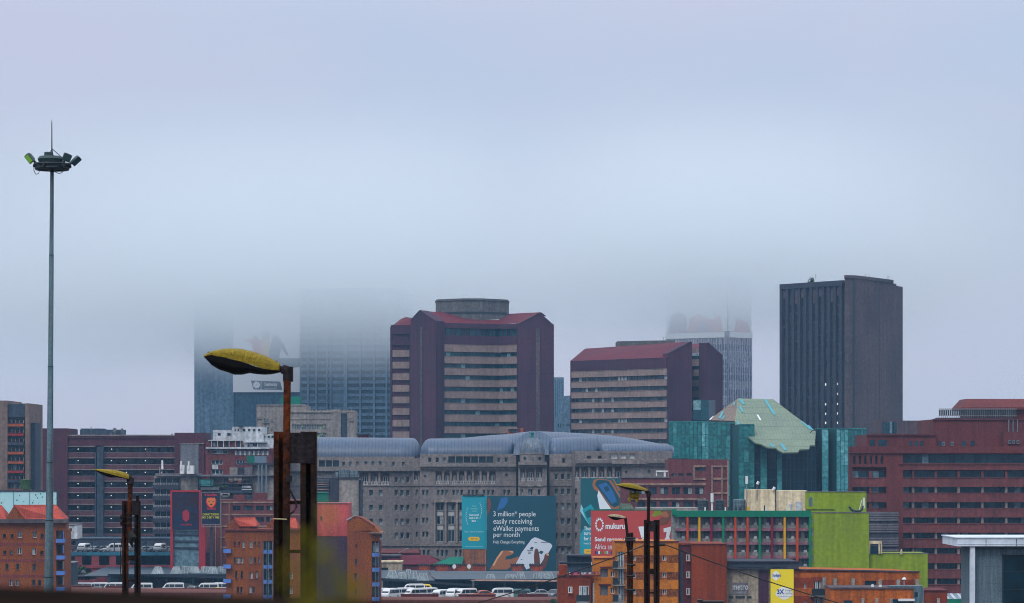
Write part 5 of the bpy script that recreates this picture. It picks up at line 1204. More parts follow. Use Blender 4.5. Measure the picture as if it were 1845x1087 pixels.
mb = MB(); c1 = [f.p(f.u(x), f.z(y), w) for x, y, w in ((1745, 733, -7), (1900, 733, -7), (1900, 733, -22), (1745, 733, -22))]; c2 = [f.p(f.u(x), f.z(y), w) for x, y, w in ((1756, 717, -10), (1900, 717, -10), (1900, 717, -19), (1756, 717, -19))]
mb.loft([c1, c2]); mb.bx(f, 1745, 1900, 733, 737, -22, -7); T.part('roof', mb, 'maroon_dark' if 'maroon_dark' in MATS else 'oxide_brick')
T.finish()
mat('louvre_grey', (.15, .14, .16), (.12, .115, .14), streak=.2)
T = Thing('slatted_screen', 'grey slatted screen between the lime wall and the red-brown block', 'screen', (PX(1592, 566), 566, 0))
f = Face((1565, 566), (1619, 566)); mb = MB(); mb.box(f, f.u(1565), f.u(1619), 0, f.z(923), -3, -.3, 0); T.part('backing', mb, 'slate_dark')
for i in range(22):
    y = 923+i*4.2
    if 937 < y < 942 or 960 < y < 966 or 982 < y < 988: continue
    g = MB(); g.bx(f, 1565, 1619, y, y+3, -.3, 0); T.part('slat', g, 'louvre_grey')

# ---------------------------------------------------------------- lime green building with coloured fins
mat('lime', (.215, .285, .055), (.185, .25, .055), scale=.15, fine=1.6, fa=.15, streak=.14, seams=(0, 4.2, .01, .2), course=(2, 3.05, .015, .14))
mat('fascia_green', (.004, .15, .095), (.004, .13, .085), fa=.15, streak=.05); mat('mauve', (.25, .135, .165), (.20, .115, .14), streak=.25); mat('sill_grey', (.26, .265, .26), (.20, .21, .205), scale=.5, fine=2, streak=.3)
for nm, c_ in (('fin_orange', (.42, .085, .012)), ('fin_yellow', (.60, .36, .02)), ('fin_crimson', (.17, .008, .035)), ('fin_green', (.004, .19, .10))): mat(nm, c_, fa=.15, streak=.1)
mat('cream_render', (.70, .61, .46), (.60, .51, .38), scale=.3, fine=1.5, fa=.2, streak=.3)
glass('glass_curtain', (.05, .07, .085), (.14, .16, .17), (.30, .32, .33), .4, .7, rough=.4)
style('stripe', 3, ['sill_grey', 'glass_curtain', 'sill_grey'], .12, False, 1)
T = Thing('lime_building', 'building with rainbow fins, green fascia and blank lime green walls', 'apartment block', (PX(1420, 532), 532, 0))
f = Face((1205, 532), (1680, 532)); mb = MB()
mb.mass(f, 1211, 1466, 0, f.z(925), 14, -1.6); mb.bx(f, 1460, 1466, 932, 1030, -1.6, -.2); T.part('wall', mb, 'sill_grey')
mb = MB(); mb.bx(f, 1215, 1461, 920.5, 931.5, -1.6, .35); mb.bx(f, 1211, 1218, 917.5, 928, -1.6, .5); T.part('fascia', mb, 'fascia_green')
mb = MB(); mb.mass(f, 1466, 1565.5, 0, f.z(924), 16, 0.15); mb.mass(f, 1455, 1565.2, f.z(924), f.z(887), 10, -3.5); mb.mass(f, 1565.5, 1673.5, 0, f.z(998), 10, -1.5); T.part('lime_wall', mb, 'lime')
mb = MB(); mb.bx(f, 1466, 1565.5, 923, 924.3, -2, .25); mb.bx(f, 1455, 1565.2, 885.8, 887.2, -4, -3.4); mb.bx(f, 1565.5, 1673.5, 997.2, 998.2, -3, -1.4); T.part('coping', mb, 'louvre_grey')
fins = [(1238.6, 'fin_orange'), (1260, 'fin_yellow'), (1281.6, 'fin_crimson'), (1303, 'fin_green'), (1324.7, 'fin_orange'), (1346.8, 'fin_orange'), (1368.8, 'fin_green'), (1391, 'fin_crimson'), (1413.8, 'fin_yellow'), (1436.5, 'fin_orange'), (1459.3, 'fin_green')]
rows_ = [932.5, 957.3, 982, 1007]
xs_ = [1217] + [a for a, _ in fins]
for y in rows_:
    for a, b in zip(xs_, xs_[1:]):
        if y > 1000 and b > 1468: continue
        T.window(f, f.r(a+1.5, b-1.5, y, y+14), -1.55, 'stripe')
        g = MB(); g.bx(f, a+1.2, b-1.2, y+13.5, y+19.5, -1.6, -.9); T.part('sill_panel', g, 'sill_grey')
        g = MB(); g.bx(f, a+(b-a)*.55, a+(b-a)*.80, y+9.5, y+13.5, -1.2, -1.0, 0)
        if R.random() < .7: T.part('curtain', g, 'white_wall')
    g = MB(); g.bx(f, 1217, 1459, y+19.5, y+24.5, -1.6, -.25); T.part('floor_band', g, 'mauve')
for x, m in fins:
    yb = 1012 if x < 1450 else 1040
    g = MB(); g.bx(f, x-1.9, x+1.9, 931.5, yb, -1.5, .25); T.part('fin', g, m)
for y in (936, 952, 976, 1000, 1022): g = MB(); g.bx(f, 1461, 1466, y-10, y, -1.5, -.1); T.part('corner_panel', g, 'lime')
T.finish(100)
for k in range(8):
    pass
# things on its roof
T = Thing('stair_house', 'long cream-rendered stair house on the roof beside the lime wall', 'roof cabin', (PX(1400, 536), 536, PZ(925, 536)))
f = Face((1340, 536), (1510, 536)); mb = MB(); zb = PZ(925, 536)
mb.mass(f, 1346, 1397, zb, f.z(882.5), 6, 0); mb.mass(f, 1397.6, 1454, zb, f.z(884), 6, 0); T.part('wall', mb, 'cream_render')
mb = MB(); mb.bx(f, 1396.6, 1398, 882, 925, 0, .2); T.part('joint', mb, 'slate_dark')
mb = MB(); mb.bx(f, 1350, 1352, 918, 925, 0, .1); mb.bx(f, 1434, 1444, 904, 921, 0, .35); T.part('hatch', mb, 'white_wall')
T = Thing('stair_house', 'short pale cream cabin at the right end of the rooftop', 'roof cabin', (PX(1480, 537), 537, zb))
mb = MB(); mb.mass(f, 1475, 1497, zb, f.z(892), 4, 0); mb.mass(f, 1454.5, 1475, zb, f.z(895), 3, -1); mb.bx(f, 1446, 1504, 918, 920, -.5, .5); T.part('wall', mb, 'cream_render')
def tank(label, x, y0, y1, r, Y, m, grp=None):
    T = Thing('water_tank', label, 'water tank', P3(x, y1, Y), grp); mb = MB(); c_ = P3(x, y1, Y); h = (y1-y0)*Y/F
    prof = [(0, 0), (r, 0)]
    for k in range(8): z_ = h*.92*k/8; prof += [(r, z_+.02), (r*1.03, z_+h*.05), (r, z_+h*.1)]
    prof += [(r*.8, h*.97), (r*.25, h*.98), (r*.25, h), (0, h)]
    mb.lathe(c_, prof, 20); T.part('tank', mb, m)
tank('black plastic water tank left of the thin white pole on the rooftop', 1267, 900, 922, 1.0, 536, 'tank_black' if 'tank_black' in MATS else 'mullion_dark', 'black rooftop water tanks')
tank('black plastic water tank right of the thin white pole on the rooftop', 1297, 900, 921, .85, 536, 'mullion_dark', 'black rooftop water tanks')
tank('grey ribbed water tank beside the cream stair house', 1332, 899, 921, 1.15, 537, 'louvre_blue' if 'louvre_blue' in MATS else 'galv')
tank('small grey water tank behind the short cream cabin', 1460, 895, 912, .6, 536, 'galv')
T = Thing('antenna_pole', 'thin white antenna pole standing between two black rooftop tanks', 'antenna', P3(1283, 922, 535)); mb = MB(); mb.tube([P3(1283, 925, 535), P3(1283, 892, 535)], .18, 8); T.part('mast', mb, 'white_paint'); mb = MB(); mb.tube([P3(1283, 905, 534.8), P3(1283, 889, 534.8)], .28, 8); T.part('aerial', mb, 'white_paint')
for i, (x, y, lb) in enumerate(((1345.5, 858, 'white aerial on the left corner of the cream stair house'), (1364, 868, 'small dish aerial above the cream stair house'), (1393, 878, 'stubby white camera above the seam of the stair house'))):
    T = Thing('aerial', lb, 'antenna', P3(x, 884, 536)); mb = MB(); mb.tube([P3(x, 900 if i < 2 else 884, 535.8), P3(x, y+6, 535.8)], .08, 6); T.part('mast', mb, 'rail_grey')
    mb = MB(); mb.tube([P3(x, y+(14 if i == 0 else 5), 535.6), P3(x+(0 if i == 0 else 3), y, 535.6)], .26, 8); T.part('head', mb, 'white_paint')
for i, (x, h) in enumerate(((1270.5, 914), (1307, 914), (1380, 914), (1418, 914))):
    T = Thing('vent_pipe', ['short white vent pipe in front of the left black tank', 'short white vent pipe right of the right black tank', 'short white vent pipe below the seam of the stair house', 'short white vent pipe beside the white hatch'][i], 'pipe', P3(x, 921, 533)); mb = MB(); mb.tube([P3(x, 922, 533), P3(x, h, 533)], .13, 8); T.part('pipe', mb, 'white_paint')
T = Thing('pipework', 'dark pumps and pipes beside the grey ribbed roof tank', 'pumps', P3(1325, 921, 534))
for (a, b, y0) in ((1310, 1316, 913), (1318, 1322, 915), (1324, 1329, 914), (1331, 1337, 914), (1339, 1344, 911), (1376, 1379, 911)):
    mb = MB(); mb.tube([P3((a+b)/2, 921, 534), P3((a+b)/2, y0, 534)], (b-a)*.04, 8); T.part('pump', mb, 'mullion_dark')
T = Thing('orange_bin', 'small orange drum beside the cream stair house', 'drum', P3(1348, 922, 534)); mb = MB(); mb.lathe(P3(1348, 921, 534), [(0, 0), (.25, 0), (.27, .4), (.25, .8), (0, .85)], 12); T.part('body', mb, 'fin_yellow')
T = Thing('person', 'person in pale clothes standing by the cream stair house', 'person', P3(1425, 923, 533.5)); mb = MB()
c_ = P3(1425, 922, 533.5)
prof = [(.13, 0), (.16, .3), (.2, .8), (.19, 1.0), (.24, 1.35), (.2, 1.45), (.07, 1.5), (.07, 1.55), (.11, 1.65), (.1, 1.78), (0, 1.83)]
mb.loft([[c_ + Vector((r*1.1*math.cos(t), r*.7*math.sin(t), z)) for t in [2*math.pi*k/12 for k in range(12)]] for r, z in prof]); mb.tube([c_+Vector((-.24, 0, 1.38)), c_+Vector((-.3, -.05, 1.1)), c_+Vector((-.25, -.15, .85))], [.06, .05, .04], 7); mb.tube([c_+Vector((.24, 0, 1.38)), c_+Vector((.32, -.05, 1.12)), c_+Vector((.3, -.2, .95))], [.06, .05, .04], 7)
T.part('body', mb, 'white_wall')
T = Thing('aerial_cradle', 'dark cradle with a pale aerial on the lime rear wall', 'antenna', P3(1550, 920, 532)); mb = MB()
mb.tube([P3(x, y, 532) for x, y in ((1530, 913), (1534, 919), (1543, 921), (1552, 920), (1556, 912))], .22, 7); mb.tube([P3(1536, 920, 532), P3(1536, 924, 532)], .1, 6); mb.tube([P3(1550, 920, 532), P3(1550, 924, 532)], .1, 6); T.part('cradle', mb, 'mullion_dark')
mb = MB(); mb.tube([P3(1556.5, 916, 532), P3(1556.5, 897, 532)], .2, 7); mb.tube([P3(1548, 919, 532), P3(1553, 901, 532)], .07, 6); T.part('aerial', mb, 'white_paint')
T = Thing('roof_portal', 'cream door-like frame on the low lime roof', 'portal', P3(1577, 998, 533)); f = Face((1565, 533), (1673, 533)); mb = MB(); mb.bx(f, 1566, 1589, 975, 980, -.4, 0); mb.bx(f, 1566, 1568, 980, 998, -.3, 0); mb.bx(f, 1583, 1585.5, 980, 998, -.3, 0); mb.bx(f, 1587, 1589.5, 980, 998, -.3, 0); T.part('frame', mb, 'cream_render')
mb = MB(); mb.bx(f, 1568, 1583, 983, 998, -.35, -.3); T.part('opening', mb, 'glass_deep')
T = Thing('vent_pipe', 'small cream vent pot on the low lime roof', 'pipe', P3(1624, 998, 533)); mb = MB(); mb.lathe(P3(1624, 999, 533), [(0, 0), (.2, 0), (.2, .6), (.13, .7), (.13, .95), (0, 1)], 10); T.part('pot', mb, 'cream_render')

# ---------------------------------------------------------------- brown brick office behind the red billboard
mat('office_brick', (.14, .050, .052), (.11, .042, .048), fine=2); mat('office_band', (.30, .20, .165), (.24, .165, .145), streak=.3)
T = Thing('brick_office', 'red-brown brick office with beige bands and framed right bay behind the red billboard', 'office building', (PX(1215, 650), 650, 0))
f = Face((1118, 650), (1312, 650)); mb = MB()
hs = [f.r(a, b, 878, 891) for a, b in ((1134, 1145), (1148, 1163), (1168, 1183), (1189, 1204), (1210, 1225), (1231, 1248), (1252, 1268))] + [f.r(a, b, 904, 916) for a, b in ((1148, 1163), (1168, 1183), (1189, 1204), (1210, 1225), (1231, 1248), (1252, 1268))] + [f.r(a, b, 853, 858) for a, b in ((1209, 1218), (1222, 1231), (1237, 1246))] + [f.r(1252, 1271, 843, 849)]
mb.mass(f, 1118, 1204, 0, f.z(860), 14, 0); mb.mass(f, 1204, 1312, 0, f.z(828), 14, 0); mb.panel(f, f.u(1118), f.u(1281), 0, f.z(860), [h for h in hs if h[3] < f.z(862)], 0, .5); mb.panel(f, f.u(1204), f.u(1281), f.z(860), f.z(828), [h for h in hs if h[1] > f.z(860)], 0, .5)
mb.box(f, f.u(1281), f.u(1312), 0, f.z(829), 0, .9); T.part('wall', mb, 'office_brick')
style('off', 2, ['mullion_dark', 'glass_room', 'office_band'], .12, False)
for h in hs: T.window(f, h, .1, 'off')
for (a, b, y0, y1) in ((1130, 1271, 870.5, 874.5), (1130, 1271, 897.5, 901), (1248, 1271, 861, 865), (1248, 1271, 838.5, 842), (1248, 1252, 842, 861)):
    g = MB(); g.bx(f, a, b, y0, y1, .5, .8); T.part('band', g, 'office_band')
for (a, b, y0, y1) in ((1281, 1312, 839, 842), (1281, 1312, 861, 864.5), (1281, 1312, 887, 890), (1281, 1284, 842, 920), (1299, 1302, 842, 920), (1309.5, 1312, 830, 920)):
    g = MB(); g.bx(f, a, b, y0, y1, .9, 1.15 if b-a < 10 else 1.2); T.part('bay_frame', g, 'office_band')
mb = MB(); mb.bx(f, 1182, 1207, 848, 850.5, -.5, .3); mb.bx(f, 1182, 1183.5, 850, 858, -.4, .2); mb.bx(f, 1196, 1199.5, 850, 863, -.4, .2); mb.bx(f, 1203.5, 1205.5, 850, 862, -.4, .2); T.part('roof_pergola', mb, 'white_paint')
mb = MB(); mb.bx(f, 1118, 1206, 859, 861.5, .5, .8); T.part('coping', mb, 'louvre_grey')
mb = MB(); mb.mass(f, 1206, 1240, f.z(828), f.z(826), 6, -2); T.part('roof_slab', mb, 'slate_dark')
T.finish()
T = Thing('low_roof', 'flat grey roof with a small pale hut behind the red billboard', 'roof', (PX(1190, 600), 600, 0))
f = Face((1118, 560), (1280, 560)); mb = MB(); mb.mass(f, 1150, 1262, 0, f.z(916), 10, -6); T.part('slab', mb, 'pale_concrete')
mb = MB(); mb.ngon([f.p(f.u(x), f.z(y), -5.9) for x, y in ((1121, 918), (1145, 918), (1138, 908), (1121, 909))]); mb.mass(f, 1121, 1138, f.z(930), f.z(909), 3, -6); T.part('hut', mb, 'roof_sage')

# ---------------------------------------------------------------- orange and red flats, front right
mat('ochre', (.42, .165, .012), (.36, .135, .012), scale=.3, fine=3, fa=.3, streak=.15, bump=.1)
mat('ochre_brick', (.20, .072, .025), (.15, .052, .03), scale=.4, fine=5, fa=.7, streak=.1)
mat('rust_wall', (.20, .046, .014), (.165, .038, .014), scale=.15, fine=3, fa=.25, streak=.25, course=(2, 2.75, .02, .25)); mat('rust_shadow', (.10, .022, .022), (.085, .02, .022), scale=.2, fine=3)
mat('orange_wall', (.36, .115, .014), (.31, .095, .014), scale=.3, fine=2.5, fa=.3, streak=.3)
mat('pale_pier', (.33, .31, .28), (.26, .25, .24)); flat('iron', (.02, .03, .04), .6)
style('small', 2, ['white_paint', 'glass_room', 'orange_wall'], .09, True); style('door', 4, ['white_paint', 'glass_pale', 'white_paint'], .08, False)
T = Thing('orange_flats', 'ochre and rust-red flats with balconies behind the two close lamp posts', 'apartment block', (PX(1160, 472), 472, 0))
f = Face((1000, 472), (1315, 472)); mb = MB()
hs = [f.r(1193, 1200.5, 1001+30.5*k, 1010+30.5*k) for k in range(4)] + [f.r(1139, 1146, 1001+30.5*k, 1010+30.5*k) for k in range(4)] + [f.r(1112, 1124, 994+30.5*k, 1022+30.5*k) for k in range(4)]
mb.mass(f, 1108, 1222, 0, f.z(976.5), 14, 0); mb.panel(f, f.u(1108), f.u(1222), 0, f.z(976.5), hs, 0, .45)
hs2 = [f.r(1081.5, 1095, 1025, 1040), f.r(1081.5, 1095, 1055, 1073), f.r(1100, 1107, 1029, 1040), f.r(1100, 1107, 1059, 1070)]
mb.mass(f, 1070, 1108, 0, f.z(1006.5), 12, -.2); mb.panel(f, f.u(1070), f.u(1108), 0, f.z(1006.5), hs2, -.2, .35); T.part('wall', mb, 'ochre')
for h in hs[:8]: T.window(f, h, .1, 'small')
for h in hs[8:]: T.window(f, h, .08, 'door')
for h in hs2[2:]: T.window(f, h, .0, 'small')
for h in hs2[:2]:
    g = MB(); g.quad(f.p(h[0], h[1], -.15), f.p(h[2], h[1], -.15), f.p(h[2], h[3], -.15), f.p(h[0], h[3], -.15)); T.part('recess', g, 'grey_panel')
for k in range(4):
    y = 1000+30.5*k
    for a, b in ((1124.5, 1139), (1146, 1192.5), (1201, 1221.8)):
        g = MB(); g.bx(f, a, b, y, y+14, .45, .49); T.part('brick_band', g, 'ochre_brick')
    y = 1010+30.5*k
    g = MB(); g.bx(f, 1103.5, 1126, y+12.5, y+14.5, .45, 1.7); T.part('balcony_slab', g, 'sill_grey')
    g = MB(); u0, z0, u1, z1 = f.r(1103.5, 1126, y, y+12.5); g.box(f, u0, u1, z1-.08, z1, 1.6, 1.68); g.box(f, u0, u1, z0+.1, z0+.16, 1.6, 1.68)
    for j in range(18): uu = u0+(u1-u0)*j/17; g.box(f, uu-.02, uu+.02, z0+.1, z1, 1.62, 1.66)
    g.box(f, u0, u0+(u1-u0)*.4, z0, z1-.1, 1.56, 1.6)
    T.part('railing', g, 'iron')
    g = MB(); g.lathe(f.p(f.u(1110+k*3), f.z(y+12.4), 1.1), [(0, 0), (.15, 0), (.2, .5), (.08, .9), (0, 1.3)], 8); T.part('pot_plant', g, ['white_paint', 'foliage'][k % 2])
g = MB(); g.bx(f, 1106, 1223, 975, 977, .45, .62); g.bx(f, 1069, 1108, 1005, 1007, .35, .5); g.bx(f, 1081, 1108, 1021, 1023, .35, .6); g.bx(f, 1079, 1100, 1052, 1054, .35, .6); T.part('coping', g, 'rust_shadow')
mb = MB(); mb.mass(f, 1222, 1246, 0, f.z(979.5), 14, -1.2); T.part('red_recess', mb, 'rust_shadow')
for k in range(4): T.window(f, f.r(1237.5, 1244, 1000+30.5*k, 1011+30.5*k), -1.15, 'small')
mb = MB(); mb.bx(f, 1225, 1231, 990, 1100, -1.2, -.9); T.part('duct', mb, 'slate_dark')
mb = MB(); mb.mass(f, 1246, 1309.5, 0, f.z(980.5), 15, .3); mb.bx(f, 1220.5, 1246, 979, 982, -1.2, -.9); T.part('red_wall', mb, 'rust_wall')
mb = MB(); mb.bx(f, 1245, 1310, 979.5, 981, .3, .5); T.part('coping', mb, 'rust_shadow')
mb = MB(); mb.mass(f, 1005.5, 1064, 0, f.z(1037.5), 12, .8); mb.mass(f, 1064, 1081, 0, f.z(1037.5), 12, -.1); mb.mass(f, 1008, 1023, f.z(1037.5), f.z(1020), 3, -4); T.part('red_block', mb, 'rust_wall')
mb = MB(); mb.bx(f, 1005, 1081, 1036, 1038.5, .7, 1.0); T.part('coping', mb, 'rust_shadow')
mb = MB(); mb.bx(f, 1068, 1071, 1051, 1100, -.1, .4); T.part('pier', mb, 'pale_pier')
for r, st in ((f.r(1023.5, 1031, 1057, 1068), 'small'), (f.r(1043, 1060, 1055.5, 1085), 'door')): T.window(f, r, .84, st)
mb = MB(); mb.bx(f, 1038, 1062, 1083, 1086, .8, 2.1); T.part('balcony_slab', mb, 'sill_grey')
mb = MB(); u0, z0, u1, z1 = f.r(1038, 1062, 1071, 1083); mb.box(f, u0, u1, z1-.08, z1, 2.0, 2.08); mb.box(f, u0, u1, z0, z1-.1, 1.95, 1.99)
for j in range(18): uu = u0+(u1-u0)*j/17; mb.box(f, uu-.02, uu+.02, z0, z1, 2.02, 2.06)
T.part('railing', mb, 'iron')
mb = MB(); mb.lathe(f.p(f.u(1048), f.z(1083), 1.5), [(0, 0), (.2, 0), (.25, .5), (.1, .9), (0, .95)], 8); T.part('pot_plant', mb, 'fin_orange')
T.finish()
# laundry drying on the roof
T = Thing('laundry_line', 'line of bright washing on the low red roof beside the ochre flats', 'washing line', P3(1050, 1037, 470)); f = Face((1020, 470), (1080, 470))
cols = ['fin_crimson', 'white_paint', 'ad_white', 'steel_blue', 'fin_green', 'fin_orange', 'white_paint', 'mauve']; mb = MB()
mb.tube([P3(1024, 1031, 470), P3(1050, 1031.5, 470), P3(1078, 1030, 470)], .02, 5)
for x in (1024, 1050, 1078): mb.tube([P3(x, 1038, 470), P3(x, 1029.5, 470)], .04, 6)
T.part('line', mb, 'iron'); mat('cloth_white', (.7, .68, .75), streak=0); mat('cloth_pink', (.55, .12, .35), streak=0)
x = 1025; k = 0
while x < 1076:
    w_ = R.uniform(2.2, 4.8); m = R.choice(['cloth_white', 'fin_crimson', 'cloth_pink', 'steel_blue', 'iron', 'cloth_white', 'mauve']); h = R.uniform(3.5, 6)
    u0, z0, u1, z1 = f.r(x, x+w_, 1031.2, 1031.2+h); mb = MB(); rings = []
    for j in range(5):
        uu = u0+(u1-u0)*j/4; rings.append([f.p(uu, z1, .05*math.sin(j*2)), f.p(uu, (z0+z1)/2, .1*math.sin(j*2+1)), f.p(uu+.05, z0+R.uniform(0, .12), .12*math.sin(j*2.4))])
    mb.loft(rings, closed=False, caps=False); T.part('garment', mb, m); x += w_ + R.uniform(.2, 1.2); k += 1

# ---------------------------------------------------------------- grey concrete shop wall, yellow advert, orange terrace
mat('shop_wall', (.33, .29, .235), (.25, .22, .19), scale=.25, fine=1.8, fa=.3, streak=.35); mat('purple_cladding', (.050, .022, .042), (.04, .02, .036), course=(2, 1.2, .1, .35))
T = Thing('shop_building', 'stained grey concrete shop front with canopy, purple panel and metal sign', 'shop', (PX(1345, 474), 474, 0))
f = Face((1309, 474), (1440, 474)); mb = MB(); mb.mass(f, 1310, 1389, 0, f.z(1025), 14, 0); T.part('wall', mb, 'shop_wall')
mb = MB(); mb.mass(f, 1309.8, 1438, f.z(1025), f.z(1012), 15, 1.0); mb.bx(f, 1309.8, 1438, 1010.5, 1013, 1.0, 1.3); T.part('canopy', mb, 'slate_dark')
mb = MB(); mb.bx(f, 1327, 1377, 1017, 1022, 1.0, 1.1); mb.bx(f, 1390, 1416, 1017.5, 1022, 1.0, 1.1); T.part('vent', mb, 'mullion_dark')
mb = MB(); mb.bx(f, 1366.5, 1384, 1028, 1100, .0, .35); T.part('purple_panel', mb, 'purple_cladding')
sg = MB(); sg.bx(f, 1320, 1347.5, 1050, 1072, .02, .06); sg = T.part('sign', sg, 'louvre_grey')
text(sg, 'metro', f, 1320, 1348, 1053, 1063, 'white_wall', .12, .02); text(sg, 'CASH AND CARRY', f, 1321, 1347, 1066, 1070, 'white_wall', .12)
for a, b in ((1313.5, 1321), (1325.5, 1342), (1346, 1354)): mb = MB(); mb.bx(f, a, b, 1074, 1078.5, 0, .06); T.part('louvre', mb, 'mullion_dark')
flat('ad_yellow', (.78, .62, .01)); flat('ad_blue', (.01, .05, .30)); flat('ad_palewhite', (.72, .76, .72))
T2 = Thing('yellow_advert', 'tall yellow wall advert with blue 3X lettering', 'advert', (PX(1409, 473.5), 473.5, 0))
f3 = Face((1386, 473), (1432, 473)); mb = MB(); mb.mass(f3, 1388.5, 1430, 0, f3.z(1026), .6, 0); pn = T2.part('panel', mb, 'ad_yellow')
mb = MB(); cpt = lambda cx_, cy_, rx, ry, n=18, wob=.12: [(cx_+rx*(1+wob*math.sin(5*t))*math.cos(t), cy_+ry*(1+wob*math.cos(4*t))*math.sin(t)) for t in [2*math.pi*k/n for k in range(n)]][::-1]
poly(mb, f3, cpt(1398, 1037.5, 7.5, 8), .02, 0, 1388); poly(mb, f3, cpt(1413, 1069, 15.5, 11, 22, .08), .021, 0, 1388); T2.part('splash', mb, 'ad_palewhite', parent=pn)
text(pn, 'Sunlight', f3, 1391.5, 1407, 1034, 1041, 'ad_blue', .04, .03); text(pn, '3X', f3, 1400, 1413, 1062, 1071, 'ad_blue', .04, .04)
text(pn, 'Longer', f3, 1415, 1428, 1062, 1066.5, 'ad_blue', .04); text(pn, 'Lasting', f3, 1414, 1428, 1067, 1072, 'ad_blue', .04); text(pn, 'freshness for you', f3, 1402, 1427, 1073.5, 1076, 'ad_blue', .04)
T.finish()
T = Thing('orange_terrace', 'long orange and rust terrace in front of the lime wall', 'apartment block', (PX(1540, 474), 474, 0))
f = Face((1429, 474), (1710, 480)); 
def zt_(y): return PZ(y, 474)
mb = MB(); hs = [f.r(1447, 1452, 1051, 1061, 1430), f.r(1465.5, 1479, 1047, 1066, 1430), f.r(1447, 1452, 1082, 1092, 1430), f.r(1465.5, 1479, 1078, 1098, 1430), f.r(1557, 1578, 1048, 1060, 1430)]
u1 = f.u(1655)
fr = [f.p(0, 0), f.p(u1, 0), f.p(u1, zt_(1032)), f.p(0, zt_(1025.5))]; bkp = [q-f.N*12 for q in fr]
mb.ngon(fr); mb.ngon(bkp[::-1]); [mb.quad(fr[(i+1) % 4], fr[i], bkp[i], bkp[(i+1) % 4]) for i in range(4)]
mb.panel(f, 0, u1, 0, zt_(1032.5), hs, 0.01, .4); T.part('wall', mb, 'orange_wall')
T.window(f, hs[0], .1, 'small'); T.window(f, hs[1], .1, 'door'); T.window(f, hs[2], .1, 'small'); T.window(f, hs[3], .1, 'door'); T.window(f, hs[4], .1, 'dark')
mb = MB(); mb.quad(f.p(0, zt_(1025.5), .3), f.p(u1, zt_(1032), .3), f.p(u1, zt_(1032), .3)+Vector((0, 0, .25)), f.p(0, zt_(1025.5), .3)+Vector((0, 0, .25)))
pts = [(0, 1026.5), (1, 1033)]
r0 = [f.p(0, zt_(1027), 0.02), f.p(0, zt_(1027), .6), f.p(0, zt_(1025), .6), f.p(0, zt_(1025), 0.02)]; r1 = [f.p(u1+.1, zt_(1033), 0.02), f.p(u1+.1, zt_(1033), .6), f.p(u1+.1, zt_(1031), .6), f.p(u1+.1, zt_(1031), 0.02)]
mb = MB(); mb.loft([r0, r1]); T.part('coping', mb, 'slate_side')
for (a, b, y0, y1) in ((1430, 1464, 1041, 1059), (1430, 1464, 1074, 1090), (1464, 1482, 1040, 1046.5), (1582, 1611, 1047, 1060), (1616, 1645, 1047, 1060), (1500, 1520, 1084, 1095)):
    cuts = [h for h in hs if h[0] > f.u(a)-.1 and h[2] < f.u(b)+.1]
    g = MB(); r = f.r(a, b, y0, y1, 1430); g.panel(f, r[0], r[2], r[1], r[3], cuts, .402, .44) if True else None; T.part('rust_panel', g, 'rust_wall')
for (a, y0, y1) in ((1479.5, 1041, 1090), (1499, 1043, 1060), (1531.5, 1043, 1060), (1580, 1046, 1060), (1613, 1046, 1060), (1647, 1046, 1060)):
    g = MB(); g.bx(f, a, a+(5.5 if y1 < 1080 else 6), y0, y1, .4, .9, px=1430); T.part('pier', g, 'pale_pier')
for y in (1064, 1096):
    g = MB(); g.bx(f, 1457, 1481, y+9, y+11, .4, 1.7, px=1430); T.part('balcony_slab', g, 'sill_grey')
    g = MB(); u0_, z0, u1_, z1 = f.r(1457, 1481, y-3, y+9, 1430); g.box(f, u0_, u1_, z0, z1, 1.55, 1.6)
    for j in range(16): uu = u0_+(u1_-u0_)*j/15; g.box(f, uu-.02, uu+.02, z0, z1+.1, 1.62, 1.66)
    T.part('railing', g, 'iron')
T.finish()
T = Thing('lower_terrace', 'lower orange terrace roof with grey coping below the long terrace', 'apartment block', (PX(1570, 465), 465, 0))
f = Face((1495, 464), (1720, 464)); mb = MB(); mb.mass(f, 1496, 1647, 0, f.z(1060.5), 8, 0); T.part('wall', mb, 'orange_wall')
mb = MB(); mb.bx(f, 1495, 1647, 1058.5, 1061, -8.3, .25); T.part('coping', mb, 'slate_side')
mb = MB(); mb.mass(f, 1646, 1664, 0, f.z(1059), 8, .3); mb.bx(f, 1604, 1662, 1056, 1059, -3, .2); T.part('grey_tower', mb, 'galv')
mb = MB(); mb.bx(f, 1647, 1653, 1067, 1076, .3, .36); T.part('opening', mb, 'glass_deep')
mb = MB(); mb.mass(f, 1664, 1707, 0, f.z(1064.5), 8, 0); T.part('red_wall', mb, 'rust_wall')
mb = MB(); mb.bx(f, 1663.5, 1707.5, 1063, 1065.5, -8, .2); T.part('coping', mb, 'rust_shadow')
for a in (1552, 1577, 1603, 1688): mb = MB(); mb.bx(f, a, a+4.5, 1078, 1095, 0, .5); T.part('pier', mb, 'pale_pier')
mb = MB(); mb.bx(f, 1520, 1536, 1082, 1095, 0, .06); T.part('opening', mb, 'glass_deep')
mb = MB(); mb.bx(f, 1607, 1645, 1080, 1095, 0, .05); T.part('opening', mb, 'glass_deep')
mb = MB(); mb.bx(f, 1618, 1647, 1079, 1083, 0, .6); T.part('awning', mb, 'white_paint')
T = Thing('roof_fan', 'small white cowl vent on the orange terrace roof', 'vent', P3(1629, 1058, 466)); mb = MB(); mb.tube([P3(1629, 1060, 466), P3(1629, 1045, 466)], .1, 8); T.part('pipe', mb, 'rail_grey')
mb = MB(); mb.lathe(P3(1629, 1043.5, 466), [(.35, -.1), (.33, .08), (.15, .25), (0, .28)], 14); T.part('cowl', mb, 'white_paint')
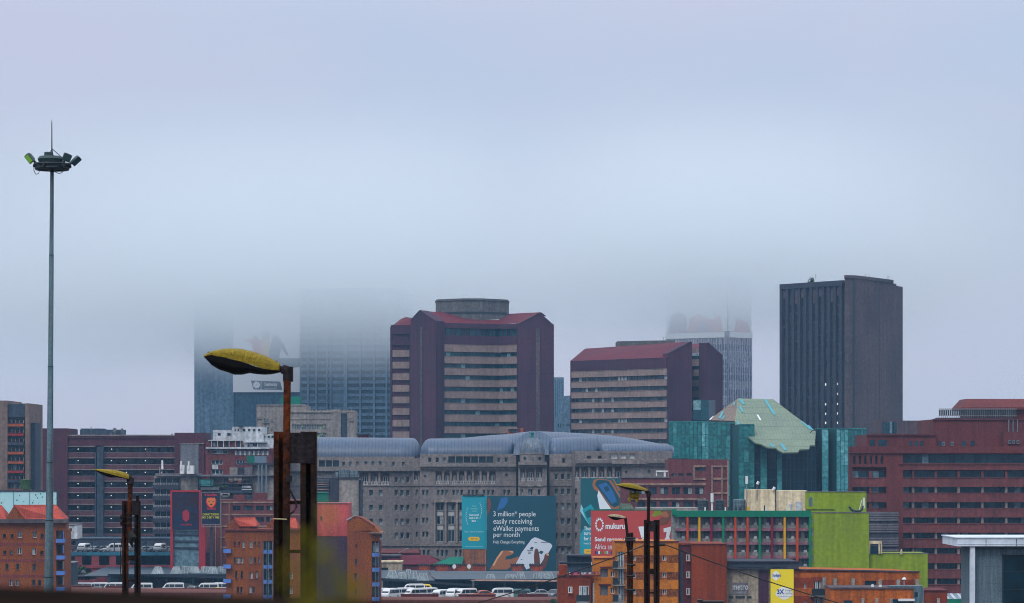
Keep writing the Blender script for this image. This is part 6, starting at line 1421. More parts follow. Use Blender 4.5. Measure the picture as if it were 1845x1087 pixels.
for i, (x, y, lb) in enumerate(((1572, 1057, 'white satellite dish at the left of the terrace coping'), (1586, 1058, 'smaller tilted satellite dish beside the grey pier'))):
    T = Thing('satellite_dish', lb, 'satellite dish', P3(x, y+2, 466)); mb = MB(); c_ = P3(x, y-.5, 465.5); mb.loft([[c_+Vector((r*math.cos(t), -.1-d, r*math.sin(t)+.1)) for t in [2*math.pi*k/12 for k in range(12)]] for r, d in ((.02, -.12), (.16, -.08), (.26, 0))], closed=True); T.part('dish', mb, 'white_paint')
    mb = MB(); mb.tube([P3(x, y+3, 466), c_], .04, 6); T.part('bracket', mb, 'rail_grey')
T = Thing('striped_shed', 'blue-white striped sheet roof with yellow gable beside the white canopy house', 'shed', (PX(1735, 480), 480, 0))
f = Face((1700, 480), (1760, 480)); mb = MB(); mb.mass(f, 1708, 1765, 0, f.z(1080), 10, -1); T.part('wall', mb, 'fascia_green')
for k in range(8): mb = MB(); mb.ngon([f.p(f.u(1708+k*6.2), f.z(1080), -1), f.p(f.u(1708+k*6.2+5.6), f.z(1080), -1), f.p(f.u(1708+k*6.2+7), f.z(1073), -7), f.p(f.u(1708+k*6.2+1.4), f.z(1073), -7)]); T.part('roof_sheet', mb, 'steel_blue' if k % 2 else 'white_wall')
mb = MB(); mb.bx(f, 1743, 1750, 1078, 1095, -.9, -.5); T.part('yellow_panel', mb, 'ad_yellow')

# ---------------------------------------------------------------- white canopy house at the right edge
mat('white_smooth', (.60, .66, .74), (.52, .58, .66), scale=.6, fine=4, fa=.1, streak=.1); mat('house_grey', (.13, .175, .21), (.115, .155, .19), scale=.5, fine=25, fa=.35, streak=.2, seams=(0, .62, .02, .35), course=(2, .9, .02, .3))
T = Thing('white_house', 'modern house corner with thick white roof slab, slim column and dark window', 'house', (PX(1790, 150), 150, 14))
f = Face((1722, 150), (1990, 150)); mb = MB()
mb.box(f, f.u(1724), f.u(1990), f.z(984.5), f.z(970), -5, 0); mb.box(f, f.u(1722), f.u(1990), f.z(970), f.z(968.3), -5.1, .05); mb.box(f, f.u(1725), f.u(1990), f.z(981), f.z(979.8), 0, .02)
T.part('roof', mb, 'white_smooth')
mb = MB()
for x in (1776, 1831): mb.box(f, f.u(x), f.u(x)+.03, f.z(984), f.z(971), .0, .015)
T.part('joint', mb, 'slate_dark')
mb = MB(); mb.box(f, f.u(1749), f.u(1757.5), 14, f.z(984.5), -.4, -.1); T.part('column', mb, 'white_smooth')
mb = MB(); mb.box(f, f.u(1756), f.u(1990), 14, f.z(984.5), -4.5, -.55); mb.box(f, f.u(1757.5), f.u(1990), f.z(988.5), f.z(984.5), -.55, -.4); T.part('wall', mb, 'house_grey')
mb = MB(); mb.box(f, f.u(1810), f.u(1990), 14.2, f.z(1001), -.55, -.5, 0)
for y in (1030, 1063): mb.box(f, f.u(1811), f.u(1990), f.z(y+.8), f.z(y), -.5, -.47, 1)
mb.box(f, f.u(1809), f.u(1810.5), 14.2, f.z(1000), -.55, -.42, 1); mb.box(f, f.u(1809), f.u(1990), f.z(1001), f.z(1000), -.55, -.42, 1); T.part('window', mb, ['glass_navy', 'mullion_dark'])
# ---------------------------------------------------------------- cluttered rooftops left of the big lamp post
T = Thing('service_block', 'cluttered dark service block with railed balconies behind the black advert frame', 'building', (PX(310, 665), 665, 0))
f = Face((272, 665), (500, 665)); mb = MB()
mb.mass(f, 276, 345, 0, f.z(858), 12, -1.5); mb.mass(f, 326, 356, 0, f.z(856), 8, -.6); mb.mass(f, 356, 500, 0, f.z(858), 12, -2.2); mb.mass(f, 455, 495, 0, f.z(836), 10, -.8); T.part('wall', mb, 'pale_concrete')
for i in range(8):
    y = 862+i*20
    g = MB(); u0, z0, u1, z1 = f.r(277, 321, y, y+12); ribbon(g, f, u0, u1, z0, z1, -1.45, 1.5); T.part('window_band', g, ['glass_deep', 'mullion_light'])
    g = MB(); g.bx(f, 275, 322, y+12, y+20, -1.5, -.1); T.part('floor_band', g, 'slate_dark')
    g = MB(); g.bx(f, 276, 321, y+8.2, y+9.2, -.2, -.1); 
    for j in range(16): g.bx(f, 276+j*2.9, 277.4+j*2.9, y+8.5, y+12, -.2, -.12)
    T.part('railing', g, 'rail_grey')
g = MB(); g.bx(f, 280, 362, 853, 857.5, -1.5, .3); g.bx(f, 356, 500, 855.5, 857.5, -2.2, .4); T.part('coping', g, 'louvre_grey')
for k, (a, b, y0, y1, m) in enumerate(((358, 384, 864, 876, 'glass_aqua2'), (384, 412, 874, 878, 'foliage'), (362, 395, 878, 883, 'roof_grey'), (398, 440, 868, 873, 'slate_dark'), (412, 436, 858, 866, 'pale_concrete'), (392, 452, 884, 888, 'shaft_blue'), (432, 454, 862, 866, 'roof_grey'), (436, 452, 876, 879, 'white_wall'), (436, 454, 881, 883, 'white_wall'), (428, 441, 842, 857, 'slate_dark'), (414, 428, 842, 857, 'pale_concrete'), (441, 455, 842, 857, 'louvre_grey'))):
    g = MB(); g.bx(f, a, b, y0, y1, -2.2, -.2 + (k % 3)*.35); T.part('plant_unit', g, {'glass_aqua2': 'glass_green'}.get(m, m))
for a, y in ((365, 861), (428, 870), (415, 867), (429, 867)):
    g = MB(); g.bx(f, a, a+(13 if a == 365 else 5.5), y, y+1.8, -.1, .05); T.part('lit_opening', g, 'warm_lit' if 'warm_lit' in MATS else 'orange_panel')
for y in (859.5, 872.5, 880, 889):
    g = MB(); g.tube([f.p(f.u(356), f.z(y), .4), f.p(f.u(455), f.z(y-.6), .4)], .1, 6); T.part('pipe', g, 'slate_dark')
for x in (360, 380, 403, 420, 438, 455, 466, 472, 480):
    g = MB(); g.tube([f.p(f.u(x), f.z(838 if x > 450 else 856), .2), f.p(f.u(x), f.z(893), .2)], .09 if x < 450 else .22, 6); T.part('pipe', g, 'steel_blue' if x > 460 else 'slate_dark')
g = MB(); g.bx(f, 444, 458, 821, 834, -4, -1); T.part('plant_unit', g, 'tank_green'); g = MB(); g.bx(f, 458, 478, 822, 834, -4, -1); T.part('plant_unit', g, 'steel_blue')
g = MB(); g.bx(f, 430, 500, 834, 838, -4.5, .3); T.part('coping', g, 'slate_dark')
T.finish()
T = Thing('cabinet', 'white telecom cabinets with upright aerials on the service block roof', 'telecom cabinet', P3(337, 853, 662)); f = Face((300, 662), (360, 662))
for a, b, y0 in ((324, 331, 838), (336.5, 348.5, 839)): mb = MB(); mb.bx(f, a, b, y0, 854, -2, 0); T.part('cabinet_box', mb, 'white_paint')
for x in (326.5, 340): mb = MB(); mb.tube([f.p(f.u(x), f.z(846), .1), f.p(f.u(x), f.z(831), .1)], .2, 7); T.part('aerial', mb, 'white_paint')
T = Thing('aerial', 'white curved aerial with a round drum on the service block roof', 'antenna', P3(292, 854, 662)); mb = MB(); mb.tube([P3(292.5, 845, 662), P3(292.5, 832, 662), P3(291, 830, 662)], .22, 7); T.part('head', mb, 'white_paint'); mb = MB(); mb.tube([P3(292, 856, 662), P3(292, 843, 662)], .1, 6); mb.tube([P3(288, 855, 662), P3(288, 841, 662)], .12, 6); T.part('mast', mb, 'rail_grey')
mb = MB(); c_ = P3(292.5, 844, 661.5); mb.loft([[c_+Vector((r*math.cos(t), d, r*math.sin(t))) for t in [2*math.pi*k/12 for k in range(12)]] for r, d in ((.25, .3), (.27, 0), (.1, -.08))]); T.part('drum', mb, 'white_paint')
# ---------------------------------------------------------------- red-framed advert hoardings
flat('ad_crimson', (.30, .015, .03), .6); flat('ad_navy', (.006, .010, .035), .5); flat('ad_orange', (.60, .16, .02)); flat('ad_lime', (.45, .42, .01)); flat('ad_redtext', (.50, .02, .03))
mat('ad_smoky', (.010, .022, .055), (.030, .014, .022), scale=.3, fine=1, streak=.1)
T = Thing('advert_hoarding', 'big dark hoarding in a crimson frame on two crimson legs', 'billboard', (PX(335, 632), 632, 0)); f = Face((300, 632), (400, 632)); mb = MB(); mb.bx(f, 308, 361, 885, 955, -.5, 0); pn = T.part('panel', mb, 'ad_smoky')
mb = MB(); mb.bx(f, 307, 362.5, 883.5, 887, -.55, .2); mb.bx(f, 307, 310.5, 887, 955, -.55, .2); mb.bx(f, 358.5, 362.5, 887, 955, -.55, .19); T.part('frame', mb, 'ad_crimson')
mb = MB(); mb.box(f, f.u(307), f.u(312), 0, f.z(955), -.6, .1); mb2 = MB(); mb2.box(f, f.u(358.5), f.u(370), 0, f.z(946), -.6, .1); T.part('leg', mb, 'ad_crimson'); T.part('leg', mb2, 'ad_coral' if 'ad_coral' in MATS else 'ad_crimson')
mb = MB(); poly(mb, f, [(329, 922), (336, 918), (341, 924), (341, 936), (335, 941), (329, 935)], .04); T.part('emblem', mb, 'ad_crimson', parent=pn); text(pn, 'TIGERS', f, 324, 346, 944, 947, 'ad_redtext', .05)
mb = MB(); mb.mass(f, 311, 358, 0, f.z(956), 8, -.8); T.part('glazed_base', mb, 'glass_deep')
for y in (962, 974, 986): mb = MB(); mb.bx(f, 311, 358, y, y+3, -.8, -.5); T.part('band', mb, 'shaft_blue')
T = Thing('advert_hoarding', 'navy hoarding with an orange big-cat face and yellow offer text', 'billboard', (PX(380, 630), 630, 0)); f = Face((360, 630), (400, 630)); mb = MB(); mb.bx(f, 363.5, 396.5, 887.5, 944.5, -.4, 0); pn = T.part('panel', mb, 'ad_navy')
mb = MB(); mb.bx(f, 362.6, 397.4, 886.5, 888, -.45, .1); mb.bx(f, 362.6, 397.4, 944.3, 946, -.45, .1); mb.bx(f, 362.6, 363.7, 888, 944.3, -.45, .1); mb.bx(f, 396.3, 397.4, 888, 944.3, -.45, .1); T.part('frame', mb, 'grey_panel')
text(pn, 'TIGERS', f, 368, 391, 890, 894, 'ad_redtext', .03, .02); text(pn, 'TIGERS', f, 372, 389, 915, 918.5, 'ad_redtext', .03, .02); text(pn, 'CHUNKY TUESDAY', f, 365, 395, 925, 929, 'ad_lime', .03, .02); text(pn, 'BUY 2 GET 1 FREE', f, 364.5, 395, 930.5, 934.5, 'ad_lime', .03, .02)
mb = MB(); poly(mb, f, [(373, 900), (374.5, 896.5), (378, 898), (380.5, 897.5), (383, 898), (386.5, 896.5), (388, 900), (387.5, 906), (384.5, 911.5), (380.5, 914), (376.5, 911.5), (373.5, 906)][::-1], .02, 0); poly(mb, f, [(372, 899), (371, 905), (374, 912), (380.5, 916), (387, 912), (390, 905), (389, 899), (380, 896)][::-1], .015, 1); T.part('emblem', mb, ['ad_orange', 'ad_redtext'], parent=pn)
mb = MB()
for q in ([(375, 902), (379, 904), (376, 904.5)], [(386, 902), (382, 904), (385, 904.5)], [(378, 908.5), (380.5, 907.5), (383, 908.5), (380.5, 911.5)], [(380, 899), (381, 899), (380.8, 902)]): poly(mb, f, q[::-1], .03)
T.part('emblem', mb, 'ad_navy', parent=pn)
mb = MB()
for x in (367, 380, 393): mb.tube([P3(x, 946, 630), P3(x, 949, 630)], .06, 5); 
mb.bx(f, 362, 398, 949, 950, -.3, .1); T.part('bracket', mb, 'rail_grey'); mb = MB(); mb.bx(f, 378, 383, 946, 1060, -.9, -.5); T.part('leg', mb, 'slate_dark')
T = Thing('brick_office', 'red-brown brick building with beige grid and wide windows behind the cat hoarding', 'office building', (PX(440, 645), 645, 0))
f = Face((370, 645), (500, 645)); mb = MB(); hs = [f.r(a, b, y, y+9) for a, b in ((419, 434), (439, 456), (461, 476), (480, 492)) for y in (911, 932, 953)]
mb.mass(f, 370, 545, 0, f.z(901), 12, 0); mb.panel(f, f.u(370), f.u(545), 0, f.z(901), hs, 0, .45); T.part('wall', mb, 'office_brick')
for h in hs: T.window(f, h, .1, 'off')
for y in (904, 926, 947, 967, 985): g = MB(); g.bx(f, 397, 545, y, y+2.6, .45, .62); T.part('band', g, 'office_band')
for x in (412.5, 398, 388): g = MB(); g.bx(f, x, x+1.6, 905, 1060, .45, .7); T.part('band', g, 'office_band')
for (a, b, y0, y1, m) in ((395, 412, 889, 893, 'pale_concrete'), (400, 410, 890, 896, 'grey_panel'), (420, 440, 892, 901, 'dull_red_brick'), (442, 456, 893, 901, 'slate_dark'), (456, 480, 888, 901, 'dull_red_brick')):
    g = MB(); g.bx(f, a, b, y0, y1, -3, -.8); T.part('roof_hut', g, m)
T.finish()

# ---------------------------------------------------------------- grey lift tower with air conditioners, left of the pink wall
T = Thing('lift_tower', 'blank grey concrete tower with air-handling units on its roof right of the big lamp', 'tower', (PX(628, 650), 650, 0)); f = Face((590, 650), (660, 650)); mb = MB()
mb.mass(f, 611, 646, 0, f.z(862), 8, 0); T.part('wall', mb, 'pale_concrete')
mb = MB(); mb.mass(f, 570, 611, 0, f.z(861), 7, -1); T.part('annex', mb, 'slate_dark'); mb = MB(); mb.mass(f, 646, 651, 0, f.z(865), 6, -.5); T.part('pipe_rack', mb, 'slate_dark')
for y in (864, 868, 872, 876, 881, 886): g = MB(); g.bx(f, 571, 592, y, y+2, -1, -.4+.1*(y % 3)); T.part('duct', g, ['roof_grey', 'louvre_grey', 'office_band'][y % 3])
mb = MB(); mb.bx(f, 608, 648, 860, 863, -.2, .3); T.part('coping', mb, 'slate_dark')
for (a, b, y0) in ((611, 629, 847), (630, 643, 848.5), (603, 609, 851)):
    g = MB(); g.bx(f, a, b, y0, 860, -4, -.6); g.bx(f, a, b, y0+6.5, y0+7.2, -.6, -.5); T.part('air_conditioner', g, 'galv')
mb = MB()
for k in range(9): mb.tube([f.p(f.u(606+k*5), f.z(860), .2), f.p(f.u(606+k*5), f.z(854), .2)], .04, 5)
mb.tube([f.p(f.u(606), f.z(854), .2), f.p(f.u(646), f.z(854), .2)], .04, 5); T.part('railing', mb, 'rail_grey')
T = Thing('green_hut', 'dark green tarpaulin-covered hut behind the pink wall', 'hut', (PX(578, 620), 620, 0)); f = Face((560, 620), (600, 620)); mb = MB(); mb.mass(f, 566, 590, 0, f.z(889), 4, 0); T.part('wall', mb, 'tank_green')
mb = MB(); mb.bx(f, 566, 591, 887.5, 889, -4, .2); T.part('roof', mb, 'fascia_green')

# ---------------------------------------------------------------- pink wall
mat('pink_wall', (.44, .115, .115), (.38, .10, .105), scale=.25, fine=2.5, fa=.2, streak=.15); mat('plum_wall', (.075, .045, .085), (.06, .038, .065), scale=.2, fine=2.5)
T = Thing('pink_building', 'blank wall painted salmon pink above and dull plum below, beside the big lamp post', 'building', (PX(590, 512), 512, 0)); f = Face((535, 512), (627, 512)); mb = MB(); mb.mass(f, 543, 627, f.z(966.5), f.z(907), 12, .1); T.part('upper_wall', mb, 'pink_wall')
mb = MB(); mb.mass(f, 571, 626.5, 0, f.z(966.5), 12, 0); mb2 = MB(); mb2.mass(f, 543, 571, 0, f.z(966.5), 12, .05); T.part('lower_wall', mb, 'plum_wall'); T.part('lower_wall', mb2, 'pink_wall')
mb = MB(); c_ = f.p(f.u(579), f.z(934), .12); mb.ngon([c_+f.U*.2*math.cos(t)+Vector((0, 0, .45*math.sin(t))) for t in [2*math.pi*k/14 for k in range(14)]]); T.part('vent_hole', mb, 'mullion_dark')
mb = MB(); mb.bx(f, 543, 627.3, 906, 907.5, -.3, .25); T.part('coping', mb, 'louvre_grey')

# ---------------------------------------------------------------- red brick flats with blue balconies
mat('flats_brick', (.23, .082, .034), (.165, .055, .032), rough=.9, scale=.35, fine=5, fa=.5, streak=.12); mat('flats_plum', (.175, .050, .045), (.14, .045, .045), scale=.3, fine=5, fa=.6)
mat('tile_red', (.36, .085, .065), (.30, .075, .06), scale=.4, fine=4, fa=.2, seams=(0, .42, .18, .25)); mat('blue_panel', (.12, .21, .50), (.10, .18, .42), scale=1, fine=6, fa=.15)
style('fl', 1, ['grey_panel', 'glass_room', 'flats_plum'], .07, True); style('fl2', 2, ['white_paint', 'glass_room', 'flats_plum'], .07, True); style('fls', 1, ['flats_plum', 'glass_deep', 'flats_plum'], .05, True)
def balconies(T, f, x0, x1, ys, h, w0, w1):
    for y in ys:
        g = MB(); g.bx(f, x0, x1, y, y+h, w1-.12, w1); g.bx(f, x0, x0+.8, y, y+h, w0, w1-.12); g.bx(f, x1-.8, x1, y, y+h, w0, w1-.12); T.part('balcony_front', g, 'blue_panel')
        g = MB(); g.bx(f, x0, x1, y+h, y+h+1, w0, w1+.05); T.part('balcony_slab', g, 'flats_plum')
T = Thing('brick_flats', 'nearest red-brick flats at far left with red tiled roof ends and blue balconies', 'apartment block', (PX(60, 497), 497, 0))
f = Face((-40, 497), (125, 497)); sc5 = 1/5.25
W1 = [(190, 437, 40, 60), (332, 437, 40, 60), (187, 592, 40, 62), (325, 595, 40, 62), (70, 742, 28, 60), (172, 742, 30, 60), (328, 745, 30, 62), (108, 895, 34, 58), (163, 895, 34, 60), (322, 893, 32, 58), (380, 895, 30, 56), (-60, 592, 40, 60), (-60, 437, 40, 60)]
W2 = [(45, 450, 30, 36), (118, 450, 28, 36), (402, 450, 30, 36), (50, 607, 30, 36), (112, 607, 28, 36), (400, 609, 30, 36)]
hs = []; wl = []
for x, y, w_, h_ in W1+W2:
    r = f.r((x-w_/2)*sc5, (x+w_/2)*sc5, 880+(y-h_/2)*sc5, 880+(y+h_/2)*sc5); hs.append(r); wl.append((r, 'fl2' if w_ > 33 and h_ > 50 else ('fls' if h_ < 40 else 'fl')))
mb = MB(); mb.mass(f, -40, 101.5, 0, f.z(942), 14, 0); mb.panel(f, 0, f.u(101.5), 0, f.z(942), hs, 0, .4); mb.bx(f, 101.5, 119, 942, 956, -1.5, .39); mb.mass(f, 101.5, 113, 0, f.z(956), 8, -1.6); T.part('wall', mb, 'flats_brick')
for r, st in wl: T.window(f, r, .1, st)
mb = MB(); mb.bx(f, -40, 122, 935.5, 942.3, -1, 1.3); T.part('fascia', mb, 'slate_side')
for y in (982, 1012, 1039.5):
    mb = MB(); mb.bx(f, -40, 101.5, y-4, y+1, .4, .43); T.part('brick_course', mb, 'flats_plum')
balconies(T, f, 102, 115.5, (971, 1001, 1029, 1058), 7, -1.5, .5)
for y in (957, 983, 1012, 1040):
    g = MB(); g.bx(f, 103, 109, y, y+14, -1.55, -1.4); T.part('balcony_door', g, 'glass_deep')
    g = MB(); g.bx(f, 114, 115.2, y-1, y+14, .2, .45); T.part('post', g, 'blue_panel' if y % 2 else 'grey_panel')
def gable_roof(T, f, xa, xp, xb, xr0, xr1, y0, y1, w, m='tile_red'):
    """brick gable triangle (xa-xp-xb) on the left and a tiled slope running right to xr1"""
    dep = 7
    A, B, P_ = f.p(f.u(xa), f.z(y0), w), f.p(f.u(xb), f.z(y0), w), f.p(f.u(xp), f.z(y1), w)
    mb = MB(); mb.ngon([A, B, P_]); A2, P2 = A-f.N*.4, P_-f.N*.4; B2 = B-f.N*.4; mb.ngon([B2, A2, P2]); mb.quad(A, P_, P2, A2); T.part('gable', mb, 'flats_brick')
    C0 = f.p(f.u(xb), f.z(y0), w+.2); C1 = f.p(f.u(xr1), f.z(y0), w+.2); D1 = f.p(f.u(xr0), f.z(y1), w-3.2); D0 = f.p(f.u(xp), f.z(y1), w-.1)
    mb = MB(); slab(mb, [C0, C1, D1, D0], .25); mb.ngon([C1+Vector((0, 0, -.02)), D1+Vector((0, 0, -.02)), f.p(f.u(xr1), f.z(y0), w-6)]); mb.ngon([D0, D1, f.p(f.u(xr1), f.z(y0), w-6), f.p(f.u(xa), f.z(y0), w-6)]); T.part('roof', mb, m)
    mb = MB(); mb.tube([C0+f.N*.1, D0+f.N*.15], .16, 6); T.part('barge_board', mb, 'tile_red')
gable_roof(T, f, 9.5, 25, 45, 95, 114.5, 935.5, 910, -.5); gable_roof(T, f, -38, -34, -30, -4, 11, 935.5, 911, -.6)
T.finish()
T = Thing('painted_wall', 'pale turquoise painted wall with dark speckles behind the leftmost red roof', 'wall', (PX(50, 600), 600, 0)); f = Face((-30, 600), (103, 600))
m_, t_, b_ = nt('speckled'); N_ = t_.nodes.new; L_ = t_.links.new
g_ = N_('ShaderNodeNewGeometry'); v_ = N_('ShaderNodeTexVoronoi'); v_.inputs['Scale'].default_value = 1.5; L_(g_.outputs['Position'], v_.inputs['Vector']); r_ = N_('ShaderNodeMath'); r_.operation = 'LESS_THAN'; r_.inputs[1].default_value = .24; L_(v_.outputs['Distance'], r_.inputs[0])
n_ = N_('ShaderNodeTexNoise'); n_.inputs['Scale'].default_value = .25; L_(g_.outputs['Position'], n_.inputs['Vector']); rr = N_('ShaderNodeMapRange'); rr.inputs[1].default_value = .45; rr.inputs[2].default_value = .5; L_(n_.outputs['Fac'], rr.inputs[0]); mm = N_('ShaderNodeMath'); mm.operation = 'MULTIPLY'; L_(r_.outputs[0], mm.inputs[0]); L_(rr.outputs[0], mm.inputs[1])
x0 = N_('ShaderNodeMix'); x0.data_type = 'RGBA'; x0.inputs[6].default_value = (.50, .66, .72, 1); x0.inputs[7].default_value = (.22, .56, .60, 1); L_(n_.outputs['Fac'], x0.inputs[0]); x1 = N_('ShaderNodeMix'); x1.data_type = 'RGBA'; x1.inputs[7].default_value = (.04, .05, .06, 1); L_(x0.outputs[2], x1.inputs[6]); L_(mm.outputs[0], x1.inputs[0]); L_(x1.outputs[2], b_.inputs['Base Color']); b_.inputs['Roughness'].default_value = .8; MATS['speckled'] = m_
mb = MB(); mb.mass(f, -30, 102, 0, f.z(885.5), 1.2, 0); T.part('wall_panel', mb, 'speckled'); mb = MB(); mb.bx(f, -30, 103.5, 883.5, 886, -1.3, .15); mb.bx(f, 102, 103.5, 886, 960, -1.2, .1); T.part('edge_trim', mb, 'slate_dark')
mb = MB(); 
for x in (24, 53): mb.bx(f, x, x+.8, 886, 960, 0, .08)
T.part('joint', mb, 'steel_blue')
T = Thing('brick_flats', 'red-brick flats behind the big lamp post with glazed stair bay and dormers', 'apartment block', (PX(450, 500), 500, 0))
f = Face((404, 500), (546, 500)); k2 = 1/2.67; hs = []; wl = []
for xs2, y, h_, w_ in (((463, 485, 561, 580), 800, 17, 9), ((505, 541), 805, 32, 13), ((463, 561, 580), 880, 28, 9), ((480, 497, 540), 880, 30, 13), ((470, 497, 568), 950, 34, 11), ((542,), 952, 32, 13), ((478, 495, 555), 1022, 30, 11), ((538,), 1022, 32, 13), ((733,), 955, 32, 15), ((733,), 1026, 30, 15)):
    for x in xs2:
        r = f.r(250+(x-w_/2)*k2, 250+(x+w_/2)*k2, 680+(y-h_/2)*k2, 680+(y+h_/2)*k2); hs.append(r); wl.append((r, 'fl2' if w_ > 12 else ('fls' if h_ < 20 else 'fl')))
mb = MB(); mb.mass(f, 408, 474, 0, f.z(954), 12, 0); mb.mass(f, 492, 546, 0, f.z(954), 12, 0); mb.mass(f, 474, 492, 0, f.z(954), 10, -1.8)
mb.panel(f, f.u(408), f.u(474), 0, f.z(975), [h for h in hs if h[2] < f.u(474)], 0, .4); mb.panel(f, f.u(492), f.u(546), 0, f.z(975), [h for h in hs if h[0] > f.u(492)], 0, .4); mb.bx(f, 406, 546, 955, 975, 0, .41); T.part('wall', mb, 'flats_brick')
for r, st in wl: T.window(f, r, .1, st)
mb = MB(); mb.bx(f, 404, 546, 953, 956, -.5, .8); T.part('coping', mb, 'flats_plum')
gable_roof(T, f, 409, 422, 431.5, 456, 463.5, 947.5, 933, -.3); gable_roof(T, f, 478, 490, 502, 530, 537, 952, 934, -.3)
mb = MB(); mb.bx(f, 431, 463, 947.5, 954, -2, -.4); mb.bx(f, 409, 431, 947.4, 954, -2, -.3); mb.bx(f, 492, 546, 952, 954, -2, -.3); T.part('dormer_wall', mb, 'flats_brick')
mb = MB(); mb.bx(f, 450, 463, 947.6, 952, -.4, -.3); T.part('dormer_window', mb, 'glass_deep')
g = MB(); u0, z0, u1, z1 = f.r(475, 491.5, 976, 1140); curtain(g, f, u0, u1, z0, z1, -1.75, .5, 1.2, 0, 1, .08); T.part('stair_glazing', g, ['glass_pale', 'steel_blue'])
balconies(T, f, 474.2, 491.8, (991, 1018, 1045, 1072), 6.5, -1.7, .5); balconies(T, f, 403.5, 417, (989, 1017, 1043, 1071), 7, 0, 1.2)
for x in (474.5, 481, 484, 491): g = MB(); g.bx(f, x, x+.8, 976, 1100, .55, .7); T.part('post', g, 'steel_blue')
T.finish()
T = Thing('brick_flats', 'narrow red-brick gabled flats block to the right of the pink wall', 'apartment block', (PX(650, 505), 505, 0))
f = Face((625, 505), (690, 505)); k3 = 1/2.96; hs = []; wl = []
for x, y, w_, h_, st in ((305, 700, 11, 13, 'fls'), (303, 779, 11, 13, 'fls'), (301, 866, 13, 34, 'fl'), (299, 943, 13, 34, 'fl'), (299, 1023, 14, 30, 'fl'), (299, 1100, 14, 30, 'fl')):
    r = f.r(540+(x-w_/2)*k3, 540+(x+w_/2)*k3, 720+(y-h_/2)*k3, 720+(y+h_/2)*k3); hs.append(r); wl.append((r, st))
mb = MB(); mb.panel(f, f.u(626), f.u(670), 0, f.z(957), hs, 0, .4); fr = [f.p(f.u(x), z_, .38) for x, z_ in ((626, 0), (670, 0), (682, f.z(957)))]
mb.mass(f, 626, 670, 0, f.z(957), 12, 0); gpts = [(626, 957), (684, 959), (676, 951), (663, 942), (650, 934), (641, 932), (634, 935), (626, 940.5)]
G0 = [f.p(f.u(x), f.z(y), .4) for x, y in gpts]; G1 = [q-f.N*12 for q in G0]; mb.ngon(G0); mb.ngon(G1[::-1]); [mb.quad(G0[(i+1) % 8], G0[i], G1[i], G1[(i+1) % 8]) for i in range(8)]
mb.bx(f, 670, 684, 958, 975, -1, .39); T.part('wall', mb, 'flats_brick')
for r, st in wl: T.window(f, r, .1, st)
mb = MB(); mb.tube([f.p(f.u(x), f.z(y)+.1, .35) for x, y in gpts[2:]], .14, 6); T.part('verge', mb, 'flats_plum'); mb = MB(); mb.tube([f.p(f.u(625), f.z(941)+.3, .4), f.p(f.u(634), f.z(934.5)+.2, .4)], .2, 6); T.part('gutter', mb, 'rail_grey')
mb = MB(); mb.bx(f, 666.5, 690.5, 958.5, 961, -3, 1.6); mb.bx(f, 668, 688, 961, 963, -3, 1.2); T.part('canopy', mb, 'office_band')
balconies(T, f, 670.5, 683.5, (996, 1023, 1049.5, 1076), 7, -1, .6)
for y in (979, 1003, 1030, 1057):
    g = MB(); g.bx(f, 671, 682, y, y+16, -1.1, -1.0); T.part('balcony_door', g, 'glass_pale')
mb = MB(); mb.mass(f, 670, 684, 0, f.z(975), 6, -1.1); T.part('recess_wall', mb, 'flats_plum')
for x in (676, 682.5): g = MB(); g.bx(f, x, x+.9, 976, 1100, .65, .8); T.part('post', g, 'steel_blue')
T.finish()
T = Thing('white_hut', 'small white box house with one window right of the leftmost flats', 'hut', (PX(125, 560), 560, 0)); f = Face((100, 560), (150, 560)); mb = MB(); h = f.r(125, 130, 952, 957.5); mb.mass(f, 108, 140, f.z(971), f.z(946), 6, 0); mb.panel(f, f.u(108), f.u(140), f.z(971), f.z(946), [h], 0, .3); T.part('wall', mb, 'white_wall'); T.window(f, h, .05, 'dark'); T.finish()
mb = MB(); mb.bx(f, 107.5, 140.5, 945, 946.3, -6, .5); T.part('roof', mb, 'grey_panel'); mb = MB(); mb.mass(f, 109, 118, 0, f.z(971), 5, -.5); T.part('plinth', mb, 'slate_dark')

# ---------------------------------------------------------------- car deck behind
mat('deck_beam', (.05, .14, .20), (.04, .11, .16), streak=.2); mat('deck_pier', (.20, .055, .065), (.16, .05, .06), scale=.5, fine=3)
T = Thing('parking_deck', 'raised car deck on brick piers with teal edge beam and thin roof', 'car park', (PX(240, 640), 640, 0)); f = Face((105, 640), (345, 640))
mb = MB(); mb.box(f, f.u(108), f.u(372), f.z(998), f.z(996.5), -26, 0); T.part('deck_slab', mb, 'slate_dark')
mb = MB(); mb.bx(f, 112, 332, 995, 1001, 0, .3); T.part('edge_beam', mb, 'deck_beam')
mb = MB(); mb.bx(f, 105, 352, 971, 974.5, -3, .5); mb.bx(f, 105, 352, 970, 971.2, -3, .6); T.part('roof', mb, 'slate_dark')
mb = MB(); mb.bx(f, 105, 352, 969, 970.2, -1, .75); T.part('gutter', mb, 'steel_blue')
for x in (120, 165, 205, 262, 300, 345): mb = MB(); mb.bx(f, x, x+1.6, 974, 995, -.4, -.1); T.part('roof_post', mb, 'slate_dark')
for a, b in ((135, 147.5), (165, 178.5), (197, 209), (228, 233), (331, 349)): mb = MB(); mb.bx(f, a, b, 1001, 1075, -1, .1); T.part('pier', mb, 'deck_pier')
mb = MB(); mb.bx(f, 110, 372, 1018.5, 1024, -2, .4); T.part('ledge', mb, 'deck_pier')
mb = MB(); mb.box(f, f.u(105), f.u(372), 0, f.z(1001), -27, -14); mb.box(f, f.u(105), f.u(352), f.z(996), f.z(972), -26, -25.5); T.part('rear_wall', mb, 'shaft_blue')
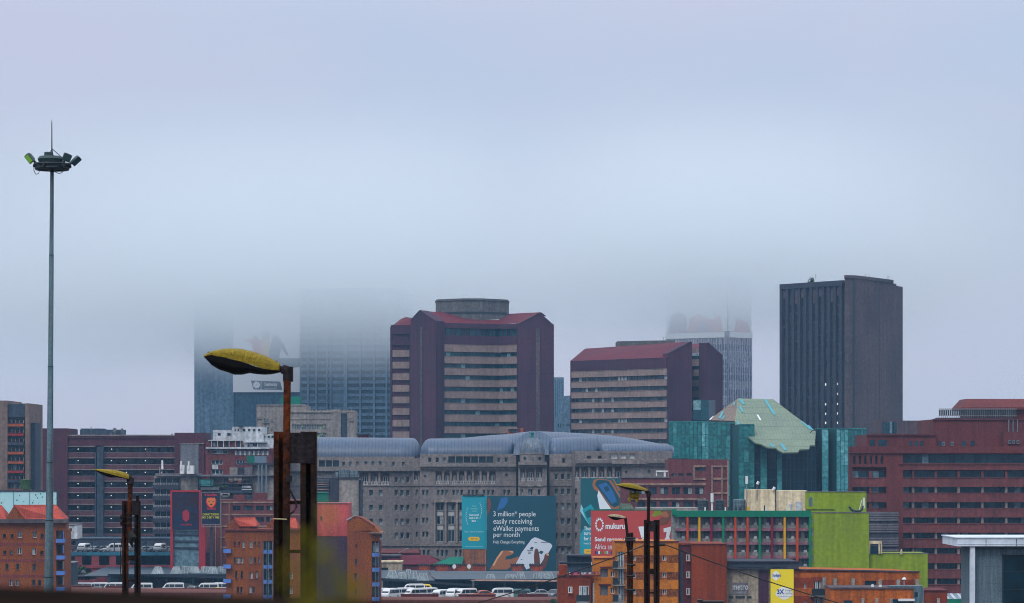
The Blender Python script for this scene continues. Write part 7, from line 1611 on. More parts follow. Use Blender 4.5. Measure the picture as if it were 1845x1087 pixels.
mb = MB(); mb.bx(f, 328.5, 331, 1001, 1019, -.2, .35); T.part('marker_post', mb, 'white_wall')
# ---------------------------------------------------------------- market canopies
mat('zinc', (.030, .050, .072), (.024, .040, .06), rough=.5, scale=.2, fine=1.5, fa=.25, streak=.1, spec=.5, seams=(0, .8, .1, .2)); mat('vent_sheet', (.25, .30, .33), (.15, .19, .22), rough=.4, scale=.8, fine=4, fa=.4); flat('canopy_edge', (.012, .022, .035), .6)
def hopper(T, f, x, yb, yt, wb, wt, Yoff):
    """translucent trapezoid roof vent: wide base, narrow top"""
    s = f.Y0/F; c_ = Vector((PX(x, f.Y0+Yoff), f.Y0+Yoff, 0)); z0 = PZ(yb, f.Y0+Yoff); z1 = PZ(yt, f.Y0+Yoff)
    def ring(w_, z): return [Vector((c_.x+a*w_*s/2, c_.y+b*w_*s/2, z)) for a, b in ((-1, -1), (1, -1), (1, 1), (-1, 1))]
    mb = MB(); mb.loft([ring(wb, z0), ring(wt, z1)]); o = T.part('roof_vent', mb, 'vent_sheet')
    r0, r1 = ring(wb, z0), ring(wt, z1); mb = MB()
    for a, b in zip(r0, r1): mb.tube([a, b], .07, 5)
    mb.tube([r1[0], r1[1]], .07, 5); mb.tube([(r0[0]+r0[1])/2, (r1[0]+r1[1])/2], .05, 5); T.part('vent_frame', mb, 'mullion_light', parent=o)
T = Thing('market_canopy', 'long zinc market canopy with trapezoid vents left of the middle flats', 'market canopy', (PX(290, 615), 622, 0)); f = Face((150, 620), (415, 620))
def roofplane(T, f, x0, x1, yf, yb, depth, m='zinc', x0b=None, x1b=None):
    A, B = f.p(f.u(x0), f.z(yf), 0), f.p(f.u(x1), f.z(yf), 0); Yb = f.Y0+depth
    C0, D0 = P3(x1b or x1, yb, Yb), P3(x0b or x0, yb, Yb); mb = MB(); slab(mb, [A, B, C0, D0], .2); T.part('roof', mb, m); return A, B
roofplane(T, f, 196, 415, 1034.5, 1022, 18); roofplane(T, f, 150, 196.5, 1037.5, 1021.5, 16, x0b=190)
mb = MB(); mb.bx(f, 194, 415, 1034.5, 1037, -.5, .1); T.part('gutter', mb, 'canopy_edge'); mb = MB(); mb.bx(f, 196, 415, 1037, 1044, -16, -4); mb.ngon([f.p(f.u(196), f.z(1036), .1), f.p(f.u(415), f.z(1043), .1), f.p(f.u(415), f.z(1038), .1), f.p(f.u(196), f.z(1035), .1)]); T.part('shade', mb, 'canopy_edge')
for x, wb_, wt_ in ((285, 22, 9), (318, 20, 10), (333, 12, 8), (341, 14, 8), (352, 20, 9), (367, 12, 6), (373, 14, 8), (384, 18, 10), (398, 14, 9), (406, 10, 7)): hopper(T, f, x, 1034, 1021.5, wb_, wt_, 2 + (x % 3)*2)
for x in (201, 250, 300, 347, 392): mb = MB(); mb.box(f, f.u(x)-.1, f.u(x)+.1, 0, f.z(1037), -.5, -.3); T.part('post', mb, 'canopy_edge')
mb = MB(); mb.box(f, f.u(125), f.u(415), 0, f.z(1040), -16, -15); T.part('rear_wall', mb, 'deck_pier')
for a, b in ((176, 196), (246, 268), (285, 297), (309, 318), (340, 356), (372, 390)): mb = MB(); mb.box(f, f.u(a), f.u(b), 0, f.z(1043.5), -14.98, -14.9); T.part('shop_opening', mb, 'glass_deep')
for x in (335, 359): mb = MB(); mb.bx(f, x, x+4.5, 1048, 1052, -14.8, -14.7); T.part('sign', mb, 'fin_orange')
mb = MB(); mb.box(f, f.u(118), f.u(196), f.z(1037.5)-.3, f.z(1037.5), -10, -.3); T.part('flat_roof', mb, 'slate_dark')
T = Thing('steel_shed', 'small blue-grey steel shed between the left flats and the yellowing bushes', 'shed', (PX(120, 606), 606, 0)); f = Face((100, 606), (150, 606)); mb = MB(); mb.mass(f, 108, 132.5, 0, f.z(1014.5), 6, 0); T.part('wall', mb, 'zinc'); mb = MB(); mb.bx(f, 107, 133.5, 1013.3, 1014.7, -6, .3); T.part('roof', mb, 'rail_grey')
mb = MB(); mb.bx(f, 115, 120, 1020, 1060, .1, 1.4); mb.bx(f, 108, 119, 1020, 1024, .1, 1.4); T.part('portal', mb, 'cream_render')
mb = MB(); c_ = P3(150, 1033, 612); mb.lathe(c_, [(.6*math.cos(t), .6*math.sin(t)) for t in [math.pi/2*k/6 for k in range(7)]], 12); o = mb.build('dish', 'grey_panel'); tag(o, 'small grey dome ball on the roof beside the yellowing bushes', 'dome')
bush('bush', 'green bush beside the blue balconies under the car deck', 'bush', (PX(122, 622), 622, 3.2), 1.9, 2.4, 900, leaf=.32)
bush('bush', 'wide yellowing bush in front of the car deck piers', 'bush', (PX(156, 628), 628, 2.2), 3.0, 1.5, 1100, m='foliage_yellow', leaf=.3)
bush('bush', 'dull green bush left of the yellowing one by the steel shed', 'bush', (PX(140, 627), 627, 2.2), 1.6, 1.7, 600, leaf=.3)
T = Thing('market_canopy', 'wide zinc market canopy with glassy trapezoid vents above the parked minibuses', 'market canopy', (PX(840, 618), 620, 0)); f = Face((684, 606), (1012, 606))
roofplane(T, f, 684, 784, 1046, 1028, 26); roofplane(T, f, 783.5, 1012, 1043.5, 1029, 20, x0b=772)
mb = MB(); mb.loft([[f.p(f.u(684), f.z(1041.5), .1), f.p(f.u(684), f.z(1045.5), .1), f.p(f.u(684), f.z(1045.5), -1), f.p(f.u(684), f.z(1041.5), -1)], [f.p(f.u(860), f.z(1053.5), .1), f.p(f.u(860), f.z(1057.5), .1), f.p(f.u(860), f.z(1057.5), -1), f.p(f.u(860), f.z(1053.5), -1)]]); T.part('walkway_edge', mb, 'canopy_edge')
mb = MB(); slab(mb, [f.p(f.u(848), f.z(1045), 2.5), f.p(f.u(1012), f.z(1047), 2.5), f.p(f.u(1012), f.z(1044), -3), f.p(f.u(870), f.z(1043.6), -3)], .12); T.part('front_roof', mb, 'office_band'); mb = MB(); mb.bx(f, 858, 1012, 1046.5, 1049.5, -2, 2.2); T.part('shade', mb, 'canopy_edge')
for x, yb, yt, wb_, wt_, yo in ((707, 1042, 1028, 21, 10, 3), (724, 1043, 1032, 18, 10, 4), (736, 1042, 1026, 13, 6, 6), (745, 1043, 1029, 17, 9, 4), (762.5, 1046, 1033, 20, 11, 1), (884, 1043, 1035, 17, 10, 2), (917, 1043, 1036, 14, 8, 2), (925, 1043, 1036, 12, 7, 2), (938, 1043, 1031, 17, 9, 2), (967, 1043, 1033, 14, 8, 2), (976, 1043, 1031, 14, 8, 2), (989, 1043, 1031, 18, 9, 2)): hopper(T, f, x, yb, yt, wb_, wt_, yo)
for x in (853, 909, 967): mb = MB(); mb.box(f, f.u(x)-.2, f.u(x)+.2, 0, f.z(1047), .5, .9); T.part('post', mb, 'louvre_grey')
mb = MB(); mb.box(f, f.u(684), f.u(1012), 0, f.z(1048), -16, -15); T.part('rear_wall', mb, 'shaft_blue')
mb = MB(); mb.tube([f.p(f.u(770), f.z(1034), .3), f.p(f.u(786), f.z(1042), .3)], .16, 6); mb.tube([f.p(f.u(786), f.z(1034), -.5), f.p(f.u(1010), f.z(1032), -.5)], .05, 5); T.part('gutter', mb, 'rail_grey')
mat('hopper_brick', (.33, .095, .06), (.26, .075, .055), scale=.6, fine=4, fa=.5)
cents = [(764.5, 10.5, 8), (796.5, 11, 8.5), (829, 11.5, 9), (863.5, 11.5, 10), (932, 12, 9), (967, 12, 9.5)]
for i, (x, a, b) in enumerate(cents):
    T = Thing('brick_hopper', ['flared brick parapet block, first in the row from the left above the canopy', 'flared brick parapet block, second from the left below the green roof', 'flared brick parapet block with a white disc at its left shoulder', 'flared brick parapet block standing under the cyan advert', 'flared brick parapet block covering the phone hand on the teal billboard', 'flared brick parapet block, rightmost, below the phone on the teal billboard'][i], 'parapet block', (PX(x, 645), 645, 0), 'flared brick blocks above the market canopy')
    Y = 645; y0, y1 = (1018, 1032); z1, z0 = PZ(y0, Y), PZ(y1+4, Y); ra = a*Y/F; rb = b*Y/F; mb = MB(); cx_ = PX(x, Y)
    mb.loft([[Vector((cx_+p*rb*.95, Y+q*.7, 0)) for p, q in ((-1, -1), (1, -1), (1, 1), (-1, 1))], [Vector((cx_+p*rb*.95, Y+q*.7, z0)) for p, q in ((-1, -1), (1, -1), (1, 1), (-1, 1))], [Vector((cx_+p*ra, Y+q*1, z1)) for p, q in ((-1, -1), (1, -1), (1, 1), (-1, 1))]]); T.part('block', mb, 'hopper_brick')
    mb = MB(); mb.wbox(cx_-ra-.1, cx_+ra+.1, Y-1.1, Y+1.1, z1, z1+.16); 
    for k in range(6): mb.wbox(cx_-ra+k*ra/3, cx_-ra+k*ra/3+.18, Y-1.2, Y-.9, z1-.2, z1+.35)
    T.part('capping', mb, 'mullion_dark')
for x, lb in ((818.5, 'white round disc leaning at the third brick parapet block'), (845, 'white satellite dish between the third and fourth brick parapet blocks')):
    T = Thing('satellite_dish', lb, 'satellite dish', P3(x, 1026, 644)); mb = MB(); c_ = P3(x, 1021, 643.5); mb.loft([[c_+Vector((r*math.cos(t), -d, r*1.2*math.sin(t))) for t in [2*math.pi*k/14 for k in range(14)]] for r, d in ((.05, -.2), (.3, -.12), (.42, 0))]); T.part('dish', mb, 'white_paint'); mb = MB(); mb.tube([c_+Vector((0, .1, 0)), P3(x, 1032, 644)], .06, 6); T.part('bracket', mb, 'rail_grey')
# low roofs in front of the sandstone block
for nm, lb, x0, x1, yr, ye, m, Y, xr0, xr1 in (('low_house', 'low building with a broad maroon roof in front of the sandstone block', 695, 802, 1000, 1017, 'maroon_roof', 664, 700, 772), ('low_house', 'low building with green sheet roof left of the brick advert base', 780, 832, 1004, 1017, 'tank_green', 662, 812, 836), ('low_house', 'dull red long roof right of the gabled flats', 662, 756, 989, 996, 'oxide_brick', 676, 668, 754)):
    T = Thing(nm, lb, 'house', (PX((x0+x1)/2, Y), Y, 0)); f = Face((x0, Y), (x1, Y)); mb = MB(); mb.mass(f, x0, x1, 0, f.z(ye), 10, -.5); T.part('wall', mb, 'dull_red_brick')
    mb = MB(); slab(mb, [f.p(f.u(x0), f.z(ye), 0), f.p(f.u(x1), f.z(ye), 0), P3(xr1, yr, Y+6), P3(xr0, yr, Y+6)], .2); slab(mb, [P3(xr0, yr, Y+6), P3(xr1, yr, Y+6), f.p(f.u(x1), f.z(ye), -12), f.p(f.u(x0), f.z(ye), -12)], .2); T.part('roof', mb, m)
T = Thing('beige_shed', 'flat-roofed beige shed beside the gabled brick flats', 'shed', (PX(690, 655), 655, 0)); f = Face((672, 655), (726, 655)); mb = MB(); mb.mass(f, 674, 724, 0, f.z(1013), 7, 0); T.part('wall', mb, 'shop_wall'); mb = MB(); mb.bx(f, 673, 725, 1011.5, 1013.5, -7, .3); T.part('roof', mb, 'cream_render'); mb = MB(); mb.bx(f, 687, 699, 1023, 1027, 0, .1); T.part('window', mb, 'glass_deep')
T = Thing('dark_terrace', 'dark flat roofs with pipes stacked under the sandstone wall', 'roof', (PX(700, 668), 668, 0)); f = Face((664, 668), (760, 668)); mb = MB(); mb.mass(f, 664, 720, 0, f.z(1002), 6, 0); T.part('wall', mb, 'slate_dark'); mb = MB(); mb.bx(f, 662, 722, 1000.5, 1002.5, -6, .5); T.part('roof', mb, 'louvre_grey')
mb = MB(); mb.tube([P3(718, 997, 667), P3(732, 990, 667)], .1, 6); mb.tube([P3(732, 990, 667), P3(736, 989, 667)], .2, 6); T.part('pipe', mb, 'rail_grey')
T = Thing('dark_terrace', 'dark flat-roofed lean-to under the second teal billboard', 'roof', (PX(1040, 560), 560, 0)); f = Face((1008, 560), (1075, 560)); mb = MB(); mb.mass(f, 1009, 1072, 0, f.z(1014), 6, 0); mb.mass(f, 1022, 1070, f.z(1014), f.z(1002), 5, -1); T.part('wall', mb, 'shaft_blue'); mb = MB(); mb.bx(f, 1020, 1072, 1000.5, 1002.5, -6, .5); mb.bx(f, 1008, 1073, 1013, 1015, -6, .7); T.part('roof', mb, 'slate_dark'); mb = MB(); mb.bx(f, 1065, 1071, 1013, 1018, .7, .9); T.part('sign', mb, 'white_paint')
# ---------------------------------------------------------------- billboards
flat('bb_cyan', (.006, .28, .37), .5); flat('bb_teal', (.004, .060, .095), .5); flat('bb_teal2', (.004, .090, .115), .5); flat('bb_white', (.66, .74, .80), .6); flat('bb_yellow', (.72, .42, .01)); flat('bb_skin', (.30, .115, .045)); flat('bb_skin_dark', (.12, .040, .025)); flat('bb_phone', (.58, .65, .76)); flat('bb_red', (.42, .050, .042)); flat('bb_pale', (.25, .55, .62)); flat('bb_skin_light', (.62, .33, .16)); flat('bb_brown', (.16, .05, .03)); flat('bb_blue', (.02, .12, .33))
mat('base_brick', (.26, .12, .075), (.20, .09, .06), scale=.3, fine=3)
T = Thing('billboard', 'narrow cyan billboard with pale laurel emblem and yellow pill on a brick base', 'billboard', (PX(855, 668), 668, 0)); f = Face((832, 668), (877, 668)); mb = MB(); mb.bx(f, 832, 877, 893.5, 989.5, -.5, 0); pn = T.part('panel', mb, 'bb_cyan')
for i, (x0, x1) in enumerate(((833, 851), (855, 874))): g = MB(); g.bx(f, x0, x1, 993, 1020, .02, .1)
mb = MB(); mb.mass(f, 832, 877, 0, f.z(989.5), 5, -.1); T.part('brick_base', mb, 'base_brick')
for x in (832, 851.5, 873.5): g = MB(); g.bx(f, x, x+2.5, 990, 1030, -.1, .25); T.part('pier', g, 'office_band')
mb = MB(); mb.bx(f, 834, 873, 891, 893.3, -.8, .3); T.part('light_gantry', mb, 'mullion_dark')
for i, (s_, x0, x1, y0, y1) in enumerate((('The', 850.5, 858, 911, 913.5), ('SUNDAY', 848, 861, 915.5, 918), ('TIMES', 850, 859, 920.5, 922), ('Best overall', 846, 862.5, 926, 930), ('bank in SA', 846, 862, 931.5, 935), ('Bank', 850, 858, 937, 940.5))): text(pn, s_, f, x0, x1, y0, y1, 'bb_pale' if i < 3 else 'bb_white', .03, .02)
for sg, xc, ya, yb in ((-1, 842.5, 917, 945), (1, 865, 907, 934)):
    mb = MB()
    for k in range(9):
        u = k/8; y = ya+(yb-ya)*u; x = xc + sg*3.5*math.sin(math.pi*(u*.9+.05))*1.0 - sg*1.5
        poly(mb, f, [(x, y), (x+sg*2.0, y-2.6), (x+sg*.6, y+.8)][::(1 if sg < 0 else -1)], .02+.001*k)
    T.part('laurel', mb, 'bb_white', parent=pn)
text(pn, 'Help Changes Everything', f, 837, 872, 956.5, 960.5, 'bb_pale', .03, .02)
mb = MB(); poly(mb, f, [(846, 967.5), (862, 967.5), (864.5, 970), (864.5, 972.5), (862, 975), (846, 975), (843.5, 972.5), (843.5, 970)][::-1], .03); T.part('pill', mb, 'bb_yellow', parent=pn); text(pn, 'Join Us', f, 848, 860, 969.3, 973, 'bb_teal', .05)
mb = MB(); mb.bx(f, 838, 870, 984.6, 985.2, 0, .02); T.part('small_print', mb, 'bb_pale', parent=pn)
T = Thing('billboard', 'large dark teal billboard with white payment slogan and phone held in two hands', 'billboard', (PX(940, 667), 667, 0)); f = Face((876, 667), (1004, 667)); mb = MB(); mb.bx(f, 877.5, 1002, 894, 1035, -.6, 0); pn = T.part('panel', mb, 'bb_teal')
mb = MB(); mb.box(f, f.u(879), f.u(1000), 0, f.z(1030), -3, -.7); T.part('support', mb, 'slate_dark')
for s_, x0, x1, y0, y1 in (('3 million* people', 889, 965, 921, 933.5), ('easily receiving', 889, 959, 934.5, 947), ('eWallet payments', 889, 971, 947.5, 960), ('per month', 889, 936.5, 959, 970.5), ('Help Changes Everything', 889, 945, 974, 981)): text(pn, s_, f, x0, x1, y0, y1, 'bb_white', .06, 0)
K = 1/6.395
def ar(pts): return [(820+x*K, 870+y*K) for x, y in pts]
art = [('bb_skin', [(395, 1000), (440, 930), (480, 860), (530, 795), (580, 780), (670, 785), (672, 820), (640, 835), (590, 850), (575, 885), (640, 880), (730, 850), (745, 900), (660, 950), (600, 1000)], .02),
       ('bb_skin_light', [(430, 950), (475, 870), (530, 790), (560, 780), (530, 830), (490, 880), (450, 960)], .03), ('bb_skin_light', [(615, 787), (668, 785), (672, 805), (650, 805)], .031),
       ('bb_phone', [(700, 935), (770, 800), (880, 650), (915, 630), (940, 633), (1100, 700), (1120, 725), (1110, 750), (1000, 935), (850, 935), (860, 985), (820, 1000), (790, 945)], .035),
       ('bb_teal', [(880, 738), (907, 745), (890, 772), (858, 765)], .05), ('bb_teal2', [(985, 780), (1020, 795), (1000, 825), (962, 808)], .05),
       ('bb_skin_dark', [(912, 935), (908, 850), (915, 780), (930, 755), (952, 765), (965, 800), (975, 870), (978, 935)], .06), ('bb_skin_dark', [(1005, 1000), (985, 935), (1020, 880), (1035, 825), (1060, 810), (1082, 825), (1080, 860), (1060, 920), (1040, 980)], .06),
       ('bb_skin_light', [(1045, 812), (1068, 812), (1082, 828), (1075, 845), (1050, 830)], .065), ('bb_brown', [(372, 330), (372, 175), (400, 180), (415, 250), (400, 330), (375, 370)], .02), ('bb_blue', [(480, 320), (530, 175), (600, 165), (610, 220), (560, 290)], .018)]
for m, pts, w_ in art: mb = MB(); poly(mb, f, ar(pts)[::-1], w_); T.part('picture', mb, m, parent=pn)
for i, (x0, x1, y0) in enumerate(((828, 900, 775), (840, 880, 795), (840, 870, 812), (915, 940, 685), (990, 1080, 682), (755, 775, 880))): mb = MB(); mb.box(f, f.u(820+x0*K), f.u(820+x1*K), f.z(870+(y0+9)*K), f.z(870+y0*K), .045, .05); T.part('screen_text', mb, 'grey_panel', parent=pn)
T = Thing('billboard', 'tall teal billboard with a hand holding a phone, partly behind the red billboard', 'billboard', (PX(1082, 640), 640, 0)); f = Face((1045, 640), (1119, 640)); mb = MB(); mb.bx(f, 1046, 1118, 862, 1005, -.5, 0); pn = T.part('panel', mb, 'bb_teal2'); mb = MB(); mb.box(f, f.u(1048), f.u(1116), 0, f.z(1003), -3, -.6); T.part('support', mb, 'slate_dark')
K5 = 1/4.4
def a5(pts): return [(1000+x*K5, 840+y*K5) for x, y in pts]
for m, pts, w_ in (('bb_skin', [(296, 150), (305, 110), (340, 100), (440, 110), (470, 150), (515, 230), (517, 300), (505, 340), (440, 340), (400, 260), (335, 200), (310, 185)], .02), ('bb_white', [(335, 235), (345, 190), (370, 230), (410, 290), (445, 340), (355, 342), (345, 290)], .03), ('bb_teal', [(318, 150), (325, 120), (345, 108), (425, 115), (460, 165), (515, 260), (512, 310), (470, 328), (440, 310), (380, 225)], .04), ('bb_blue', [(340, 150), (405, 130), (460, 200), (490, 280), (450, 300), (400, 230)], .05), ('bb_teal', [(385, 170), (415, 155), (435, 190), (405, 208)], .06),
                   ('bb_pale', [(205, 300), (225, 340), (240, 410), (280, 480), (200, 360)], .02), ('bb_cyan', [(217, 345), (285, 302), (315, 350), (286, 480), (262, 450), (235, 395)], .03), ('bb_teal2', [(235, 365), (283, 335), (286, 400), (255, 415)], .045), ('bb_cyan', [(200, 545), (215, 510), (240, 490), (290, 480), (290, 730), (200, 730)], .01), ('bb_skin', [(455, 105), (465, 103), (520, 190), (505, 200)], .06)):
    mb = MB(); poly(mb, f, a5(pts)[::-1], w_); T.part('picture', mb, m, parent=pn)
for s_, x0, x1, y0, y1 in (('Thousands', 1052, 1083, 949, 956), ('turned on', 1052, 1080, 957.5, 964.5), ('for business', 1052, 1086, 967, 974), ('Help Changes Everything', 1052, 1090, 978, 982)): text(pn, s_, f, x0, x1, y0, y1, 'bb_white', .05, .015)
mb = MB(); poly(mb, f, [(1054, 989.5), (1080, 989.5), (1080, 998), (1054, 998), (1052, 996), (1052, 991)][::-1], .04); T.part('pill', mb, 'bb_yellow', parent=pn); text(pn, 'Join Us', f, 1057, 1066, 992, 995.5, 'bb_teal', .06)
T = Thing('billboard', 'red billboard with white sunburst logo and money transfer slogan', 'billboard', (PX(1138, 536), 536, 0)); f = Face((1064, 536), (1213, 536)); mb = MB(); mb.bx(f, 1065, 1211.5, 920, 1006, -.5, 0); pn = T.part('panel', mb, 'bb_red')
mb = MB()
for x in (1070, 1100, 1140, 1180, 1208): mb.box(f, f.u(x), f.u(x)+.25, 0, f.z(1006), -.9, -.55)
mb.box(f, f.u(1065), f.u(1211), f.z(1000), f.z(930), -.8, -.55); T.part('support', mb, 'slate_dark')
mb = MB(); mb.bx(f, 1065, 1211.5, 918.5, 920, -.5, .05); T.part('top_rail', mb, 'fascia_green')
mb = MB(); cx_, cy_ = 1080, 945.5
for k in range(12):
    a_ = 2*math.pi*k/12+.26; 
    def q(r, t): return (cx_+r*math.sin(t)*.62, cy_-r*math.cos(t)*1.0)
    poly(mb, f, [q(8.6, a_-.26), q(13.6, a_-.12), q(11, a_), q(8.2, a_)][::1], .03); poly(mb, f, [q(8.2, a_), q(11, a_), q(13.6, a_+.12), q(8.6, a_+.26)][::1], .03)
T.part('logo', mb, 'bb_white', parent=pn)
for s_, x0, x1, y0, y1, b_ in (('mukuru', 1091, 1125.5, 942.5, 953.5, .03), ('Send money across', 1071.5, 1150, 968, 978, .03), ('Africa and the world', 1071.5, 1144, 980, 990, -.004)): text(pn, s_, f, x0, x1, y0, y1, 'bb_white', .05, b_)
for i, (m, x0) in enumerate((('fin_crimson', 1072), ('bb_blue', 1074.5), ('bb_white', 1078), ('fin_green', 1081), ('fin_orange', 1084.5), ('lime', 1089), ('bb_pale', 1093), ('bb_blue', 1098), ('fin_crimson', 1101), ('bb_cyan', 1104))): mb = MB(); mb.bx(f, x0, x0+2.6, 993+(i % 2), 998.5, .01, .03); T.part('flag', mb, m, parent=pn)
for m, pts, w_ in (('lime', [(765, 400), (790, 355), (840, 352), (850, 380), (800, 400)], .02), ('bb_brown', [(835, 352), (925, 352), (925, 400), (890, 460), (835, 475), (825, 420), (860, 390)], .022), ('bb_skin', [(840, 365), (880, 358), (905, 390), (890, 410), (850, 400)], .03), ('bb_white', [(860, 495), (925, 478), (905, 560), (920, 600), (858, 600), (880, 560), (885, 520), (862, 525)], .03), ('bb_white', [(660, 480), (705, 478), (705, 560), (685, 570)], .03), ('bb_white', [(705, 560), (710, 572), (675, 600), (668, 598)], .032)):
    mb = MB(); poly(mb, f, a5(pts)[::-1], w_); T.part('picture', mb, m, parent=pn)
# ---------------------------------------------------------------- minibuses and cars
flat('bus_white', (.60, .62, .65), .35, .5); flat('tyre', (.012, .012, .012), .8); flat('car_glass', (.008, .016, .025), .15, .5); flat('hub', (.35, .36, .38), .4); flat('headlamp', (.6, .62, .65), .2)
for nm, c_ in (('car_white', (.62, .64, .66)), ('car_silver', (.25, .27, .29)), ('car_grey', (.08, .095, .11)), ('car_orange', (.45, .085, .015)), ('car_yellow', (.62, .44, .02)), ('car_teal', (.06, .16, .17)), ('car_black', (.015, .018, .022))): flat(nm, c_, .35, .5)
def wheels(T, xs, hw, r):
    for x in xs:
        for sg in (-1, 1):
            mb = MB(); mb.loft([[Vector((x+r*math.cos(t), sg*(hw-d), r+r*math.sin(t))) for t in [2*math.pi*k/14 for k in range(14)]] for d in ((.0, .2) if sg > 0 else (.2, .0))]); w_ = T.part('wheel', mb, 'tyre')
            mb = MB(); mb.loft([[Vector((x+r*.6*math.cos(t), sg*(hw+.01-d), r+r*.6*math.sin(t))) for t in [2*math.pi*k/12 for k in range(12)]] for d in ((.0, .04) if sg > 0 else (.04, .0))]); T.part('rim', mb, 'hub', parent=w_)
def vehicle(name, label, cat, prof, L_, hw, body, belt, sidew, ws, rw, wheelx, r, group=None, taper=.12):
    """prof: list of (x, z) outline of the side view from front low point over the roof to the back; built at the origin, nose to -x"""
    T = Thing(name, label, cat, (0, 0, 0), group); ztop = max(z for _, z in prof); mb = MB(); rings = []
    for y in (-hw, -hw*.985, -hw*.9, hw*.9, hw*.985, hw):
        k = abs(y)/hw; rings.append([Vector((x*(1 if k < .95 else .985), y*(1-taper*max(0, (z-belt)/(ztop-belt))), z*(1 if k < .95 or z < belt else (.985 if k < .99 else .965)))) for x, z in prof])
    mb.loft(rings); T.part('body', mb, body)
    def side(y, z): return y*(1-taper*max(0, (z-belt)/(ztop-belt)))
    for pts in sidew:
        for sg in (-1, 1):
            mb = MB(); q = [Vector((x, side(sg*(hw+.012), z), z)) for x, z in pts]; mb.ngon(q if sg < 0 else q[::-1]); T.part('side_window', mb, 'car_glass')
    for nm, (xa, za, xb, zb) in (('windscreen', ws), ('rear_window', rw)):
        dx = -.02 if nm == 'windscreen' else .02; y0, y1 = side(hw*.86, za), side(hw*.86, zb)
        q = [Vector((xa+dx, -y0, za)), Vector((xa+dx, y0, za)), Vector((xb+dx, y1, zb+.01)), Vector((xb+dx, -y1, zb+.01))]; mb = MB(); mb.ngon(q[::-1] if nm == 'windscreen' else q); T.part(nm, mb, 'car_glass')
    for sg in (-1, 1):
        mb = MB(); x0 = prof[1][0]; mb.wbox(x0-.03, x0+.05, sg*hw*.75-.16, sg*hw*.75+.16, .62, .82); T.part('headlight', mb, 'headlamp')
    mb = MB(); x0 = prof[0][0]; mb.wbox(x0-.06, x0+.06, -hw*.9, hw*.9, .32, .52); T.part('bumper', mb, 'car_grey')
    wheels(T, wheelx, hw, r); return T.o
bus_prof = [(-2.35, .3), (-2.38, .55), (-2.34, .95), (-2.15, 1.15), (-1.55, 1.85), (-1.3, 2.0), (-.8, 2.08), (1.9, 2.08), (2.2, 2.02), (2.32, 1.8), (2.36, .9), (2.36, .3)]
busw = [[(-1.75, 1.15), (-.85, 1.15), (-.85, 1.78), (-1.4, 1.78)], [(-.75, 1.15), (.35, 1.15), (.35, 1.78), (-.75, 1.78)], [(.45, 1.15), (2.1, 1.15), (2.1, 1.78), (.45, 1.78)]]
car_prof = [(-2.1, .28), (-2.15, .5), (-2.05, .75), (-1.1, .92), (-.45, 1.38), (.1, 1.46), (.9, 1.42), (1.6, 1.02), (2.1, .95), (2.15, .5), (2.1, .28)]
carw = [[(-.95, .95), (-.1, .95), (-.1, 1.34), (-.45, 1.32)], [(0, .95), (1.4, .98), (.9, 1.34), (0, 1.36)]]
bus = vehicle('minibus', 'white minibus, first of the right row, half hidden by the gabled flats', 'minibus', bus_prof, 4.7, .92, 'bus_white', 1.1, busw, (-2.08, 1.22, -1.52, 1.84), (2.36, 1.2, 2.30, 1.8), (-1.6, 1.5), .34)
car = vehicle('parked_car', 'grey parked car on the deck beside the left flats', 'car', car_prof, 4.3, .86, 'car_grey', .92, carw, (-1.05, .97, -.5, 1.36), (1.55, 1.06, .95, 1.40), (-1.35, 1.35), .32)
def clone(root, label, paint=None, group=None, loc=(0, 0, 0), rz=0, s=1):
    r = root.copy(); COL.objects.link(r); r['label'] = label
    if group: r['group'] = group
    def rec(a, b):
        for ch in [o for o in PRE[a.name]]:
            c = ch.copy(); COL.objects.link(c); c.parent = b
            if ch.name.startswith('body') and paint:
                c.data = body_mesh(ch.data, paint)
            rec(ch, c)
    rec(root, r); r.location = loc; r.rotation_euler = (0, 0, rz); r.scale = (s, s, s); return r
PRE = {}
def index(o):
    PRE[o.name] = list(o.children)
    for c in o.children: index(c)
index(bus); index(car); _bm = {}
def body_mesh(me, paint):
    k = (me.name, paint)
    if k not in _bm: m2 = me.copy(); m2.materials[0] = M(paint); _bm[k] = m2
    return _bm[k]
def at(x, Y, z=0): return (PX(x, Y), Y, z)
D = math.radians
bus['group'] = 'white minibuses parked in the taxi rank'; G1 = bus['group']
bus.location = at(682, 590); bus.rotation_euler = (0, 0, D(20))
rank = [(703, 589, 62, 'white minibus facing the camera next to the gabled flats', 'bus_white'), (727, 592, 25, 'white minibus nose left, behind the low brick wall below the vents', 'bus_white'), (749, 590, 38, 'white minibus under the yellow roof sign in the rank', 'bus_white'), (769, 592, 45, 'white minibus at the right end of the first brick wall', 'bus_white'), (794, 588, 58, 'white minibus turned to the camera in the wall gap, left one', 'bus_white'), (817, 589, 72, 'white minibus turned to the camera in the wall gap, right one', 'bus_white'), (839, 589, 40, 'white minibus beside the orange car', 'bus_white')]
for x, Y, rz, lb, pt_ in rank: clone(bus, lb, pt_, G1, at(x, Y, 0 if Y > 588 else -.2), D(rz))
clone(bus, 'white van with sloping nose right of the orange car', 'bus_white', G1, at(903, 590), D(8), 1.02)
clone(car, 'orange car between the minibuses and the white van', 'car_orange', None, at(868, 589), D(20), 1.15)
clone(bus, 'murky teal van behind the canopy posts', 'car_teal', None, at(935, 594, -.35), D(2)); clone(car, 'silver-white car with curved roof under the canopy post', 'car_silver', None, at(972, 590, .2), D(5), 1.1)
clone(car, 'dull grey pickup-like car beside the red block corner', 'car_grey', None, at(1000, 586, .2), D(60), 1.25)
clone(bus, 'white and yellow roofed bus behind the minibus rank', 'bus_white', None, at(745, 600, .45), D(5)); clone(bus, 'yellow minibus behind the minibus rank', 'car_yellow', None, at(762, 601, .35), D(175))
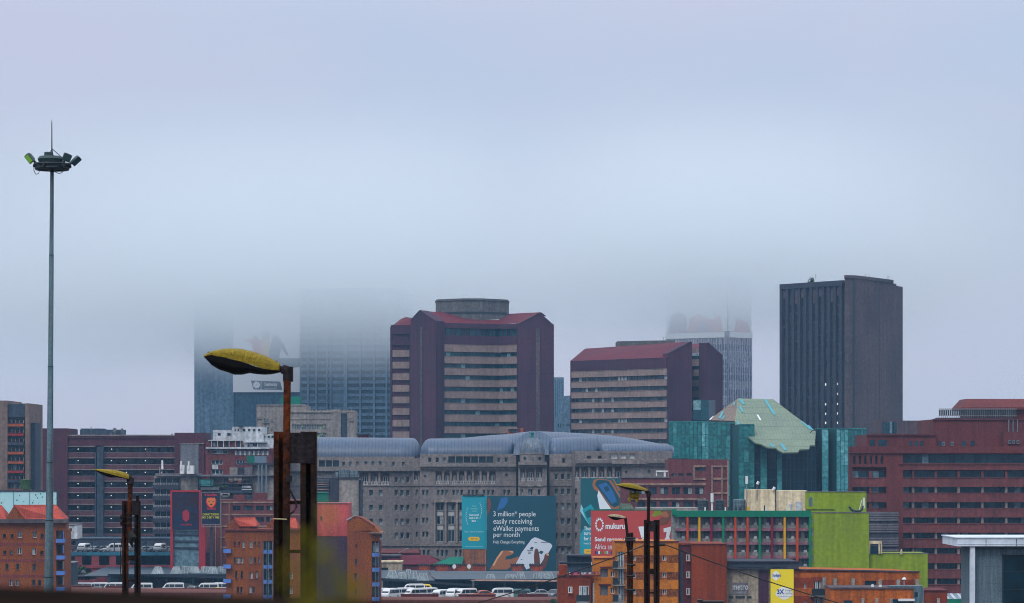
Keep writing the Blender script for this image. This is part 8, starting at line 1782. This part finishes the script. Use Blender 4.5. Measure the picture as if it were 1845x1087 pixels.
left = [(147, 616, 0, 'white minibus, leftmost of the left row beside the flats'), (176, 617, 12, 'white minibus second in the left row'), (206, 617, -4, 'white minibus just left of the twin rusty posts'), (255, 615, 4, 'white minibus just right of the twin rusty posts'), (312, 616, 3, 'white minibus alone in the middle of the left row'), (374, 615, 4, 'white minibus above the yellow car'), (396, 617, 8, 'white minibus at the left edge of the middle flats')]
for x, Y, rz, lb in left: clone(bus, lb, 'bus_white', G1, at(x, Y), D(rz))
clone(car, 'silver car facing the camera among the left minibuses', 'car_silver', None, at(347, 612), D(70), 1.1); clone(car, 'dark car behind the silver one in the left row', 'car_black', None, at(335, 618, .2), D(10), 1.1)
clone(car, 'yellow car at the foot of the middle flats', 'car_yellow', None, at(389, 600, .15), D(2), 1.1)
clone(car, 'small silver car nosing out between the slanted brick walls', 'car_silver', None, at(177, 604, .3), D(75))
# cars on the deck
Z = PZ(996.5, 641) + .01; G2 = 'cars parked on the raised deck'; car['group'] = G2; car.location = at(117, 645, Z); car.rotation_euler = (0, 0, D(20))
deck = [(bus, 151, 80, 'white minibus nose-on on the deck, near the left end', 'bus_white'), (car, 168, 75, 'silver car nose-on beside the deck minibus', 'car_silver'), (car, 184, 30, 'grey hatchback third from the left on the deck', 'car_grey'), (car, 194, 50, 'white car just left of the deck van', 'car_white'), (bus, 210, 12, 'white van side-on on the deck behind the rusty posts', 'bus_white'), (bus, 237, 70, 'white van glimpsed between the twin rusty posts', 'car_silver'), (car, 261, 20, 'silver estate right of the twin rusty posts on the deck', 'car_silver'), (car, 275, 60, 'grey car in the middle right of the deck', 'car_grey'), (bus, 288, 80, 'white minibus nose-on at the right end of the deck', 'car_white'), (car, 302, 40, 'silver car at the right end of the deck', 'car_silver')]
for src, x, rz, lb, m in deck: clone(src, lb, m, G2, at(x, 646, Z), D(rz), .95)
# ---------------------------------------------------------------- low brick walls in front of the rank
mat('low_brick', (.14, .030, .026), (.11, .026, .025), scale=.6, fine=4, fa=.4); mat('low_paving', (.14, .055, .042), (.11, .045, .038), scale=.4, fine=3, fa=.3)
def lowwall(label, x0, x1, y0, Y, ysl=None):
    f = Face((x0, Y), (x1, Y)); T = Thing('low_wall', label, 'wall', at((x0+x1)/2, Y)); mb = MB(); mb.mass(f, x0, x1, -.5, f.z(y0), 1.2, 0); T.part('brickwork', mb, 'low_brick')
    mb = MB(); mb.bx(f, x0-.5, x1+.5, y0-1, y0, -1.3, .15); T.part('coping', mb, 'low_paving')
lowwall('low dark brick wall in front of the first minibuses of the rank', 722, 790, 1071.5, 578); lowwall('low dark brick wall below the orange car', 826, 893, 1072, 577); lowwall('raised brick wall panel left of the red block', 933, 987, 1071.5, 574); lowwall('low grey-topped wall under the white van', 893, 933, 1078.5, 577)
lowwall('low brick wall in front of the left minibus row', 115, 164, 1056.5, 600); lowwall('low brick wall between the slanted gap and the rusty posts', 190, 222, 1057, 600); lowwall('low brick wall right of the rusty posts below the minibuses', 276, 410, 1061, 598)
f = Face((115, 590), (410, 590)); mb = MB(); mb.quad(f.p(0, f.z(1068), 0), f.p(f.u(410), f.z(1068), 0), P3(410, 1062, 598), P3(115, 1058, 598)); mb.quad(f.p(0, -.2, 0), f.p(f.u(410), -.2, 0), f.p(f.u(410), f.z(1068), 0), f.p(0, f.z(1068), 0)); o = mb.build('embankment', 'low_paving'); tag(o, kind='structure')
mb = MB(); f = Face((660, 560), (1006, 560)); mb.mass(f, 672, 1006, -.4, f.z(1081), 12, 0); o = mb.build('terrace', 'low_paving'); tag(o, kind='structure')
bush('bush', 'dusty green shrub in front of the grey car by the red block', 'bush', (PX(996, 548), 548, .2), 1.1, 1.0, 500, leaf=.22)
